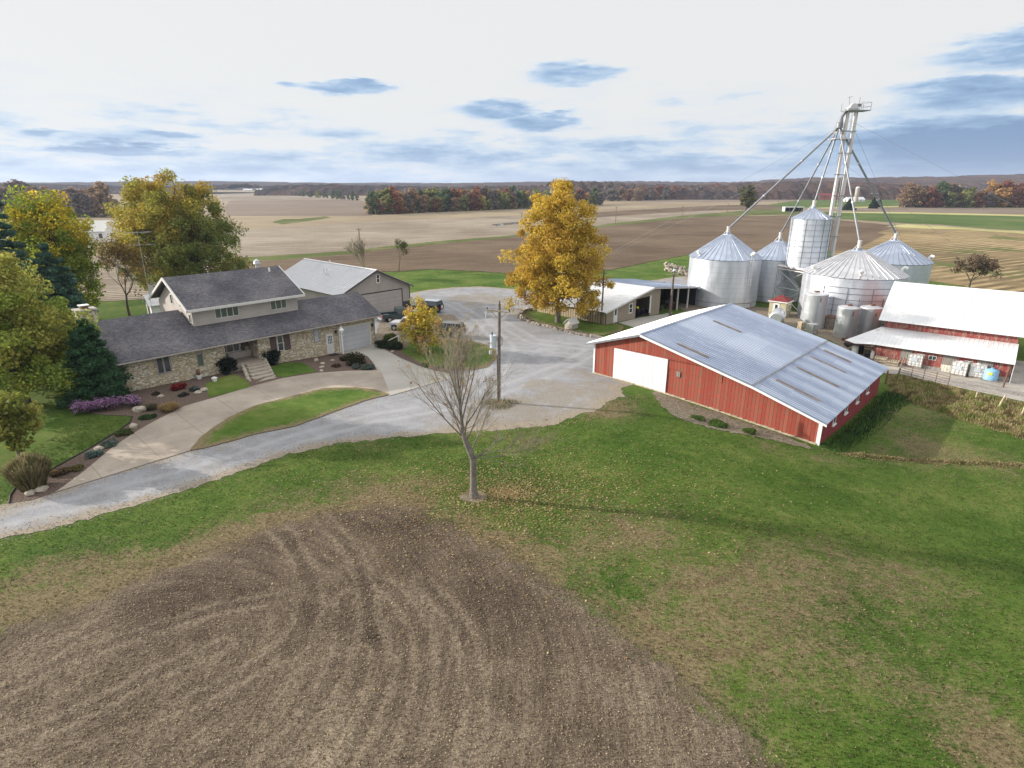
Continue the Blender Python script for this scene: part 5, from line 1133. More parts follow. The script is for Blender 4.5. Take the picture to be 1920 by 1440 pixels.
def build_trees():
    m = MAT; G = random.Random(11)
    # big olive and gold tree behind the house
    def cA(p, rs):
        g = -p[0]*.055+p[2]*.075-.62+rs.uniform(-.3, .3)
        return rs.choice([(.42, .35, .06), (.44, .32, .06), (.33, .32, .055)]) if g > .28 else (rs.choice([(.20, .19, .04), (.16, .165, .035)]) if g > .0 else rs.choice([(.21, .26, .065), (.26, .28, .065), (.18, .22, .055), (.31, .28, .065)]))
    full_tree('maple_tree', 'huge tree turning from gold to olive green behind the house roof', atg(352, 560), 18.6, 11.8, 3.0, [(0, .75), (.15, .98), (.35, 1.0), (.6, .86), (.8, .66), (1, .3)], None, 460, 190, .26, 1.4, 21, .55, 'barkdark', colfn=cA, lobes=26, limbs=80, lob=.38)
    # yellow green tree behind the pines
    def cB(p, rs):
        g = p[2]*.07+p[0]*.03-.75+rs.uniform(-.35, .35)
        return rs.choice([(.62, .48, .04), (.55, .46, .045)]) if g > .28 else rs.choice([(.30, .36, .045), (.38, .40, .045), (.22, .29, .04)])
    q = atg(95, 640); full_tree('maple_tree', 'bright yellow green tree rising behind the dark pines', (-60.2, 79, gh(-60.2, 79)), 17.0, 5.9, 3, [(0, .6), (.2, .9), (.5, 1), (.75, .8), (1, .4)], None, 240, 170, .25, 1.3, 5, .4, 'barkdark', colfn=cB, lobes=18, limbs=45)
    # pines far left
    conifer('pine_tree', 'dark blue green pine at the left edge of the photo', (-56.0, 66, 0), 17.9, 4.0, 3, (.085, .165, .12), 2.0, size=.27, tiers=17, per=130, fat=.6)
    conifer('pine_tree', 'dark pine with drooping boughs in front of the yellow green tree', (-51.5, 66.5, 0), 11.4, 3.2, 4, (.08, .16, .115), 1.5, size=.27, tiers=14, per=130, fat=.55)
    if 0: conifer('pine_tree', 'shaded dark pine close behind the stone chimney', (-45.8, 62.8, 0), 7.0, 2.2, 9, (.03, .05, .03), .8, size=.35, tiers=12, per=55)
    # near left tree
    def cC(p, rs):
        g = p[2]*.09-.75+rs.uniform(-.35, .35)
        return rs.choice([(.44, .42, .10), (.38, .40, .09)]) if g > .0 else rs.choice([(.31, .40, .08), (.36, .42, .085), (.27, .35, .07), (.40, .38, .09)])
    full_tree('oak_tree', 'broad olive yellow tree on the lawn at the left edge, nearest the camera', (-40.6, 46.5, gh(-40.6, 46.5)), 12.4, 6.3, 2.0, [(0, .8), (.2, 1), (.42, .95), (.65, .62), (.85, .38), (1, .15)], None, 300, 190, .18, 1.0, 8, .3, 'bark', colfn=cC, lobes=22, limbs=60)
    full_tree('oak_tree', 'small leafy tree with low boughs cut by the left edge of the photo', (-33.6, 36.6, gh(-33.6, 36.6)), 5.2, 2.1, 1.2, PR_ROUND, [(.22, .24, .05), (.28, .27, .06)], 60, 90, .2, .6, 18, .12, 'bark', lobes=8, limbs=20)
    full_tree('oak_tree', 'young leafy tree with low boughs over the shaded lawn beside the house', (-44.5, 52.0, .3), 8.0, 3.8, 1.2, PR_ROUND, [(.2, .22, .05), (.27, .25, .055), (.3, .24, .06)], 130, 90, .25, .9, 28, .2, 'bark', lobes=12, limbs=30)
    # thin reddish tree
    T, ends = bare_tree('dogwood_tree', 'sparse brown leaved tree with dark spreading branches behind the house wing', atg(243, 592), 12.6, 14, .2, 6, .62, 'barkdark', first=.24, nb=(3, 3), ratio=.82, up=.16)
    rs = random.Random(2); sel = rs.sample(ends, min(len(ends), 240)); leafcloud('crown', [tuple(e) for e in sel], [.7]*len(sel), [rs.choice([(.24, .14, .05), (.18, .10, .045), (.2, .17, .04), (.30, .19, .05)]) for _ in sel], 12, .22, m['leaf'], T, 3)
    # house corner evergreen
    p = atg(188, 748); T = conifer('evergreen_tree', 'dense dark green pyramidal evergreen at the house corner', p, 6.6, 2.4, 6, (.06, .14, .065), .3, size=.17, tiers=18, per=140, fat=.5)
    # the yellow maple
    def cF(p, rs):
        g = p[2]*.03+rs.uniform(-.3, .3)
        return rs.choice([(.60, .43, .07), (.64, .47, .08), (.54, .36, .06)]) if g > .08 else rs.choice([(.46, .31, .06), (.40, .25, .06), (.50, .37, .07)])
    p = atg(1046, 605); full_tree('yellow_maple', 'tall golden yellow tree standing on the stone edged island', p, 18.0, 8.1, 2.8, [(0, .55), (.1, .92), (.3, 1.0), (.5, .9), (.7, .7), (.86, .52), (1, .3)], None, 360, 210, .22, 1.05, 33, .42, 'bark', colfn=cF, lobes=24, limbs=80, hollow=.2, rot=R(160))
    # little weeping yellow tree
    p = atg(794, 662); T = full_tree('ornamental_tree', 'small drooping yellow tree in front of the parked vehicles', p, 5.9, 3.2, 1.3, [(0, .8), (.3, 1), (.6, .8), (.85, .5), (1, .2)], [(.56, .42, .06), (.62, .44, .06), (.38, .36, .06), (.46, .38, .06), (.55, .32, .12)], 110, 46, .22, .62, 12, .17, 'bark', lobes=15, limbs=35, droop=.7)
    # central bare tree
    p = atg(889, 932)
    T, ends = bare_tree('bare_tree', 'leafless young tree on the lawn in the middle of the photo', (p[0], p[1], p[2]), 9.6, 5, .21, 1, .5)
    for ch in list(T.children): bpy.data.objects.remove(ch)
    rs = random.Random(77); m0, m1 = M(), M(); tips = []
    tr = [(0, 0, -.15), (-.03, 0, .6), (-.03, .05, 1.7), (0, .05, 2.5), (-.28, .1, 3.2), (-.5, .15, 3.8), (-.62, .15, 4.6), (-.7, .2, 5.6), (-.72, .2, 6.6), (-.8, .25, 7.8)]
    m0.tube(tr, [.32, .22, .19, .19, .17, .145, .115, .085, .06, .03], 12)
    def twig(p, d, L, r, k, mx):
        pts = [p]; q = p.copy(); dd = d.copy(); seg = 5 if k < 2 else 3
        for i in range(seg): dd = (dd+Vector((rs.uniform(-1, 1), rs.uniform(-1, 1), rs.uniform(-.3, 1.0)))*.11).normalized(); q = q+dd*L/seg; pts.append(q.copy())
        (m0 if k == 0 else m1).tube(pts, [r*(1-.72*i/seg) for i in range(seg+1)], 6 if k == 0 else (4 if k == 1 else 3), False)
        if k >= mx: tips.append(q); return
        for i in range({0: 9, 1: 6, 2: 3}.get(k, 2)):
            t = rs.uniform(.22, 1.0); j = min(seg-1, int(t*seg)); st = pts[j].lerp(pts[j+1], t*seg-j); dl = (pts[j+1]-pts[j]).normalized()
            o = dl.orthogonal().normalized(); o = Matrix.Rotation(rs.uniform(0, 6.28), 3, dl) @ o; sp = rs.uniform(.35, .75)
            twig(st, (dl*math.cos(sp)+o*math.sin(sp)+Vector((0, 0, .15))).normalized(), L*rs.uniform(.38, .62)*(1.1-.3*t), max(.007, r*(1-.72*t)*.6), k+1, mx)
    for (z, az, el, L, r) in [(2.5, 10, 28, 2.0, .07), (2.55, -5, 8, 3.6, .05), (2.6, 5, 16, 4.1, .05), (2.9, 60, 40, 3.2, .07), (3.3, 150, 38, 4.2, .075), (3.6, 30, 45, 3.6, .08), (3.8, 175, 30, 4.6, .07), (4.0, -60, 42, 3.4, .07), (4.1, 100, 50, 3.6, .07), (4.3, -20, 50, 3.8, .075), (4.5, 165, 48, 4.4, .075),
                          (4.8, 40, 60, 4.3, .075), (5.0, -110, 50, 3.6, .06), (5.2, 140, 62, 4.2, .065), (5.5, -10, 62, 4.0, .065), (5.7, 80, 62, 3.6, .055), (6.0, 190, 62, 3.8, .055), (6.3, 10, 70, 3.4, .05), (6.6, 120, 70, 3.2, .045), (6.9, 240, 70, 3.0, .04), (7.2, -40, 72, 2.8, .04), (7.5, 90, 80, 2.8, .035)]:
        for i in range(len(tr)-1):
            if tr[i][2] <= z <= tr[i+1][2]: st = Vector(tr[i]).lerp(Vector(tr[i+1]), (z-tr[i][2])/(tr[i+1][2]-tr[i][2]))
        a, e = R(az), R(el+(12 if el > 25 else 0)); twig(st, Vector((math.cos(e)*math.cos(a), math.cos(e)*math.sin(a), math.sin(e))), L*.93, r*.72, 0, 3)
    m0.build('trunk', m['bark'], T); m1.build('branches', m['barkpale'], T)
    leafcloud('last_leaves', [tuple(t) for t in rs.sample(tips, 150)], [.12]*150, [rs.choice([(.4, .3, .12), (.3, .18, .09)]) for _ in range(150)], 3, .1, m['leaf'], T, 9)
    q = sheet('bare_earth', [(p[0]+.75*math.cos(t)*1.1, p[1]+.7*math.sin(t)) for t in [k*.5 for k in range(12)]], m['earth'], .035, grid=0, world=True, seg=.3, jit=.08)
    # trees along the shed
    T, ends = bare_tree('bare_bush_tree', 'bare multi stemmed tree behind the metal shed roof', atg(688, 520), 10.5, 31, .2, 6, .42, 'barkpale', first=.2, nb=(3, 3), ratio=.82, up=.25, minr=.028)
    T, ends = bare_tree('young_tree', 'small leaning dark tree with a flat top on the field edge behind the shed', atg(748, 509), 6.0, 41, .1, 4, .6, 'barkdark', first=.45, nb=(2, 3), ratio=.7, lean=(.1, 0))
    rs = random.Random(3); leafcloud('crown', [tuple(e) for e in ends], [.7]*len(ends), [rs.choice([(.07, .09, .03), (.10, .11, .035)]) for _ in ends], 26, .22, m['leaf'], T, 3)
    T, ends = bare_tree('bare_bush_tree', 'low bare brush at the back left corner of the shed', atg(520, 520), 5.0, 51, .1, 5, .6, 'barkpale', first=.15, nb=(3, 3), ratio=.85, minr=.025)
    # lone field tree
    p = atg(1398, 400); full_tree('field_tree', 'lone olive tree standing in the open field', p, 18.6, 6.5, 4.6, PR_ROUND, [(.13, .13, .045), (.19, .17, .05), (.09, .10, .035)], 80, 60, .75, 1.6, 15, .4, 'barkdark', lobes=12, limbs=20)
    # brown bare tree at right
    p = atg(1815, 548); T, ends = bare_tree('oak_tree', 'nearly leafless brown oak behind the white roofed cattle barn', p, 9.4, 61, .22, 6, .62, 'barkdark', first=.22, nb=(3, 3), ratio=.78, up=.15)
    rs = random.Random(9); sel = rs.sample(ends, min(len(ends), 260)); leafcloud('crown', [tuple(e) for e in sel], [.5]*len(sel), [rs.choice([(.22, .16, .11), (.17, .13, .09)]) for _ in sel], 12, .28, m['leaf'], T, 3)
    # far conifers on the right farmstead
    for bx, by, ty, lab, w in ((1591, 394, 374, 'dark round evergreen behind the grain leg', .6), (1637, 391, 371, 'dark conical evergreen on the green far field', .42), (1648, 389, 376, 'small dark evergreen right of the conical one', .4)):
        p = atg(bx, by); conifer('evergreen_tree', lab, p, topz(bx, ty, p[1])-p[2], (topz(bx, ty, p[1])-p[2])*w, bx, (.035, .06, .03), .3, size=1.0, tiers=9, per=22, group='evergreens of the far farm')
def proto_tree(H, W, seed, pal, bark='barkdark', n=44, per=40, size=.95):
    return full_tree('woodland_tree', 'x', (0, -500, 0), H, W, H*.05, [(0, .8), (.2, 1), (.5, 1), (.75, .8), (1, .3)], pal, n, per, size, W*.30, seed, .3, bark, lobes=9, limbs=8)
def build_woods():
    G = random.Random(5)
    pals = {'rust red': [(.32, .14, .09), (.27, .12, .08)], 'orange': [(.50, .31, .12), (.44, .27, .11)], 'olive green': [(.24, .27, .10), (.30, .30, .11)], 'russet brown': [(.36, .25, .16), (.30, .21, .14)], 'bare purple-grey': [(.26, .22, .20), (.23, .20, .19)], 'dark green': [(.11, .15, .085), (.13, .17, .09)], 'yellow': [(.50, .43, .13), (.44, .38, .12)]}
    protos = {}
    for i, (k, pl) in enumerate(pals.items()): protos[k] = [proto_tree(13.5, 5.4, 100+i, pl), proto_tree(13.5, 4.6, 200+i, pl)]
    used = set()
    def put(kind, x, y, h, grp, lab, w=1.0):
        s = G.choice(protos[kind]); o = copy_tree(s); k = h/13.5; o.location = (x, y, gh(x, y)); o.scale = (k*w, k*w, k); o.rotation_euler = (0, 0, G.uniform(0, 6.28)); o['group'] = grp; o['label'] = lab; o['category'] = 'tree'
    def row(px0, py0, px1, py1, n, rows, depth, h, kinds, grp, labf, w=1.0):
        for r in range(rows):
            for i in range(n):
                t = (i+G.uniform(.1, .9))/n; p = atg(px0+(px1-px0)*t, py0+(py1-py0)*t); k = (p[1]+depth*r+G.uniform(-2, 2))/p[1]; kd = kinds(t, r)
                put(kd, p[0]*k, p[1]*k, h*G.uniform(.62, 1.16)*(.82 if r == 0 and rows > 1 else 1), grp, labf(kd), w)
    row(692, 403, 1128, 385, 40, 3, 12, 14.6, lambda t, r: G.choices(['rust red', 'orange', 'olive green', 'russet brown', 'dark green', 'bare purple-grey', 'yellow'], [2.5 if t < .35 else 2, 3 if r == 2 else 1.5, 6 if t < .7 else 4, 4, 3, 3, 1.0])[0],
        'trees of the wood in the middle fields', lambda k: k+' tree in the autumn wood beyond the stubble field')
    row(1695, 389, 2010, 390, 17, 3, 10, 19.5, lambda t, r: G.choices(['russet brown', 'olive green', 'orange', 'rust red', 'dark green', 'bare purple-grey'], [6, 4, 2, 2, 1, 2])[0],
        'trees of the wood at the right edge', lambda k: k+' tree in the wood on the right horizon', 1.15)
    row(-40, 404, 205, 408, 10, 3, 14, 18, lambda t, r: G.choices(['russet brown', 'bare purple-grey', 'dark green', 'orange'], [6, 5, 1, 1])[0],
        'bare brown trees beyond the left pines', lambda k: k+' tree far behind the yellow green tree on the left', 1.2)
    row(475, 362, 672, 376, 26, 1, 8, 9.5, lambda t, r: G.choices(['dark green', 'olive green', 'bare purple-grey'], [7, 2, 2])[0],
        'dark trees along the far lane', lambda k: k+' tree in the thin line along the far farm lane')
    row(1120, 378, 1560, 366, 26, 2, 20, 18, lambda t, r: G.choices(['bare purple-grey', 'rust red', 'dark green', 'russet brown'], [7, 2, 1, 3])[0],
        'trees on the far edge of the gold field', lambda k: k+' tree on the far edge beyond the gold field', 1.2)
    for kk in protos.values():
        for s in kk:
            for ch in list(s.children): bpy.data.objects.remove(ch)
            bpy.data.objects.remove(s)
    # distant forest masses and hills: nobody could count these
    m = MAT
    t = NT('hill_forest', .97, 0, .05); p = t.pos(); a = t.noise(p, .012, 5, .7); b = t.noise(p, .13, 5, .8)
    t.color(t.ramp(t.math('ADD', t.math('MULTIPLY', a, .4), t.math('MULTIPLY', b, .6)), [(.36, (.022, .022, .026)), (.46, (.045, .037, .038)), (.54, (.105, .06, .045)), (.64, (.05, .05, .04))])); t.bump(b, 1.0, 5.0); m['hillforest'] = t.done()
    def ridge(name, y0, depth, x0, x1, hf, base, seed, dx=6, jag=7.0):
        rs = random.Random(seed); q = M(); n = int((x1-x0)/dx); rows = 14; vs = []
        for j in range(rows):
            t = j/(rows-1)
            for i in range(n+1):
                x = x0+(x1-x0)*i/n; yy = y0+depth*t+rs.uniform(-dx, dx)*.3+.02*abs(x)*0; h = hf(x)*math.sin(math.pi*min(1, .16+t*.55))*1.0
                z = base+(0 if j == 0 else h+rs.uniform(-.5, .5)*jag); vs.append((x+rs.uniform(-.3, .3)*dx, yy, z))
        q.add(vs, [(j*(n+1)+i, j*(n+1)+i+1, (j+1)*(n+1)+i+1, (j+1)*(n+1)+i) for j in range(rows-1) for i in range(n)])
        o = q.build(name, m['hillforest']); o['kind'] = 'stuff'; return o
    # y0, depth, extents, crown height
    ridge('distant_forest', 1150, 300, -1500, -560, lambda x: 16+3*math.sin(x*.01), -2, 1)
    ridge('distant_forest', 1000, 260, -420, 60, lambda x: 15+2*math.sin(x*.013), -2, 2)
    ridge('distant_forest', 800, 300, 60, 620, lambda x: 19+3*math.sin(x*.017), -2, 3)
    ridge('distant_forest', 1900, 600, -2600, 900, lambda x: 24+4*math.sin(x*.004), -2, 4, 16, 6)
    o = ridge('wooded_hills', 1300, 900, 330, 2400, lambda x: 17+24*S((x-300)/1100)+3*math.sin(x*.009)+2*math.sin(x*.023), -2, 5, 9, 8)
    o = ridge('wooded_hills', 3300, 1500, -4500, 3500, lambda x: 25+7*math.sin(x*.0013+1)+4*math.sin(x*.005), -2, 6, 40, 6)
def build_garden():
    m = MAT
    for i, (px, py, r, h, c, lab, nm) in enumerate([
        (428, 700, .95, 1.9, (.018, .03, .02), 'clipped dark evergreen globe on the left side of the entry steps', 'round_shrub'), (509, 684, .95, 1.9, (.018, .03, .02), 'clipped dark evergreen globe on the right side of the entry steps', 'round_shrub'),
        (666, 683, 1.1, 1.3, (.07, .065, .035), 'loose olive brown shrub by the garage apron', 'shrub'), (645, 676, .45, .6, (.06, .06, .035), 'small brown green shrub at the foot of the white lamp post', 'shrub'),
        (718, 652, 1.1, 1.0, (.03, .05, .02), 'dark green low shrub right of the garage corner', 'shrub'), (740, 655, 1.0, 1.0, (.035, .055, .02), 'dark green low shrub under the drooping yellow tree', 'shrub'), (733, 640, .9, 1.0, (.10, .13, .03), 'yellow green shrub behind the dark shrubs at the garage', 'shrub'),
        (670, 690, .65, .45, (.12, .15, .13), 'grey blue mounded plant nearest the driveway curve', 'low_plant'), (690, 692, .7, .5, (.12, .15, .13), 'grey blue mounded plant at the point of the flower bed', 'low_plant'),
        (630, 688, .45, .35, (.13, .08, .06), 'brown dried plant in the middle of the right flower bed', 'low_plant'),
        (336, 731, .65, .6, (.24, .03, .025), 'crimson red leaved plant in the bed below the window', 'low_plant'), (365, 733, .45, .4, (.1, .12, .12), 'grey leaved plant beside the crimson one', 'low_plant'), (345, 743, .4, .3, (.07, .07, .06), 'small dark plant below the crimson one', 'low_plant'),
        (168, 758, 1.1, .9, (.09, .16, .025), 'bright green leafy clump beside the pink flowers', 'shrub'),
        (272, 786, .5, .3, (.06, .11, .04), 'low green plant left in the strip bed by the boulder', 'low_plant'), (286, 783, .4, .3, (.06, .12, .04), 'low green plant right in the strip bed by the drive', 'low_plant'),
        (233, 815, .6, .4, (.10, .13, .04), 'yellow green plant in the narrow strip bed', 'low_plant'), (206, 835, .6, .4, (.14, .18, .15), 'silver green plant in the narrow strip bed', 'low_plant'), (174, 857, .6, .4, (.12, .18, .16), 'pale blue green plant in the narrow strip bed', 'low_plant'),
        (140, 882, .5, .3, (.16, .14, .05), 'yellowing plant near the end of the strip bed', 'low_plant'), (110, 890, .6, .4, (.16, .11, .06), 'brown dried plant near the big grass clump', 'low_plant'),
        (800, 688, .45, .45, (.10, .17, .03), 'green grassy tuft left on the concrete edge of the lawn island', 'low_plant'), (826, 690, .4, .35, (.10, .17, .03), 'green grassy tuft right on the concrete edge of the lawn island', 'low_plant'),
        (292, 740, .35, .25, (.09, .07, .05), 'tiny brown plant at the house wall', 'low_plant'), (1405, 812, .5, .4, (.09, .15, .03), 'weeds on the bare earth by the barn', 'low_plant'), (1345, 797, .8, .3, (.10, .17, .04), 'green weeds on the bare bank in front of the barn', 'low_plant'), (1310, 786, .6, .25, (.11, .17, .05), 'weeds at the foot of the barn bank', 'low_plant')]):
        shrub(nm, lab, atg(px, py), r, h, c, 300+i, per=110, size=.13 if r < .7 else .14, n=12 if r < .7 else 22)
    grass_clump('ornamental_grass', 'large plumed grass clump at the bottom left corner of the bed', atg(62, 915), 1.35, 2.3, [(.13, .13, .05), (.26, .21, .12), (.17, .19, .06), (.34, .26, .18)], 4, 5200, .045, lean=.42)
    grass_clump('ornamental_grass', 'tan dried grass tuft by the boulder in the bed', atg(318, 770), .9, .7, [(.40, .28, .12), (.32, .24, .11)], 5, 700, .03)
    grass_clump('ornamental_grass', 'dark wispy grass tuft left of the tan one', atg(283, 768), .7, .5, [(.08, .08, .04), (.12, .1, .05)], 6, 400, .03)
    p = atg(200, 768)
    T = thing('flower_mound', 'long mound of pink purple blooms in front of the corner evergreen', 'flowers', p, R(22)); rs = random.Random(8); cs = [(rs.uniform(-2.3, 2.3), rs.uniform(-.6, .6), .3+rs.uniform(0, .3)) for _ in range(70)]
    leafcloud('foliage', cs, [.3]*70, [(.05, .07, .03)]*70, 40, .1, m['leaf'], T, 1); leafcloud('blooms', [(a, b, c+.12) for a, b, c in cs], [.32]*70, [rs.choice([(.48, .26, .50), (.55, .36, .58), (.40, .2, .42)]) for _ in cs], 70, .08, m['leaf'], T, 2, hollow=.7)
    # boulders in the beds
    for i, (px, py, r, lab) in enumerate([(262, 771, .55, 'largest pale boulder in the bed beside the lawn'), (302, 745, .3, 'flat pale stone in the middle of the left bed'), (250, 802, .4, 'grey flat stone in the strip bed'), (186, 843, .35, 'round grey stone in the strip bed'), (548, 676, .4, 'pale boulder at the wall right of the shuttered window'), (593, 677, .35, 'tan stone in the right bed'),
                                          (605, 683, .3, 'upper flat stepping stone in the right bed'), (604, 690, .3, 'middle flat stepping stone in the right bed'), (603, 697, .3, 'lowest flat stepping stone touching the drive'), (624, 677, .25, 'small rounded stone right of the stepping stones'), (78, 921, .4, 'long flat edging stone by the grass clump'), (58, 927, .35, 'second flat edging stone by the grass clump'), (383, 733, .4, 'pale stone at the corner of the little lawn'), (372, 738, .35, 'brown flat stone below the pale one'), (736, 661, .3, 'pale rock at the edge of the dark shrubs')]):
        q = M(); q.ball((0, 0, r*.3), (r, r*.75, r*.5), 9, 6, .16, True, random.Random(i)); o = q.build('boulder', m['paleRock'], None, atg(px, py)); o.rotation_euler.z = i; tag(o, lab, 'rock', 'stones in the flower beds')
    # dark plastic edging of the lawn
    q = M(); pts = [atg(*p) for p in ((18, 945), (20, 930), (28, 918), (100, 880), (178, 836), (222, 809), (244, 793), (248, 782))]; q.tube([(a, b, c+.06) for a, b, c in pts], .05, 5); tag(q.build('lawn_edging', m['black']), 'black edging strip curving along the left lawn and bed', 'edging')
    # lamp post
    p = atg(644, 664); s = thing('lamp_post', 'white garden lamp post with a bird house top by the garage apron', 'lamp post', p, 0)
    M().tube([(0, 0, 0), (0, 0, 2.5)], .085, 8).build('post', m['white'], s); q = M(); q.cyl((0, 0), .32, 2.75, 2.95, 12, .12); q.cyl((0, 0), .1, 2.95, 3.25, 10, .02); q.cyl((0, 0), .2, 2.5, 2.76, 12); q.build('lamp_head', m['white'], s)
    q = M(); q.tube([(-.28, 0, 2.3), (-.28, 0, 2.15), (0, 0, 2.05), (.28, 0, 2.15), (.28, 0, 2.3)], .03, 5); q.build('scroll_arm', m['white'], s)
    for px, py, lab, fl in ((480, 668, 'white square planter at the top right of the entry steps', None), (574, 671, 'white bucket planter with an orange figure at the house wall', 'orange'), (374, 711, 'white planter with a rusty plant at the left wall', 'rust'), (403, 716, 'small white garden ornament on the little lawn', None), (430, 672, 'white ornament at the top left of the steps', None)):
        p = atg(px, py); z = 1.2 if py in (668, 672) and px < 500 else p[2]
        if z > 1: p = at(px, py, 1.2)
        s = thing('planter', lab, 'planter', (p[0], p[1], z), 0); q = M(); q.cyl((0, 0), .17, 0, .4, 12, .26); q.build('pot', m['white'], s)
        if fl: q = M(); q.ball((0, 0, .65), (.2, .16, .32), 8, 6, .2); q.build('figure', m['orange' if fl == 'orange' else 'rusty'], s)
        else: q = M(); q.ball((0, 0, .42), (.2, .2, .08), 8, 5, .1); q.build('filling', m['poly'], s)
    p = at(455, 650, 1.28); s = thing('porch_chair', 'pale wooden chair on the shaded porch', 'chair', (-27.3, 58.6, 1.29), HA+R(200)); q = M(); q.box(-.3, -.3, .4, .3, .3, .46); q.build('seat', m['wood'], s); M().box(-.3, .26, .46, .3, .32, 1.05).build('backrest', m['wood'], s)
    for x in (-.27, .27):
        for y in (-.27, .27): M().bar((x, y, 0), (x, y, .4), .05).build('leg', m['wood'], s)
    # tree island: stone border
    rs = random.Random(6); path = [(1012, 581), (992, 583), (978, 590), (974, 596), (985, 602), (1000, 607), (1020, 611), (1040, 616), (1060, 622), (1080, 627), (1100, 631), (1118, 633)]; k = 0; protos = []
    for i in range(5):
        q = M(); q.ball((0, 0, .1), (.27, .2, .18), 7, 5, .34, True, random.Random(i+40)); protos.append(q.build('border_stone', m['rock'] if i % 2 else m['paleRock'], None, (0, -500, 0)))
    for i in range(len(path)-1):
        a, b = atg(*path[i]), atg(*path[i+1]); L = math.hypot(a[0]-b[0], a[1]-b[1]); n = max(1, int(L/.27))
        for j in range(n):
            for lay in range(2 if i < 4 else 1):
                t = j/n; o = rs.choice(protos).copy(); C.objects.link(o); x = a[0]+(b[0]-a[0])*t+rs.uniform(-.18, .18); y = a[1]+(b[1]-a[1])*t+rs.uniform(-.18, .18)
                o.location = (x, y, gh(x, y)+.3*lay); o.rotation_euler = (rs.uniform(-.4, .4), rs.uniform(-.4, .4), rs.uniform(0, 6)); sc = rs.uniform(.6, 1.15); o.scale = (sc, sc, sc); tag(o, 'rough field stone in the low border round the yellow tree island', 'rock', 'stones round the tree island')
    for o in protos: bpy.data.objects.remove(o)
    # rock pile
    protos = []
    for i in range(5):
        q = M(); q.ball((0, 0, 0), (.55, .34, .26), 6, 4, .4, True, random.Random(i+60)); protos.append(q.build('pile_rock', m['rock'] if i < 2 else m['paleRock'], None, (0, -500, 0)))
    for i in range(130):
        px, py = rs.uniform(1246, 1305), 0; t = (px-1246)/59; py = 500+18*t+rs.uniform(-7, 7); p = atg(px, py); o = rs.choice(protos).copy(); C.objects.link(o); o.location = (p[0], p[1], p[2]+rs.random()*.9*math.sin(math.pi*min(1, max(0.05, (py-490-18*t)/24)))); o.rotation_euler = (rs.uniform(-1, 1), rs.uniform(-1, 1), rs.uniform(0, 6)); sc = rs.uniform(.5, 1.3); o.scale = (sc, sc, sc)
        tag(o, 'field rock in the loose heap left of the ladder bin', 'rock', 'rocks in the heap by the bins')
    for o in protos: bpy.data.objects.remove(o)
    # well house
    p = atg(1071, 616); s = thing('well_house', 'little white dog-kennel sized hut with a gable roof on the tree island', 'hut', (p[0], p[1], p[2]), HA); q = M(); q.box(-.7, -.55, 0, .7, .55, .85); q.prism_x([(-.55, .85), (.55, .85), (0, 1.35)], -.7, .7); q.build('wall', m['conc'], s)
    r = M(); r.slab([(-.85, -.72, .76), (.85, -.72, .76), (.85, 0, 1.45), (-.85, 0, 1.45)], .05); r.slab([(-.85, .003, 1.45), (.85, .003, 1.45), (.85, .72, .76), (-.85, .72, .76)], .05); r.build('roof', m['white'], s)
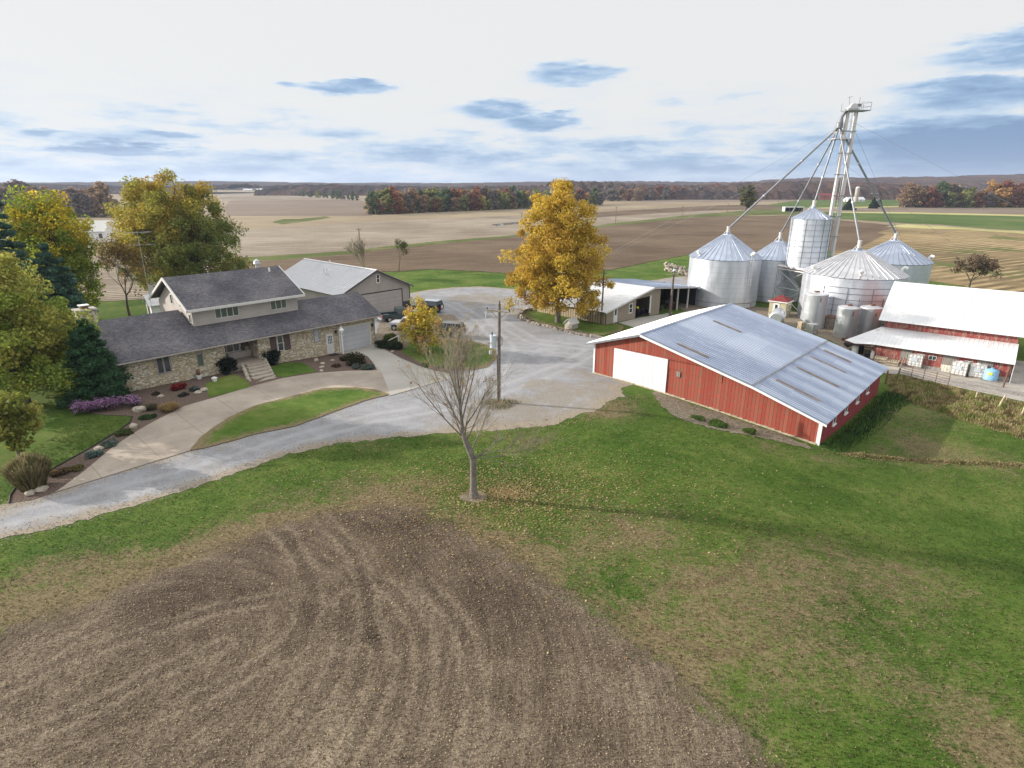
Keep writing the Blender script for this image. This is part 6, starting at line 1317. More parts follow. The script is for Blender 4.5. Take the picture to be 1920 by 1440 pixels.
# ------------------------------------------------------------------ vehicles
def paint(name, c): 
    t = NT(name, .25, .2, .6); t.color(c); t.b.inputs['Coat Weight'].default_value = .5; return t.done()
def wheels(T, xs, yw, r, w=.24):
    for x in xs:
        for s in (-1, 1):
            q = M(); q.tube([(x, s*yw, r), (x, s*(yw-w), r)], r, 18); o = q.build('wheel', MAT['black'], T); q = M(); q.tube([(x, s*(yw+.012), r), (x, s*(yw-.05), r)], r*.58, 12); q.build('rim', MAT['steel'], o)
def pickup(label, pos, rz, col, group='parked vehicles'):
    m = MAT; T = thing('pickup_truck', label, 'pickup truck', pos, rz, group); pt = paint('truck_paint', col); W = .96
    q = M()                                                # lower body side profile (front +x)
    prof = [(-2.75, .5), (-2.75, 1.12), (2.6, 1.12), (2.8, .95), (2.85, .5)]
    q.prism_y([(-.55, .45), (-.55, 1.12), (1.25, 1.12), (1.25, .45)], -W, W)
    for s in (-1, 1):
        q.prism_y([(-2.75, .5), (-2.75, 1.12), (-.551, 1.12), (-.551, .45), (-1.15, .45), (-1.3, .8), (-1.75, .88), (-2.15, .8), (-2.3, .5)], s*W, s*(W-.12))
    q.box(-2.75, -W+.121, .5, -2.67, W-.121, 1.12); q.box(-2.669, -W+.121, .5, -.552, W-.121, .62)
    q.prism_y([(1.251, .45), (1.251, 1.15), (2.65, 1.06), (2.82, .9), (2.85, .5), (2.5, .45), (2.35, .8), (1.95, .88), (1.55, .8), (1.4, .45)], -W, W)
    q.hexa([(-.55, -.9, 1.121), (1.3, -.9, 1.121), (1.3, .9, 1.121), (-.55, .9, 1.121), (-.45, -.74, 1.78), (.75, -.74, 1.78), (.75, .74, 1.78), (-.45, .74, 1.78)])
    q.build('body', pt, T)
    g = M(); g.hexa([(-.46, -.915, 1.2), (1.1, -.915, 1.2), (1.1, .915, 1.2), (-.46, .915, 1.2), (-.38, -.78, 1.68), (.66, -.78, 1.68), (.66, .78, 1.68), (-.38, .78, 1.68)]); g.build('side_window', m['glass'], T)
    g = M(); g.hexa([(1.0, -.8, 1.15), (1.31, -.8, 1.15), (1.31, .8, 1.15), (1.0, .8, 1.15), (.6, -.68, 1.72), (.80, -.68, 1.72), (.80, .68, 1.72), (.6, .68, 1.72)]); g.build('windscreen', m['glass'], T)
    g = M(); g.hexa([(-.575, -.7, 1.2), (-.4, -.7, 1.2), (-.4, .7, 1.2), (-.575, .7, 1.2), (-.49, -.62, 1.7), (-.4, -.62, 1.7), (-.4, .62, 1.7), (-.49, .62, 1.7)]); g.build('rear_window', m['glass'], T)
    g = M(); g.box(-2.66, -W+.13, .63, -.56, W-.13, .66); g.build('bed_liner', m['black'], T)
    for s in (-1, 1):
        g = M(); g.box(-2.765, s*(W-.2), .8, -2.6, s*(W+.008), 1.05); g.build('tail_light', MAT['taillight'], T); g = M(); g.box(2.62, s*(W-.32), .72, 2.84, s*(W+.006), .93); g.build('headlight', m['ceramic'], T)
    g = M(); g.box(-2.95, -W+.02, .42, -2.76, W-.02, .6); g.build('bumper', m['steel'], T); g = M(); g.box(2.8, -W+.02, .38, 2.97, W-.02, .6); g.build('bumper', m['steel'], T)
    g = M(); g.box(2.8, -.55, .62, 2.87, .55, .9); g.build('grille', m['black'], T); wheels(T, (-1.72, 1.95), W-.01, .39); return T
def suv(label, pos, rz, col, name='suv', boxy=False):
    m = MAT; T = thing(name, label, 'car', pos, rz, 'parked vehicles'); pt = paint('suv_paint', col); W = .92; f = .15 if boxy else .45
    q = M(); q.prism_y([(-2.2, .45), (-2.25, 1.1), (1.15, 1.1), (2.1, 1.0), (2.2, .45), (1.75, .4), (1.6, .75), (1.2, .75), (1.0, .4), (-1.0, .4), (-1.15, .75), (-1.6, .75), (-1.75, .4)], -W, W)
    q.hexa([(-2.2, -.88, 1.101), (1.1, -.88, 1.101), (1.1, .88, 1.101), (-2.2, .88, 1.101), (-2.1+f*.3, -.74, 1.8), (1.0-f, -.74, 1.8), (1.0-f, .74, 1.8), (-2.1+f*.3, .74, 1.8)]); q.build('body', pt, T)
    g = M(); g.hexa([(-2.1, -.895, 1.16), (1.0, -.895, 1.16), (1.0, .895, 1.16), (-2.1, .895, 1.16), (-2.0+f*.3, -.775, 1.7), (.9-f, -.775, 1.7), (.9-f, .775, 1.7), (-2.0+f*.3, .775, 1.7)]); g.build('side_window', m['glass'], T)
    g = M(); g.hexa([(.9, -.8, 1.14), (1.115, -.8, 1.14), (1.115, .8, 1.14), (.9, .8, 1.14), (.8-f, -.68, 1.74), (1.03-f, -.68, 1.74), (1.03-f, .68, 1.74), (.8-f, .68, 1.74)]); g.build('windscreen', m['glass'], T)
    g = M(); g.box(-2.0+f*.3, -.7, 1.802, .85-f, .7, 1.84); g.build('roof_panel', m['ceramic'] if boxy else pt, T)
    for s in (-1, 1):
        g = M(); g.box(2.0, s*(W-.3), .7, 2.19, s*(W-.03), .92); g.build('headlight', m['ceramic'], T); g = M(); g.box(-2.27, s*(W-.2), .75, -2.1, s*(W+.006), 1.0); g.build('tail_light', MAT['taillight'], T)
    g = M(); g.box(2.13, -.8, .4, 2.3, .8, .58); g.build('bumper', m['black'], T)
    if boxy:
        g = M(); g.tube([(-2.27, .1, .98), (-2.48, .1, .98)], .38, 18); o = g.build('spare_wheel', m['black'], T); g = M(); g.tube([(-2.485, .1, .98), (-2.5, .1, .98)], .3, 16); g.build('wheel_cover', m['ceramic'], o)
    wheels(T, (-1.38, 1.4), W-.01, .38); return T
def far_house(name, label, cat, pos, rz, L, D, h, rh, wall, roof, wins=2, group=None):
    T = thing(name, label, cat, pos, rz, group); w = M(); w.box(-L/2, -D/2, -.5, L/2, D/2, h); w.prism_x([(-D/2, h), (D/2, h), (0, h+rh)], -L/2, L/2); w.build('wall', MAT[wall], T)
    r = M(); o = .35; k = rh/(D/2); r.slab([(-L/2-o, -D/2-o, h-o*k+.06), (L/2+o, -D/2-o, h-o*k+.06), (L/2+o, 0, h+rh+.06), (-L/2-o, 0, h+rh+.06)], .1); r.slab([(-L/2-o, .003, h+rh+.06), (L/2+o, .003, h+rh+.06), (L/2+o, D/2+o, h-o*k+.06), (-L/2-o, D/2+o, h-o*k+.06)], .1); r.build('roof', MAT[roof], T)
    for i in range(wins):
        c = -L/2+L*(i+.5)/max(1, wins); M().box(c-.5, -D/2-.05, h*.35, c+.5, -D/2-.002, h*.75).build('window', MAT['glass'], T)
    M().box(-L/2-.05, -.6, 0, -L/2-.002, .6, min(2.2, h-.2)).build('door', MAT['dark'], T); return T
def build_things():
    m = MAT; m['taillight'] = plain('red_tail_light', (.45, .01, .02), .3, var=.05)
    p = atg(750, 600); pickup('dark green blue pickup truck with an open bed by the shed door', (p[0], p[1], p[2]), R(28), (.045, .075, .085))
    p = atg(771, 619); pickup('white pickup truck nosing out behind the drooping yellow tree', (p[0], p[1], p[2]), R(166), (.72, .73, .76))
    p = atg(802, 585); suv('boxy black off-road car with a pale spare wheel cover beside the shed', (p[0], p[1], p[2]), R(158), (.02, .022, .028), 'offroad_car', True)
    p = atg(838, 631); suv('black car behind the bare tree branches, to the right of the white truck', (p[0], p[1], p[2]), R(166), (.025, .025, .03))
    # far buildings
    p = atg(201, 452); far_house('farmhouse', 'white farmhouse with a grey roof far off between the two big left trees', 'house', (p[0], p[1], gh(*p[:2])), R(12), 13, 8, 3.6, 3.0, 'white', 'trim', 3)
    T = bpy.context.scene.objects.get('farmhouse'); g = M(); g.box(2.0, -5.2, 0, 5.2, -4, 3.6); g.prism_y([(2, 3.6), (5.2, 3.6), (3.6, 6.4)], -5.2, -2); g.build('porch_gable', m['white'], T)
    far_house('garden_shed', 'small pale roofed outbuilding hidden behind the big olive tree beside the house gable', 'shed', (-52, 92, 0), R(30), 7, 5, 2.4, 1.4, 'white', 'tin_white', 1)
    far_house('garden_shed', 'pale roofed shed peeking between branches left of the upper gable', 'shed', (-49.5, 84, 0), R(40), 4.5, 3.5, 2.2, 1.1, 'white', 'tin_white', 1)
    for i, (px, py, L, h, wall, roof, lab) in enumerate([(486, 360, 16, 5, 'white', 'white', 'leftmost white far building of the distant farmstead'), (505, 361, 22, 4, 'white', 'tin_white', 'long white far barn, second from the left in the distant farmstead'), (527, 361, 13, 6, 'white', 'white', 'tall white far building in the middle of the distant farmstead'), (540, 362, 10, 4, 'white', 'tin_white', 'white far shed on the right of the distant farmstead'), (465, 358, 24, 3, 'white', 'tin_white', 'low pale building left of the distant farmstead'),
                                                  (1214, 373, 26, 4, 'white', 'trim', 'long pale far building at the edge of the gold field'), (1235, 357, 14, 4, 'white', 'white', 'small white building far beyond the gold field'), (1348, 366, 9, 3, 'white', 'trim', 'tiny pale shed on the far treeline'),
                                                  (1552, 375, 22, 5.5, 'red2', 'maroon', 'dark red far barn left of the grain leg'), (1601, 378, 22, 2.5, 'white', 'tin_white', 'low white roofed far shed right of the grain leg'), (1665, 373, 18, 2.5, 'greyboard', 'tin_white', 'low grey far shed before the right wood')]):
        p = atg(px, py); far_house('far_building', lab, 'building', p, R([5, -10, 80, 20, 0, 8, 30, 10, -15, 10, 0][i]), L, 8, h, 2.6, wall, roof, 2, 'distant farm buildings')
    p = atg(1604, 379); s = thing('silo', 'thin pale tower silo at the far farm behind the grain leg', 'silo', p, 0); q = M(); q.cyl((0, 0), 2.2, 0, 15, 16); q.build('silo_wall', m['conc'], s); q = M(); q.ball((0, 0, 15), (2.2, 2.2, 1.8), 16, 6); q.build('dome', m['ceramic'], s)
    p = atg(1487, 396.5); s = thing('loafing_shed', 'white open fronted cattle shed with a black interior in the far field', 'shed', p, R(-4)); w = 7.0
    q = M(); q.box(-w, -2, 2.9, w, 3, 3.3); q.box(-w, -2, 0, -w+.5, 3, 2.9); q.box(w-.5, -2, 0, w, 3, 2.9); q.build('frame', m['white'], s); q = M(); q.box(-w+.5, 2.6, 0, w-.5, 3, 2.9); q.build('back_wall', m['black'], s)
    for x in (-3.5, 0, 3.5): M().box(x-.12, -1.9, 0, x+.12, -1.7, 2.9).build('post', m['greyboard'], s)
    # ---- yard of the cattle barn (local frame of that barn)
    o = tfr(); a = R(-39.7)
    def cy(u, v): x = o[0]+u*math.cos(a)-v*math.sin(a); y = o[1]+u*math.sin(a)+v*math.cos(a); return (x, y, gh(x, y)+.02)
    def ibc(label, px, py, k=1.0, rz=0, base=0.0):
        p = atg(px, py); s = thing('ibc_tote', label, 'tote', (p[0], p[1], p[2]+.02+base), a+R(rz), 'caged white liquid totes'); s.scale = (k, k, k)
        q = M(); q.box(-.5, -.5, .02, .5, .5, .14)
        q.build('pallet', m['oldwood'], s); q = M(); q.box(-.46, -.46, .141, .46, .46, 1.02); q.cyl((0, 0), .12, 1.02, 1.08, 10); q.build('bottle', m['poly'], s)
        c = M()
        for t in (-.5, -.25, 0, .25, .5):
            for sg in (-.5, .5): c.bar((t, sg, .14), (t, sg, 1.06), .025); c.bar((sg, t, .14), (sg, t, 1.06), .025)
        for z in (.3, .55, .8, 1.06):
            for sg in (-.5, .5): c.bar((-.5, sg, z), (.5, sg, z), .025); c.bar((sg, -.5, z), (sg, .5, z), .025)
        c.build('cage', m['cage'], s); q = M(); q.box(-.25, -.515, .5, .15, -.505, .8); q.build('plate', m['ceramic'], s)
    ibc('white caged tote standing on the left pallet stack against the red wall', 1676, 671, 1.4, 4, .5)
    ibc('white caged tote beside the grey post, the first one standing on the ground', 1714, 687, 1.45)
    ibc('boxy white tote standing alone near the peeling door', 1797, 703, 1.45, -6)
    ibc('white tote next to the blue tank', 1829, 707, 1.45, 5)
    ibc('small white tote half hidden behind the leaning grey post', 1696, 682, 1.1, 12)
    p = atg(1855, 713); s = thing('poly_tank', 'pale blue round plastic tank with a yellow sticker on a dark base', 'tank', p, a); q = M(); q.box(-.75, -.75, 0, .75, .75, .12); q.build('base', m['oldwood'], s)
    q = M(); q.tube([(0, 0, .12), (0, 0, .5), (0, 0, .52), (0, 0, 1.1), (0, 0, 1.25), (0, 0, 1.33)], [.66, .66, .64, .66, .55, .15], 28); q.cyl((0, 0), .16, 1.33, 1.42, 12); q.build('tank_body', m['bluepoly'], s)
    q = M(); q.tube([(0, 0, .66), (0, 0, .95)], .672, 28, False); 
    q = M(); vs = []
    for i in range(7): t = R(-112+i*5.5); vs += [(.668*math.cos(t), .668*math.sin(t), .72), (.668*math.cos(t), .668*math.sin(t), 1.0)]
    q.add(vs, [(2*i, 2*i+2, 2*i+3, 2*i+1) for i in range(6)]); q.build('sticker', m['yellow'], s)
    for i, (px, py, lab) in enumerate(((1602, 663, 'white plastic barrel among the junk behind the red barn roof'), (1637, 672, 'white plastic barrel in front of the lean-to corner'), (1612, 662, 'dark barrel beside the white one in the junk row'), (1661, 668, 'black barrel against the red lean-to wall'))):
        p = atg(px, py); s = thing('barrel', lab, 'barrel', p, 0, 'barrels by the cattle barn'); q = M(); q.tube([(0, 0, 0), (0, 0, .3), (0, 0, .32), (0, 0, .6), (0, 0, .62), (0, 0, .95)], [.36, .37, .345, .37, .345, .36], 16); q.build('drum', m['poly' if i < 2 else 'black'], s); q = M(); q.cyl((.15, 0), .05, .95, .98, 8); q.build('bung', m['black'], s)
    for i, (px, py, n, lab) in enumerate(((1650, 681, 5, 'left stack of weathered pallets in front of the lean-to'), (1672, 685, 4, 'right stack of weathered pallets below a white tote'))):
        p = atg(px, py); s = thing('pallet_stack', lab, 'pallets', p, a+R(3*i), 'pallet stacks')
        for k in range(n):
            q = M(); z = k*.15
            for t in (-.5, 0, .5): q.box(-.6, t-.05, z, .6, t+.05, z+.1)
            for t in range(6): q.box(-.6+t*.22, -.55, z+.101, -.6+t*.22+.12, .55, z+.125)
            q.build('pallet', m['oldwood' if (k+i) % 2 else 'wood'], s)
    rs = random.Random(12)
    for i in range(14):
        px = 1598+rs.uniform(0, 48); py = 641+(px-1598)*.45+rs.uniform(0, 12); p = atg(px, py); s = thing('lumber', 'weathered timber and scrap in the junk row beside the cattle barn', 'lumber', p, a+R(rs.uniform(-25, 25)), 'scrap lumber'); q = M()
        for k in range(4): y = k*.18; q.box(-1.1-rs.random()*.4, y, .02+rs.random()*.2, 1.1, y+.13, .28+rs.random()*.15)
        q.build('boards', m[rs.choice(['oldwood', 'wood', 'rusty', 'dark'])], s)
    # posts and gate
    for i, (px, py, h, mm, lean, lab) in enumerate(((1682, 706, 2.2, 'oldwood', (.35, 0), 'tall leaning grey gate post right of the barn eave'), (1660, 720, 1.5, 'rusty', (0, 0), 'short rusty red post at the back corner of the red barn'), (1880, 727, 2.1, 'rusty', (.25, .1), 'rusty steel post at the right end of the yard'), (1828, 753, 1.0, 'wood', (0, 0), 'short pale fence post in the tall dry weeds'), (1869, 768, 1.5, 'wood', (.45, 0), 'leaning pale branch fence post in the dry weeds'), (1913, 782, 1.6, 'wood', (.25, 0), 'thick pale fence post at the right edge of the photo'))):
        p = atg(px, py); q = M(); q.tube([(0, 0, -.2), (lean[0]*.6, lean[1]*.6, h*.6), (lean[0], lean[1], h)], [.09, .08, .065], 7); tag(q.build('fence_post', m[mm], None, p), lab, 'post', 'posts by the cattle barn')
    g0, g1 = atg(1684, 704), atg(1776, 727); L = math.hypot(g1[0]-g0[0], g1[1]-g0[1]); s = thing('pipe_gate', 'long rusty pipe gate closed across the cattle yard', 'gate', g0, math.atan2(g1[1]-g0[1], g1[0]-g0[0])); q = M()
    for z in (.2, .45, .7, .95, 1.2): q.bar((.1, 0, z), (L, 0, z+(g1[2]-g0[2])), .045)
    q.build('rails', m['rusty'], s); q = M()
    for i in range(5): x = .1+(L-.1)*i/4; q.bar((x, 0, 0), (x, 0, 1.4), .06)
    q.build('uprights', m['rusty'], s)
    q = M(); x0, x1 = atg(1776, 727), atg(1880, 748)
    for z in (.4, .8, 1.15): q.tube([(x0[0], x0[1], x0[2]+z), (x1[0], x1[1], x1[2]+z)], .012, 3)
    tag(q.build('fence_wire', m['rusty']), 'thin wires strung right of the pipe gate', 'wire')
    p = atg(1322, 566); s = thing('goalpost_rack', 'rusty pipe frame standing at the foot of the ladder bin', 'frame', (33.2, 90.5, -1.3), R(10)); q = M(); q.bar((0, 0, 0), (0, 0, 1.7), .07); q.bar((0, 0, 1.7), (4.0, 0, 1.7), .07); q.bar((4.0, 0, 1.7), (4.0, 0, 0), .07); q.bar((0, 0, 1.0), (4.0, 0, 1.0), .05); q.build('pipes', m['rusty'], s)
    # sawhorse-like white rail by garage
    p = atg(718, 640); q = M(); q.bar((0, 0, .1), (1.9, .8, .9), .09); q.bar((1.9, .8, 0), (1.9, .8, .9), .07); tag(q.build('hand_rail', m['white'], None, (-15.3, 67.2, .15)), 'short white rail behind the shrubs at the garage corner', 'rail')
# ------------------------------------------------------------------ loose cover
def scatter_quads(name, P, size, cols, seed, flat=.25, label=None):
    rs = np.random.RandomState(seed); N = len(P); nrm = np.array([0, 0, 1])+rs.normal(size=(N, 3))*flat; nrm /= np.linalg.norm(nrm, axis=1)[:, None]
    t = np.cross(nrm, rs.normal(size=(N, 3))); t /= np.linalg.norm(t, axis=1)[:, None]; b = np.cross(nrm, t); s = np.asarray(size)*rs.uniform(.6, 1.3, N); a1 = s[:, None]*.5; a2 = s[:, None]*.32
    V = np.stack([P-t*a1, P-b*a2, P+t*a1, P+b*a2], 1).reshape(-1, 3); c = np.array(cols)[rs.randint(0, len(cols), N)]*(1+rs.uniform(-.25, .25, (N, 1)))
    o = np_mesh(name, V, 4, MAT['leaf'], None, c); o['kind'] = 'stuff'
    if label: o['label'] = label
    return o
def build_cover():
    rs = np.random.RandomState(4); q = atg(889, 932); ghv = np.vectorize(gh)
    def place(x, y, dz): return np.stack([x, y, ghv(x, y)+dz], 1)
    # leaves under the bare tree, drifting right
    n = 11000; r = np.abs(rs.normal(0, 1, n)); a = rs.uniform(0, 6.283, n); x = q[0]+2+r*8.5*np.cos(a); y = q[1]+.5+r*5.2*np.sin(a)
    gr = [atg(*p)[:2] for p in GRAVEL]; ok = sdf(x, y, gr) < -.1; x, y = x[ok], y[ok]
    scatter_quads('fallen_leaves', place(x, y, .035), .125, [(.42, .33, .16), (.36, .25, .11), (.5, .42, .24), (.3, .19, .09)], 1)
    # residue on the worked field
    n = 110000; x = rs.uniform(-24, 17, n); y = 12+22*rs.uniform(0, 1, n)**1.3; w = [atg(*p)[:2] for p in SOILPX]; ok = sdf(x, y, w) > rs.normal(.2, .5, n); x, y = x[ok], y[ok]
    scatter_quads('crop_residue', place(x, y, .025), .072, [(.34, .27, .18), (.25, .195, .13), (.44, .36, .25), (.15, .115, .08)], 2, .5)
    # lawn tufts
    n = 240000; x = rs.uniform(-34, 44, n); y = 12+38*rs.uniform(0, 1, n)**1.2; d = np.maximum(sdf(x, y, w), sdf(x, y, gr)); v = np.sin(x*.9+np.sin(y*.7)*2)*np.sin(y*1.1+np.sin(x*.5)*2); ok = (d < -.2) & (rs.uniform(-1, 1, n) < v*.4+.7)
    bc = [bw(-.3, -.6)[:2], bw(22, -.6)[:2], bw(22.3, 19.5)[:2], bw(-.3, 19.5)[:2]]; ok &= sdf(x, y, bc) < 0;  hs = [(-36, 47), (-15, 66), (-22, 76), (-44, 60)]; ok &= sdf(x, y, hs) < 0
    dr = [atg(*p)[:2] for p in [(104, 924)]+BEDIN+[(704, 646), (850, 700), (731, 743)]+ISLTOP[::-1][1:]]; ok &= sdf(x, y, dr) < -.1; x, y = x[ok], y[ok]
    nn = len(x); cl = np.sin(x*2.3+np.sin(y*1.9)*2)*np.sin(y*2.7+np.sin(x*1.3)*2); dr_ = dryf(x, y)*.66+cl*.22+rs.normal(0, .22, nn); isd = dr_ > .42
    scatter_quads('grass_tufts', place(x[~isd], y[~isd], .03), .085, [(.055, .11, .015), (.08, .135, .024), (.04, .082, .011), (.11, .145, .037)], 3, .8)
    scatter_quads('dry_grass_tufts', place(x[isd], y[isd], .03), .085, [(.20, .165, .09), (.27, .22, .13), (.15, .12, .065), (.13, .125, .045)], 13, .6)
    n = 170000; x = rs.uniform(-45, 20, n); y = 25+65*rs.uniform(0, 1, n)**1.4; d = sdf(x, y, gr); ok = (d > -.8) & (d < 1.5) & (rs.uniform(0, 1, n) < np.where(d < 0, np.exp(d*3.2), np.exp(-d*1.2))) & (sdf(x, y, dr) < 0) & (sdf(x, y, bc) < 0); x, y = x[ok], y[ok]
    scatter_quads('loose_gravel', place(x, y, .04), .09, [(.32, .31, .30), (.45, .44, .43), (.22, .2, .18), (.26, .21, .14)], 21, .5)
    # tall dry weeds between yard and grass
    pts = []
    poly = [atg(*p)[:2] for p in [(1662, 700), (1700, 706), (1760, 722), (1830, 738), (1920, 758), (2060, 785), (2060, 850), (1920, 826), (1840, 800), (1760, 775), (1700, 755), (1665, 740)]]
    X0, X1 = min(p[0] for p in poly), max(p[0] for p in poly); Y0, Y1 = min(p[1] for p in poly), max(p[1] for p in poly)
    def weeds(name, poly, n, hgt, cols, seed, lean=.25, w=.05, label=None):
        rs = np.random.RandomState(seed); x = rs.uniform(min(p[0] for p in poly), max(p[0] for p in poly), n); y = rs.uniform(min(p[1] for p in poly), max(p[1] for p in poly), n); s = sdf(x, y, poly); ok = s > 0; x, y, s = x[ok], y[ok], s[ok]; N = len(x)
        cl = np.sin(x*1.7+np.sin(y*1.3))*np.sin(y*2.1+np.sin(x*.9)*2); h = hgt*rs.uniform(.4, 1.1, N)*np.clip(s/.8, .25, 1)*(1+.35*cl); b = place(x, y, 0); tip = b+np.stack([rs.normal(0, lean, N)*h, rs.normal(0, lean, N)*h, h], 1); a = rs.uniform(0, 6.28, N); t = np.stack([np.cos(a), np.sin(a), 0*a], 1)*w
        mid = b*.35+tip*.65; V = np.stack([b-t*.3, b+t*.3, mid+t, mid-t, mid-t, mid+t, tip+t*.5, tip-t*.5], 1).reshape(-1, 3)
        ci = np.clip(((cl+1)/2*len(cols)+rs.normal(0, .8, N)).astype(int), 0, len(cols)-1); c = np.repeat(np.array(cols)[ci]*(1+rs.uniform(-.3, .3, (N, 1))), 2, 0); o = np_mesh(name, V, 4, MAT['leaf'], None, c); o['kind'] = 'stuff'; o['label'] = label
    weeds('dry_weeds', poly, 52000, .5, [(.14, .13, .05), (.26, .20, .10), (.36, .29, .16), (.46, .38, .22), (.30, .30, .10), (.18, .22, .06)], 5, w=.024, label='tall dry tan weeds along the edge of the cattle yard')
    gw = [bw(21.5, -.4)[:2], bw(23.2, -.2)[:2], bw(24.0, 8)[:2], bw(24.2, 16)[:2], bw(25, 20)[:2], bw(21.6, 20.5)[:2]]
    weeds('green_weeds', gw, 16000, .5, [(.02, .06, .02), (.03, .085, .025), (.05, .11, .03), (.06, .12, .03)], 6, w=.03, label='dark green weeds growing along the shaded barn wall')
    rg = [atg(*p)[:2] for p in [(1560, 850), (1610, 860), (1700, 868), (1800, 872), (1930, 880), (1930, 868), (1800, 862), (1700, 858), (1600, 848)]]
    weeds('dry_weeds', rg, 5000, .35, [(.28, .22, .12), (.36, .30, .17), (.22, .2, .08)], 7, .5, .04, label='strip of flattened dry grass in front of the shaded barn side')
    fe = [atg(*p)[:2] for p in [(1195, 735), (1160, 752), (1105, 776), (1040, 797), (940, 808), (940, 816), (1050, 806), (1120, 786), (1190, 756), (1215, 744)]]
    weeds('dry_weeds', fe, 3500, .14, [(.28, .22, .12), (.36, .30, .17)], 8, .7, .04, label='fringe of flattened dry grass along the gravel edge')
    pb = atg(935, 757); pw = [(pb[0]+1.9*math.cos(t)*(1+.3*math.sin(3*t)), pb[1]-.2+1.5*math.sin(t)) for t in [k*.4 for k in range(16)]]
    weeds('dry_weeds', pw, 1600, .25, [(.10, .13, .05), (.2, .18, .1), (.28, .24, .15)], 9, .6, .03, label='patch of weeds round the foot of the transformer pole')
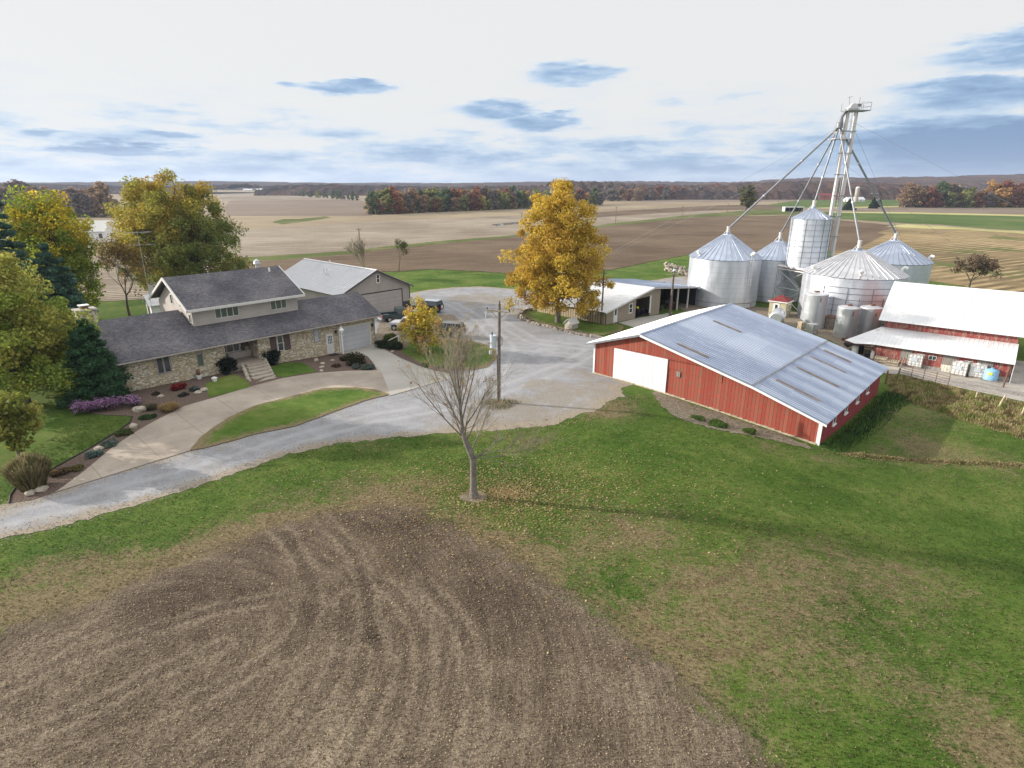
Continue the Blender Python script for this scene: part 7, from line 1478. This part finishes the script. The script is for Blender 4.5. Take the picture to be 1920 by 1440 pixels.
# ------------------------------------------------------------------ light, sky, air, camera
SUN_EL, SUN_DIR = 19.5, (-7.0, 1.45)       # direction towards the sun on the ground plan
def build_light():
    sc = bpy.context.scene
    az = math.atan2(SUN_DIR[0], SUN_DIR[1])                    # from +Y towards +X
    w = bpy.data.worlds.new('World'); sc.world = w; w.use_nodes = True; t = w.node_tree; t.nodes.clear(); N = t.nodes.new; Lk = t.links.new
    out = N('ShaderNodeOutputWorld'); sky = N('ShaderNodeTexSky'); sky.sky_type = 'NISHITA'; sky.sun_disc = False; sky.sun_elevation = R(SUN_EL); sky.sun_rotation = az; sky.air_density = 1.2; sky.dust_density = 1.0; sky.altitude = 200
    bg = N('ShaderNodeBackground'); Lk(sky.outputs[0], bg.inputs[0]); bg.inputs[1].default_value = .12
    q = NT.__new__(NT); q.t = t; q.n = t.nodes; q.tc = None; tc = N('ShaderNodeTexCoord').outputs['Generated']; sp = q.sep(tc)
    el = q.math('ARCSINE', q.math('MAXIMUM', q.math('MINIMUM', sp[2], 1.0), -1.0)); a = q.math('ARCTAN2', sp[0], sp[1])
    wn = q.noise(q.comb(q.math('MULTIPLY', a, 7.0), q.math('MULTIPLY', el, 30.0), 0.0), 1.0, 5, .62); wn2 = q.noise(q.comb(q.math('MULTIPLY', a, 10.0), q.math('MULTIPLY', el, 60.0), 3.0), 1.0, 5, .6)
    big = q.noise(q.comb(q.math('MULTIPLY', a, 2.2), q.math('MULTIPLY', el, 14.0), 7.0), 1.0, 4, .6)
    # cloud deck seen nearly edge on: bands near the horizon, white overcast above
    v = q.math('ADD', .5, q.math('MULTIPLY', q.math('SUBTRACT', q.math('ADD', q.math('MULTIPLY', wn, .42), q.math('ADD', q.math('MULTIPLY', wn2, .25), q.math('MULTIPLY', big, .33))), .5), 1.55))
    rightside = q.math('MULTIPLY', q.step(a, .38, .72), q.step(el, .30, .14))
    lift = q.math('ADD', q.step(el, .012, .13, -.075, .16), q.math('MULTIPLY', rightside, -.14))
    lift = q.math('ADD', lift, q.step(el, .10, .22, 0.0, .22))
    v = q.math('ADD', v, q.math('ADD', lift, q.math('MULTIPLY', rightside, -.06)))
    def blob(px, py, wx, wy, amt):
        d = ray(px, py); L = math.sqrt(sum(x*x for x in d)); e0 = math.asin(d[2]/L); a0 = math.atan2(d[0], d[1]); da = q.math('DIVIDE', q.math('SUBTRACT', q.math('ADD', a, q.math('MULTIPLY', q.math('SUBTRACT', wn, .5), .06)), a0), wx/1110); de = q.math('DIVIDE', q.math('SUBTRACT', q.math('ADD', el, q.math('MULTIPLY', q.math('SUBTRACT', wn2, .5), .035)), e0), wy/1110)
        r = q.math('SQRT', q.math('ADD', q.math('MULTIPLY', da, da), q.math('MULTIPLY', de, de))); return q.math('MULTIPLY', q.step(r, 1.0, .35), amt)
    bl = None
    for b in ((645, 163, 115, 19, .85), (560, 158, 60, 11, .7), (1070, 136, 135, 30, .72), (935, 205, 95, 26, .62), (1010, 228, 90, 18, .6), (1250, 190, 40, 20, .22), (80, 247, 40, 9, .35), (320, 252, 60, 9, .4), (230, 280, 160, 10, .4), (1860, 170, 210, 30, .5), (1900, 95, 150, 34, .45), (1800, 262, 230, 36, .4)):
        x = blob(*b); bl = x if bl is None else q.math('MAXIMUM', bl, x)
    v = q.math('SUBTRACT', v, q.math('MULTIPLY', bl, .46))
    col = q.ramp(v, [(.24, (.14, .235, .40)), (.38, (.25, .37, .54)), (.47, (.43, .53, .65)), (.55, (.60, .625, .65)), (.64, (.635, .637, .635))])
    bg2 = N('ShaderNodeBackground'); Lk(col, bg2.inputs[0]); 
    q.put(bg2.inputs[1], q.math('MULTIPLY', q.step(el, .28, .9, 1.0, 1.5), q.step(a, -.7, -1.3, 1.0, 1.3)))
    mx = N('ShaderNodeMixShader'); mx.inputs[0].default_value = .96; Lk(bg.outputs[0], mx.inputs[1]); Lk(bg2.outputs[0], mx.inputs[2]); Lk(mx.outputs[0], out.inputs[0])
    s = bpy.data.lights.new('sun', 'SUN'); s.energy = 5.0; s.angle = R(.6); s.color = (1.0, .93, .83); o = bpy.data.objects.new('sun', s); C.objects.link(o)
    e = R(SUN_EL); L = math.hypot(*SUN_DIR); d = Vector((SUN_DIR[0]/L*math.cos(e), SUN_DIR[1]/L*math.cos(e), math.sin(e))); o.rotation_euler = d.to_track_quat('Z', 'Y').to_euler()
    # aerial haze
    if HAZE:
        q = M(); q.box(-5200, -420, -4.2, 5200, 9600, 130); t = bpy.data.materials.new('air'); t.use_nodes = True; t.node_tree.nodes.clear(); v = t.node_tree.nodes.new('ShaderNodeVolumePrincipled'); v.inputs['Color'].default_value = (.68, .79, 1.0, 1); v.inputs['Density'].default_value = HAZE; v.inputs['Anisotropy'].default_value = .2
        oo = t.node_tree.nodes.new('ShaderNodeOutputMaterial'); t.node_tree.links.new(v.outputs[0], oo.inputs['Volume']); h = q.build('haze', t); h['kind'] = 'stuff'
    c = bpy.data.cameras.new('camera'); c.sensor_width = 36; c.lens = FPX/1920*36; c.clip_end = 20000; c.clip_start = .1; o = bpy.data.objects.new('camera', c); C.objects.link(o); o.location = (0, 0, CAMH); o.rotation_euler = (math.pi/2-TH, 0, 0); sc.camera = o
    sc.view_settings.view_transform = 'Standard'; sc.view_settings.look = 'None'; sc.view_settings.exposure = EXPO; sc.view_settings.gamma = 1
    sc.render.engine = 'CYCLES'; sc.cycles.volume_bounces = 0; sc.cycles.max_bounces = 6; sc.cycles.diffuse_bounces = 3; sc.cycles.volume_step_rate = 4
HAZE = 0.00012
EXPO = 0.42
build_mats(); build_ground_mats(); build_setting(); build_house(); build_shed(); build_tan(); build_barn(); build_barn2(); build_bins(); build_poles()
build_trees(); build_woods(); build_garden(); build_things(); build_cover(); build_light()
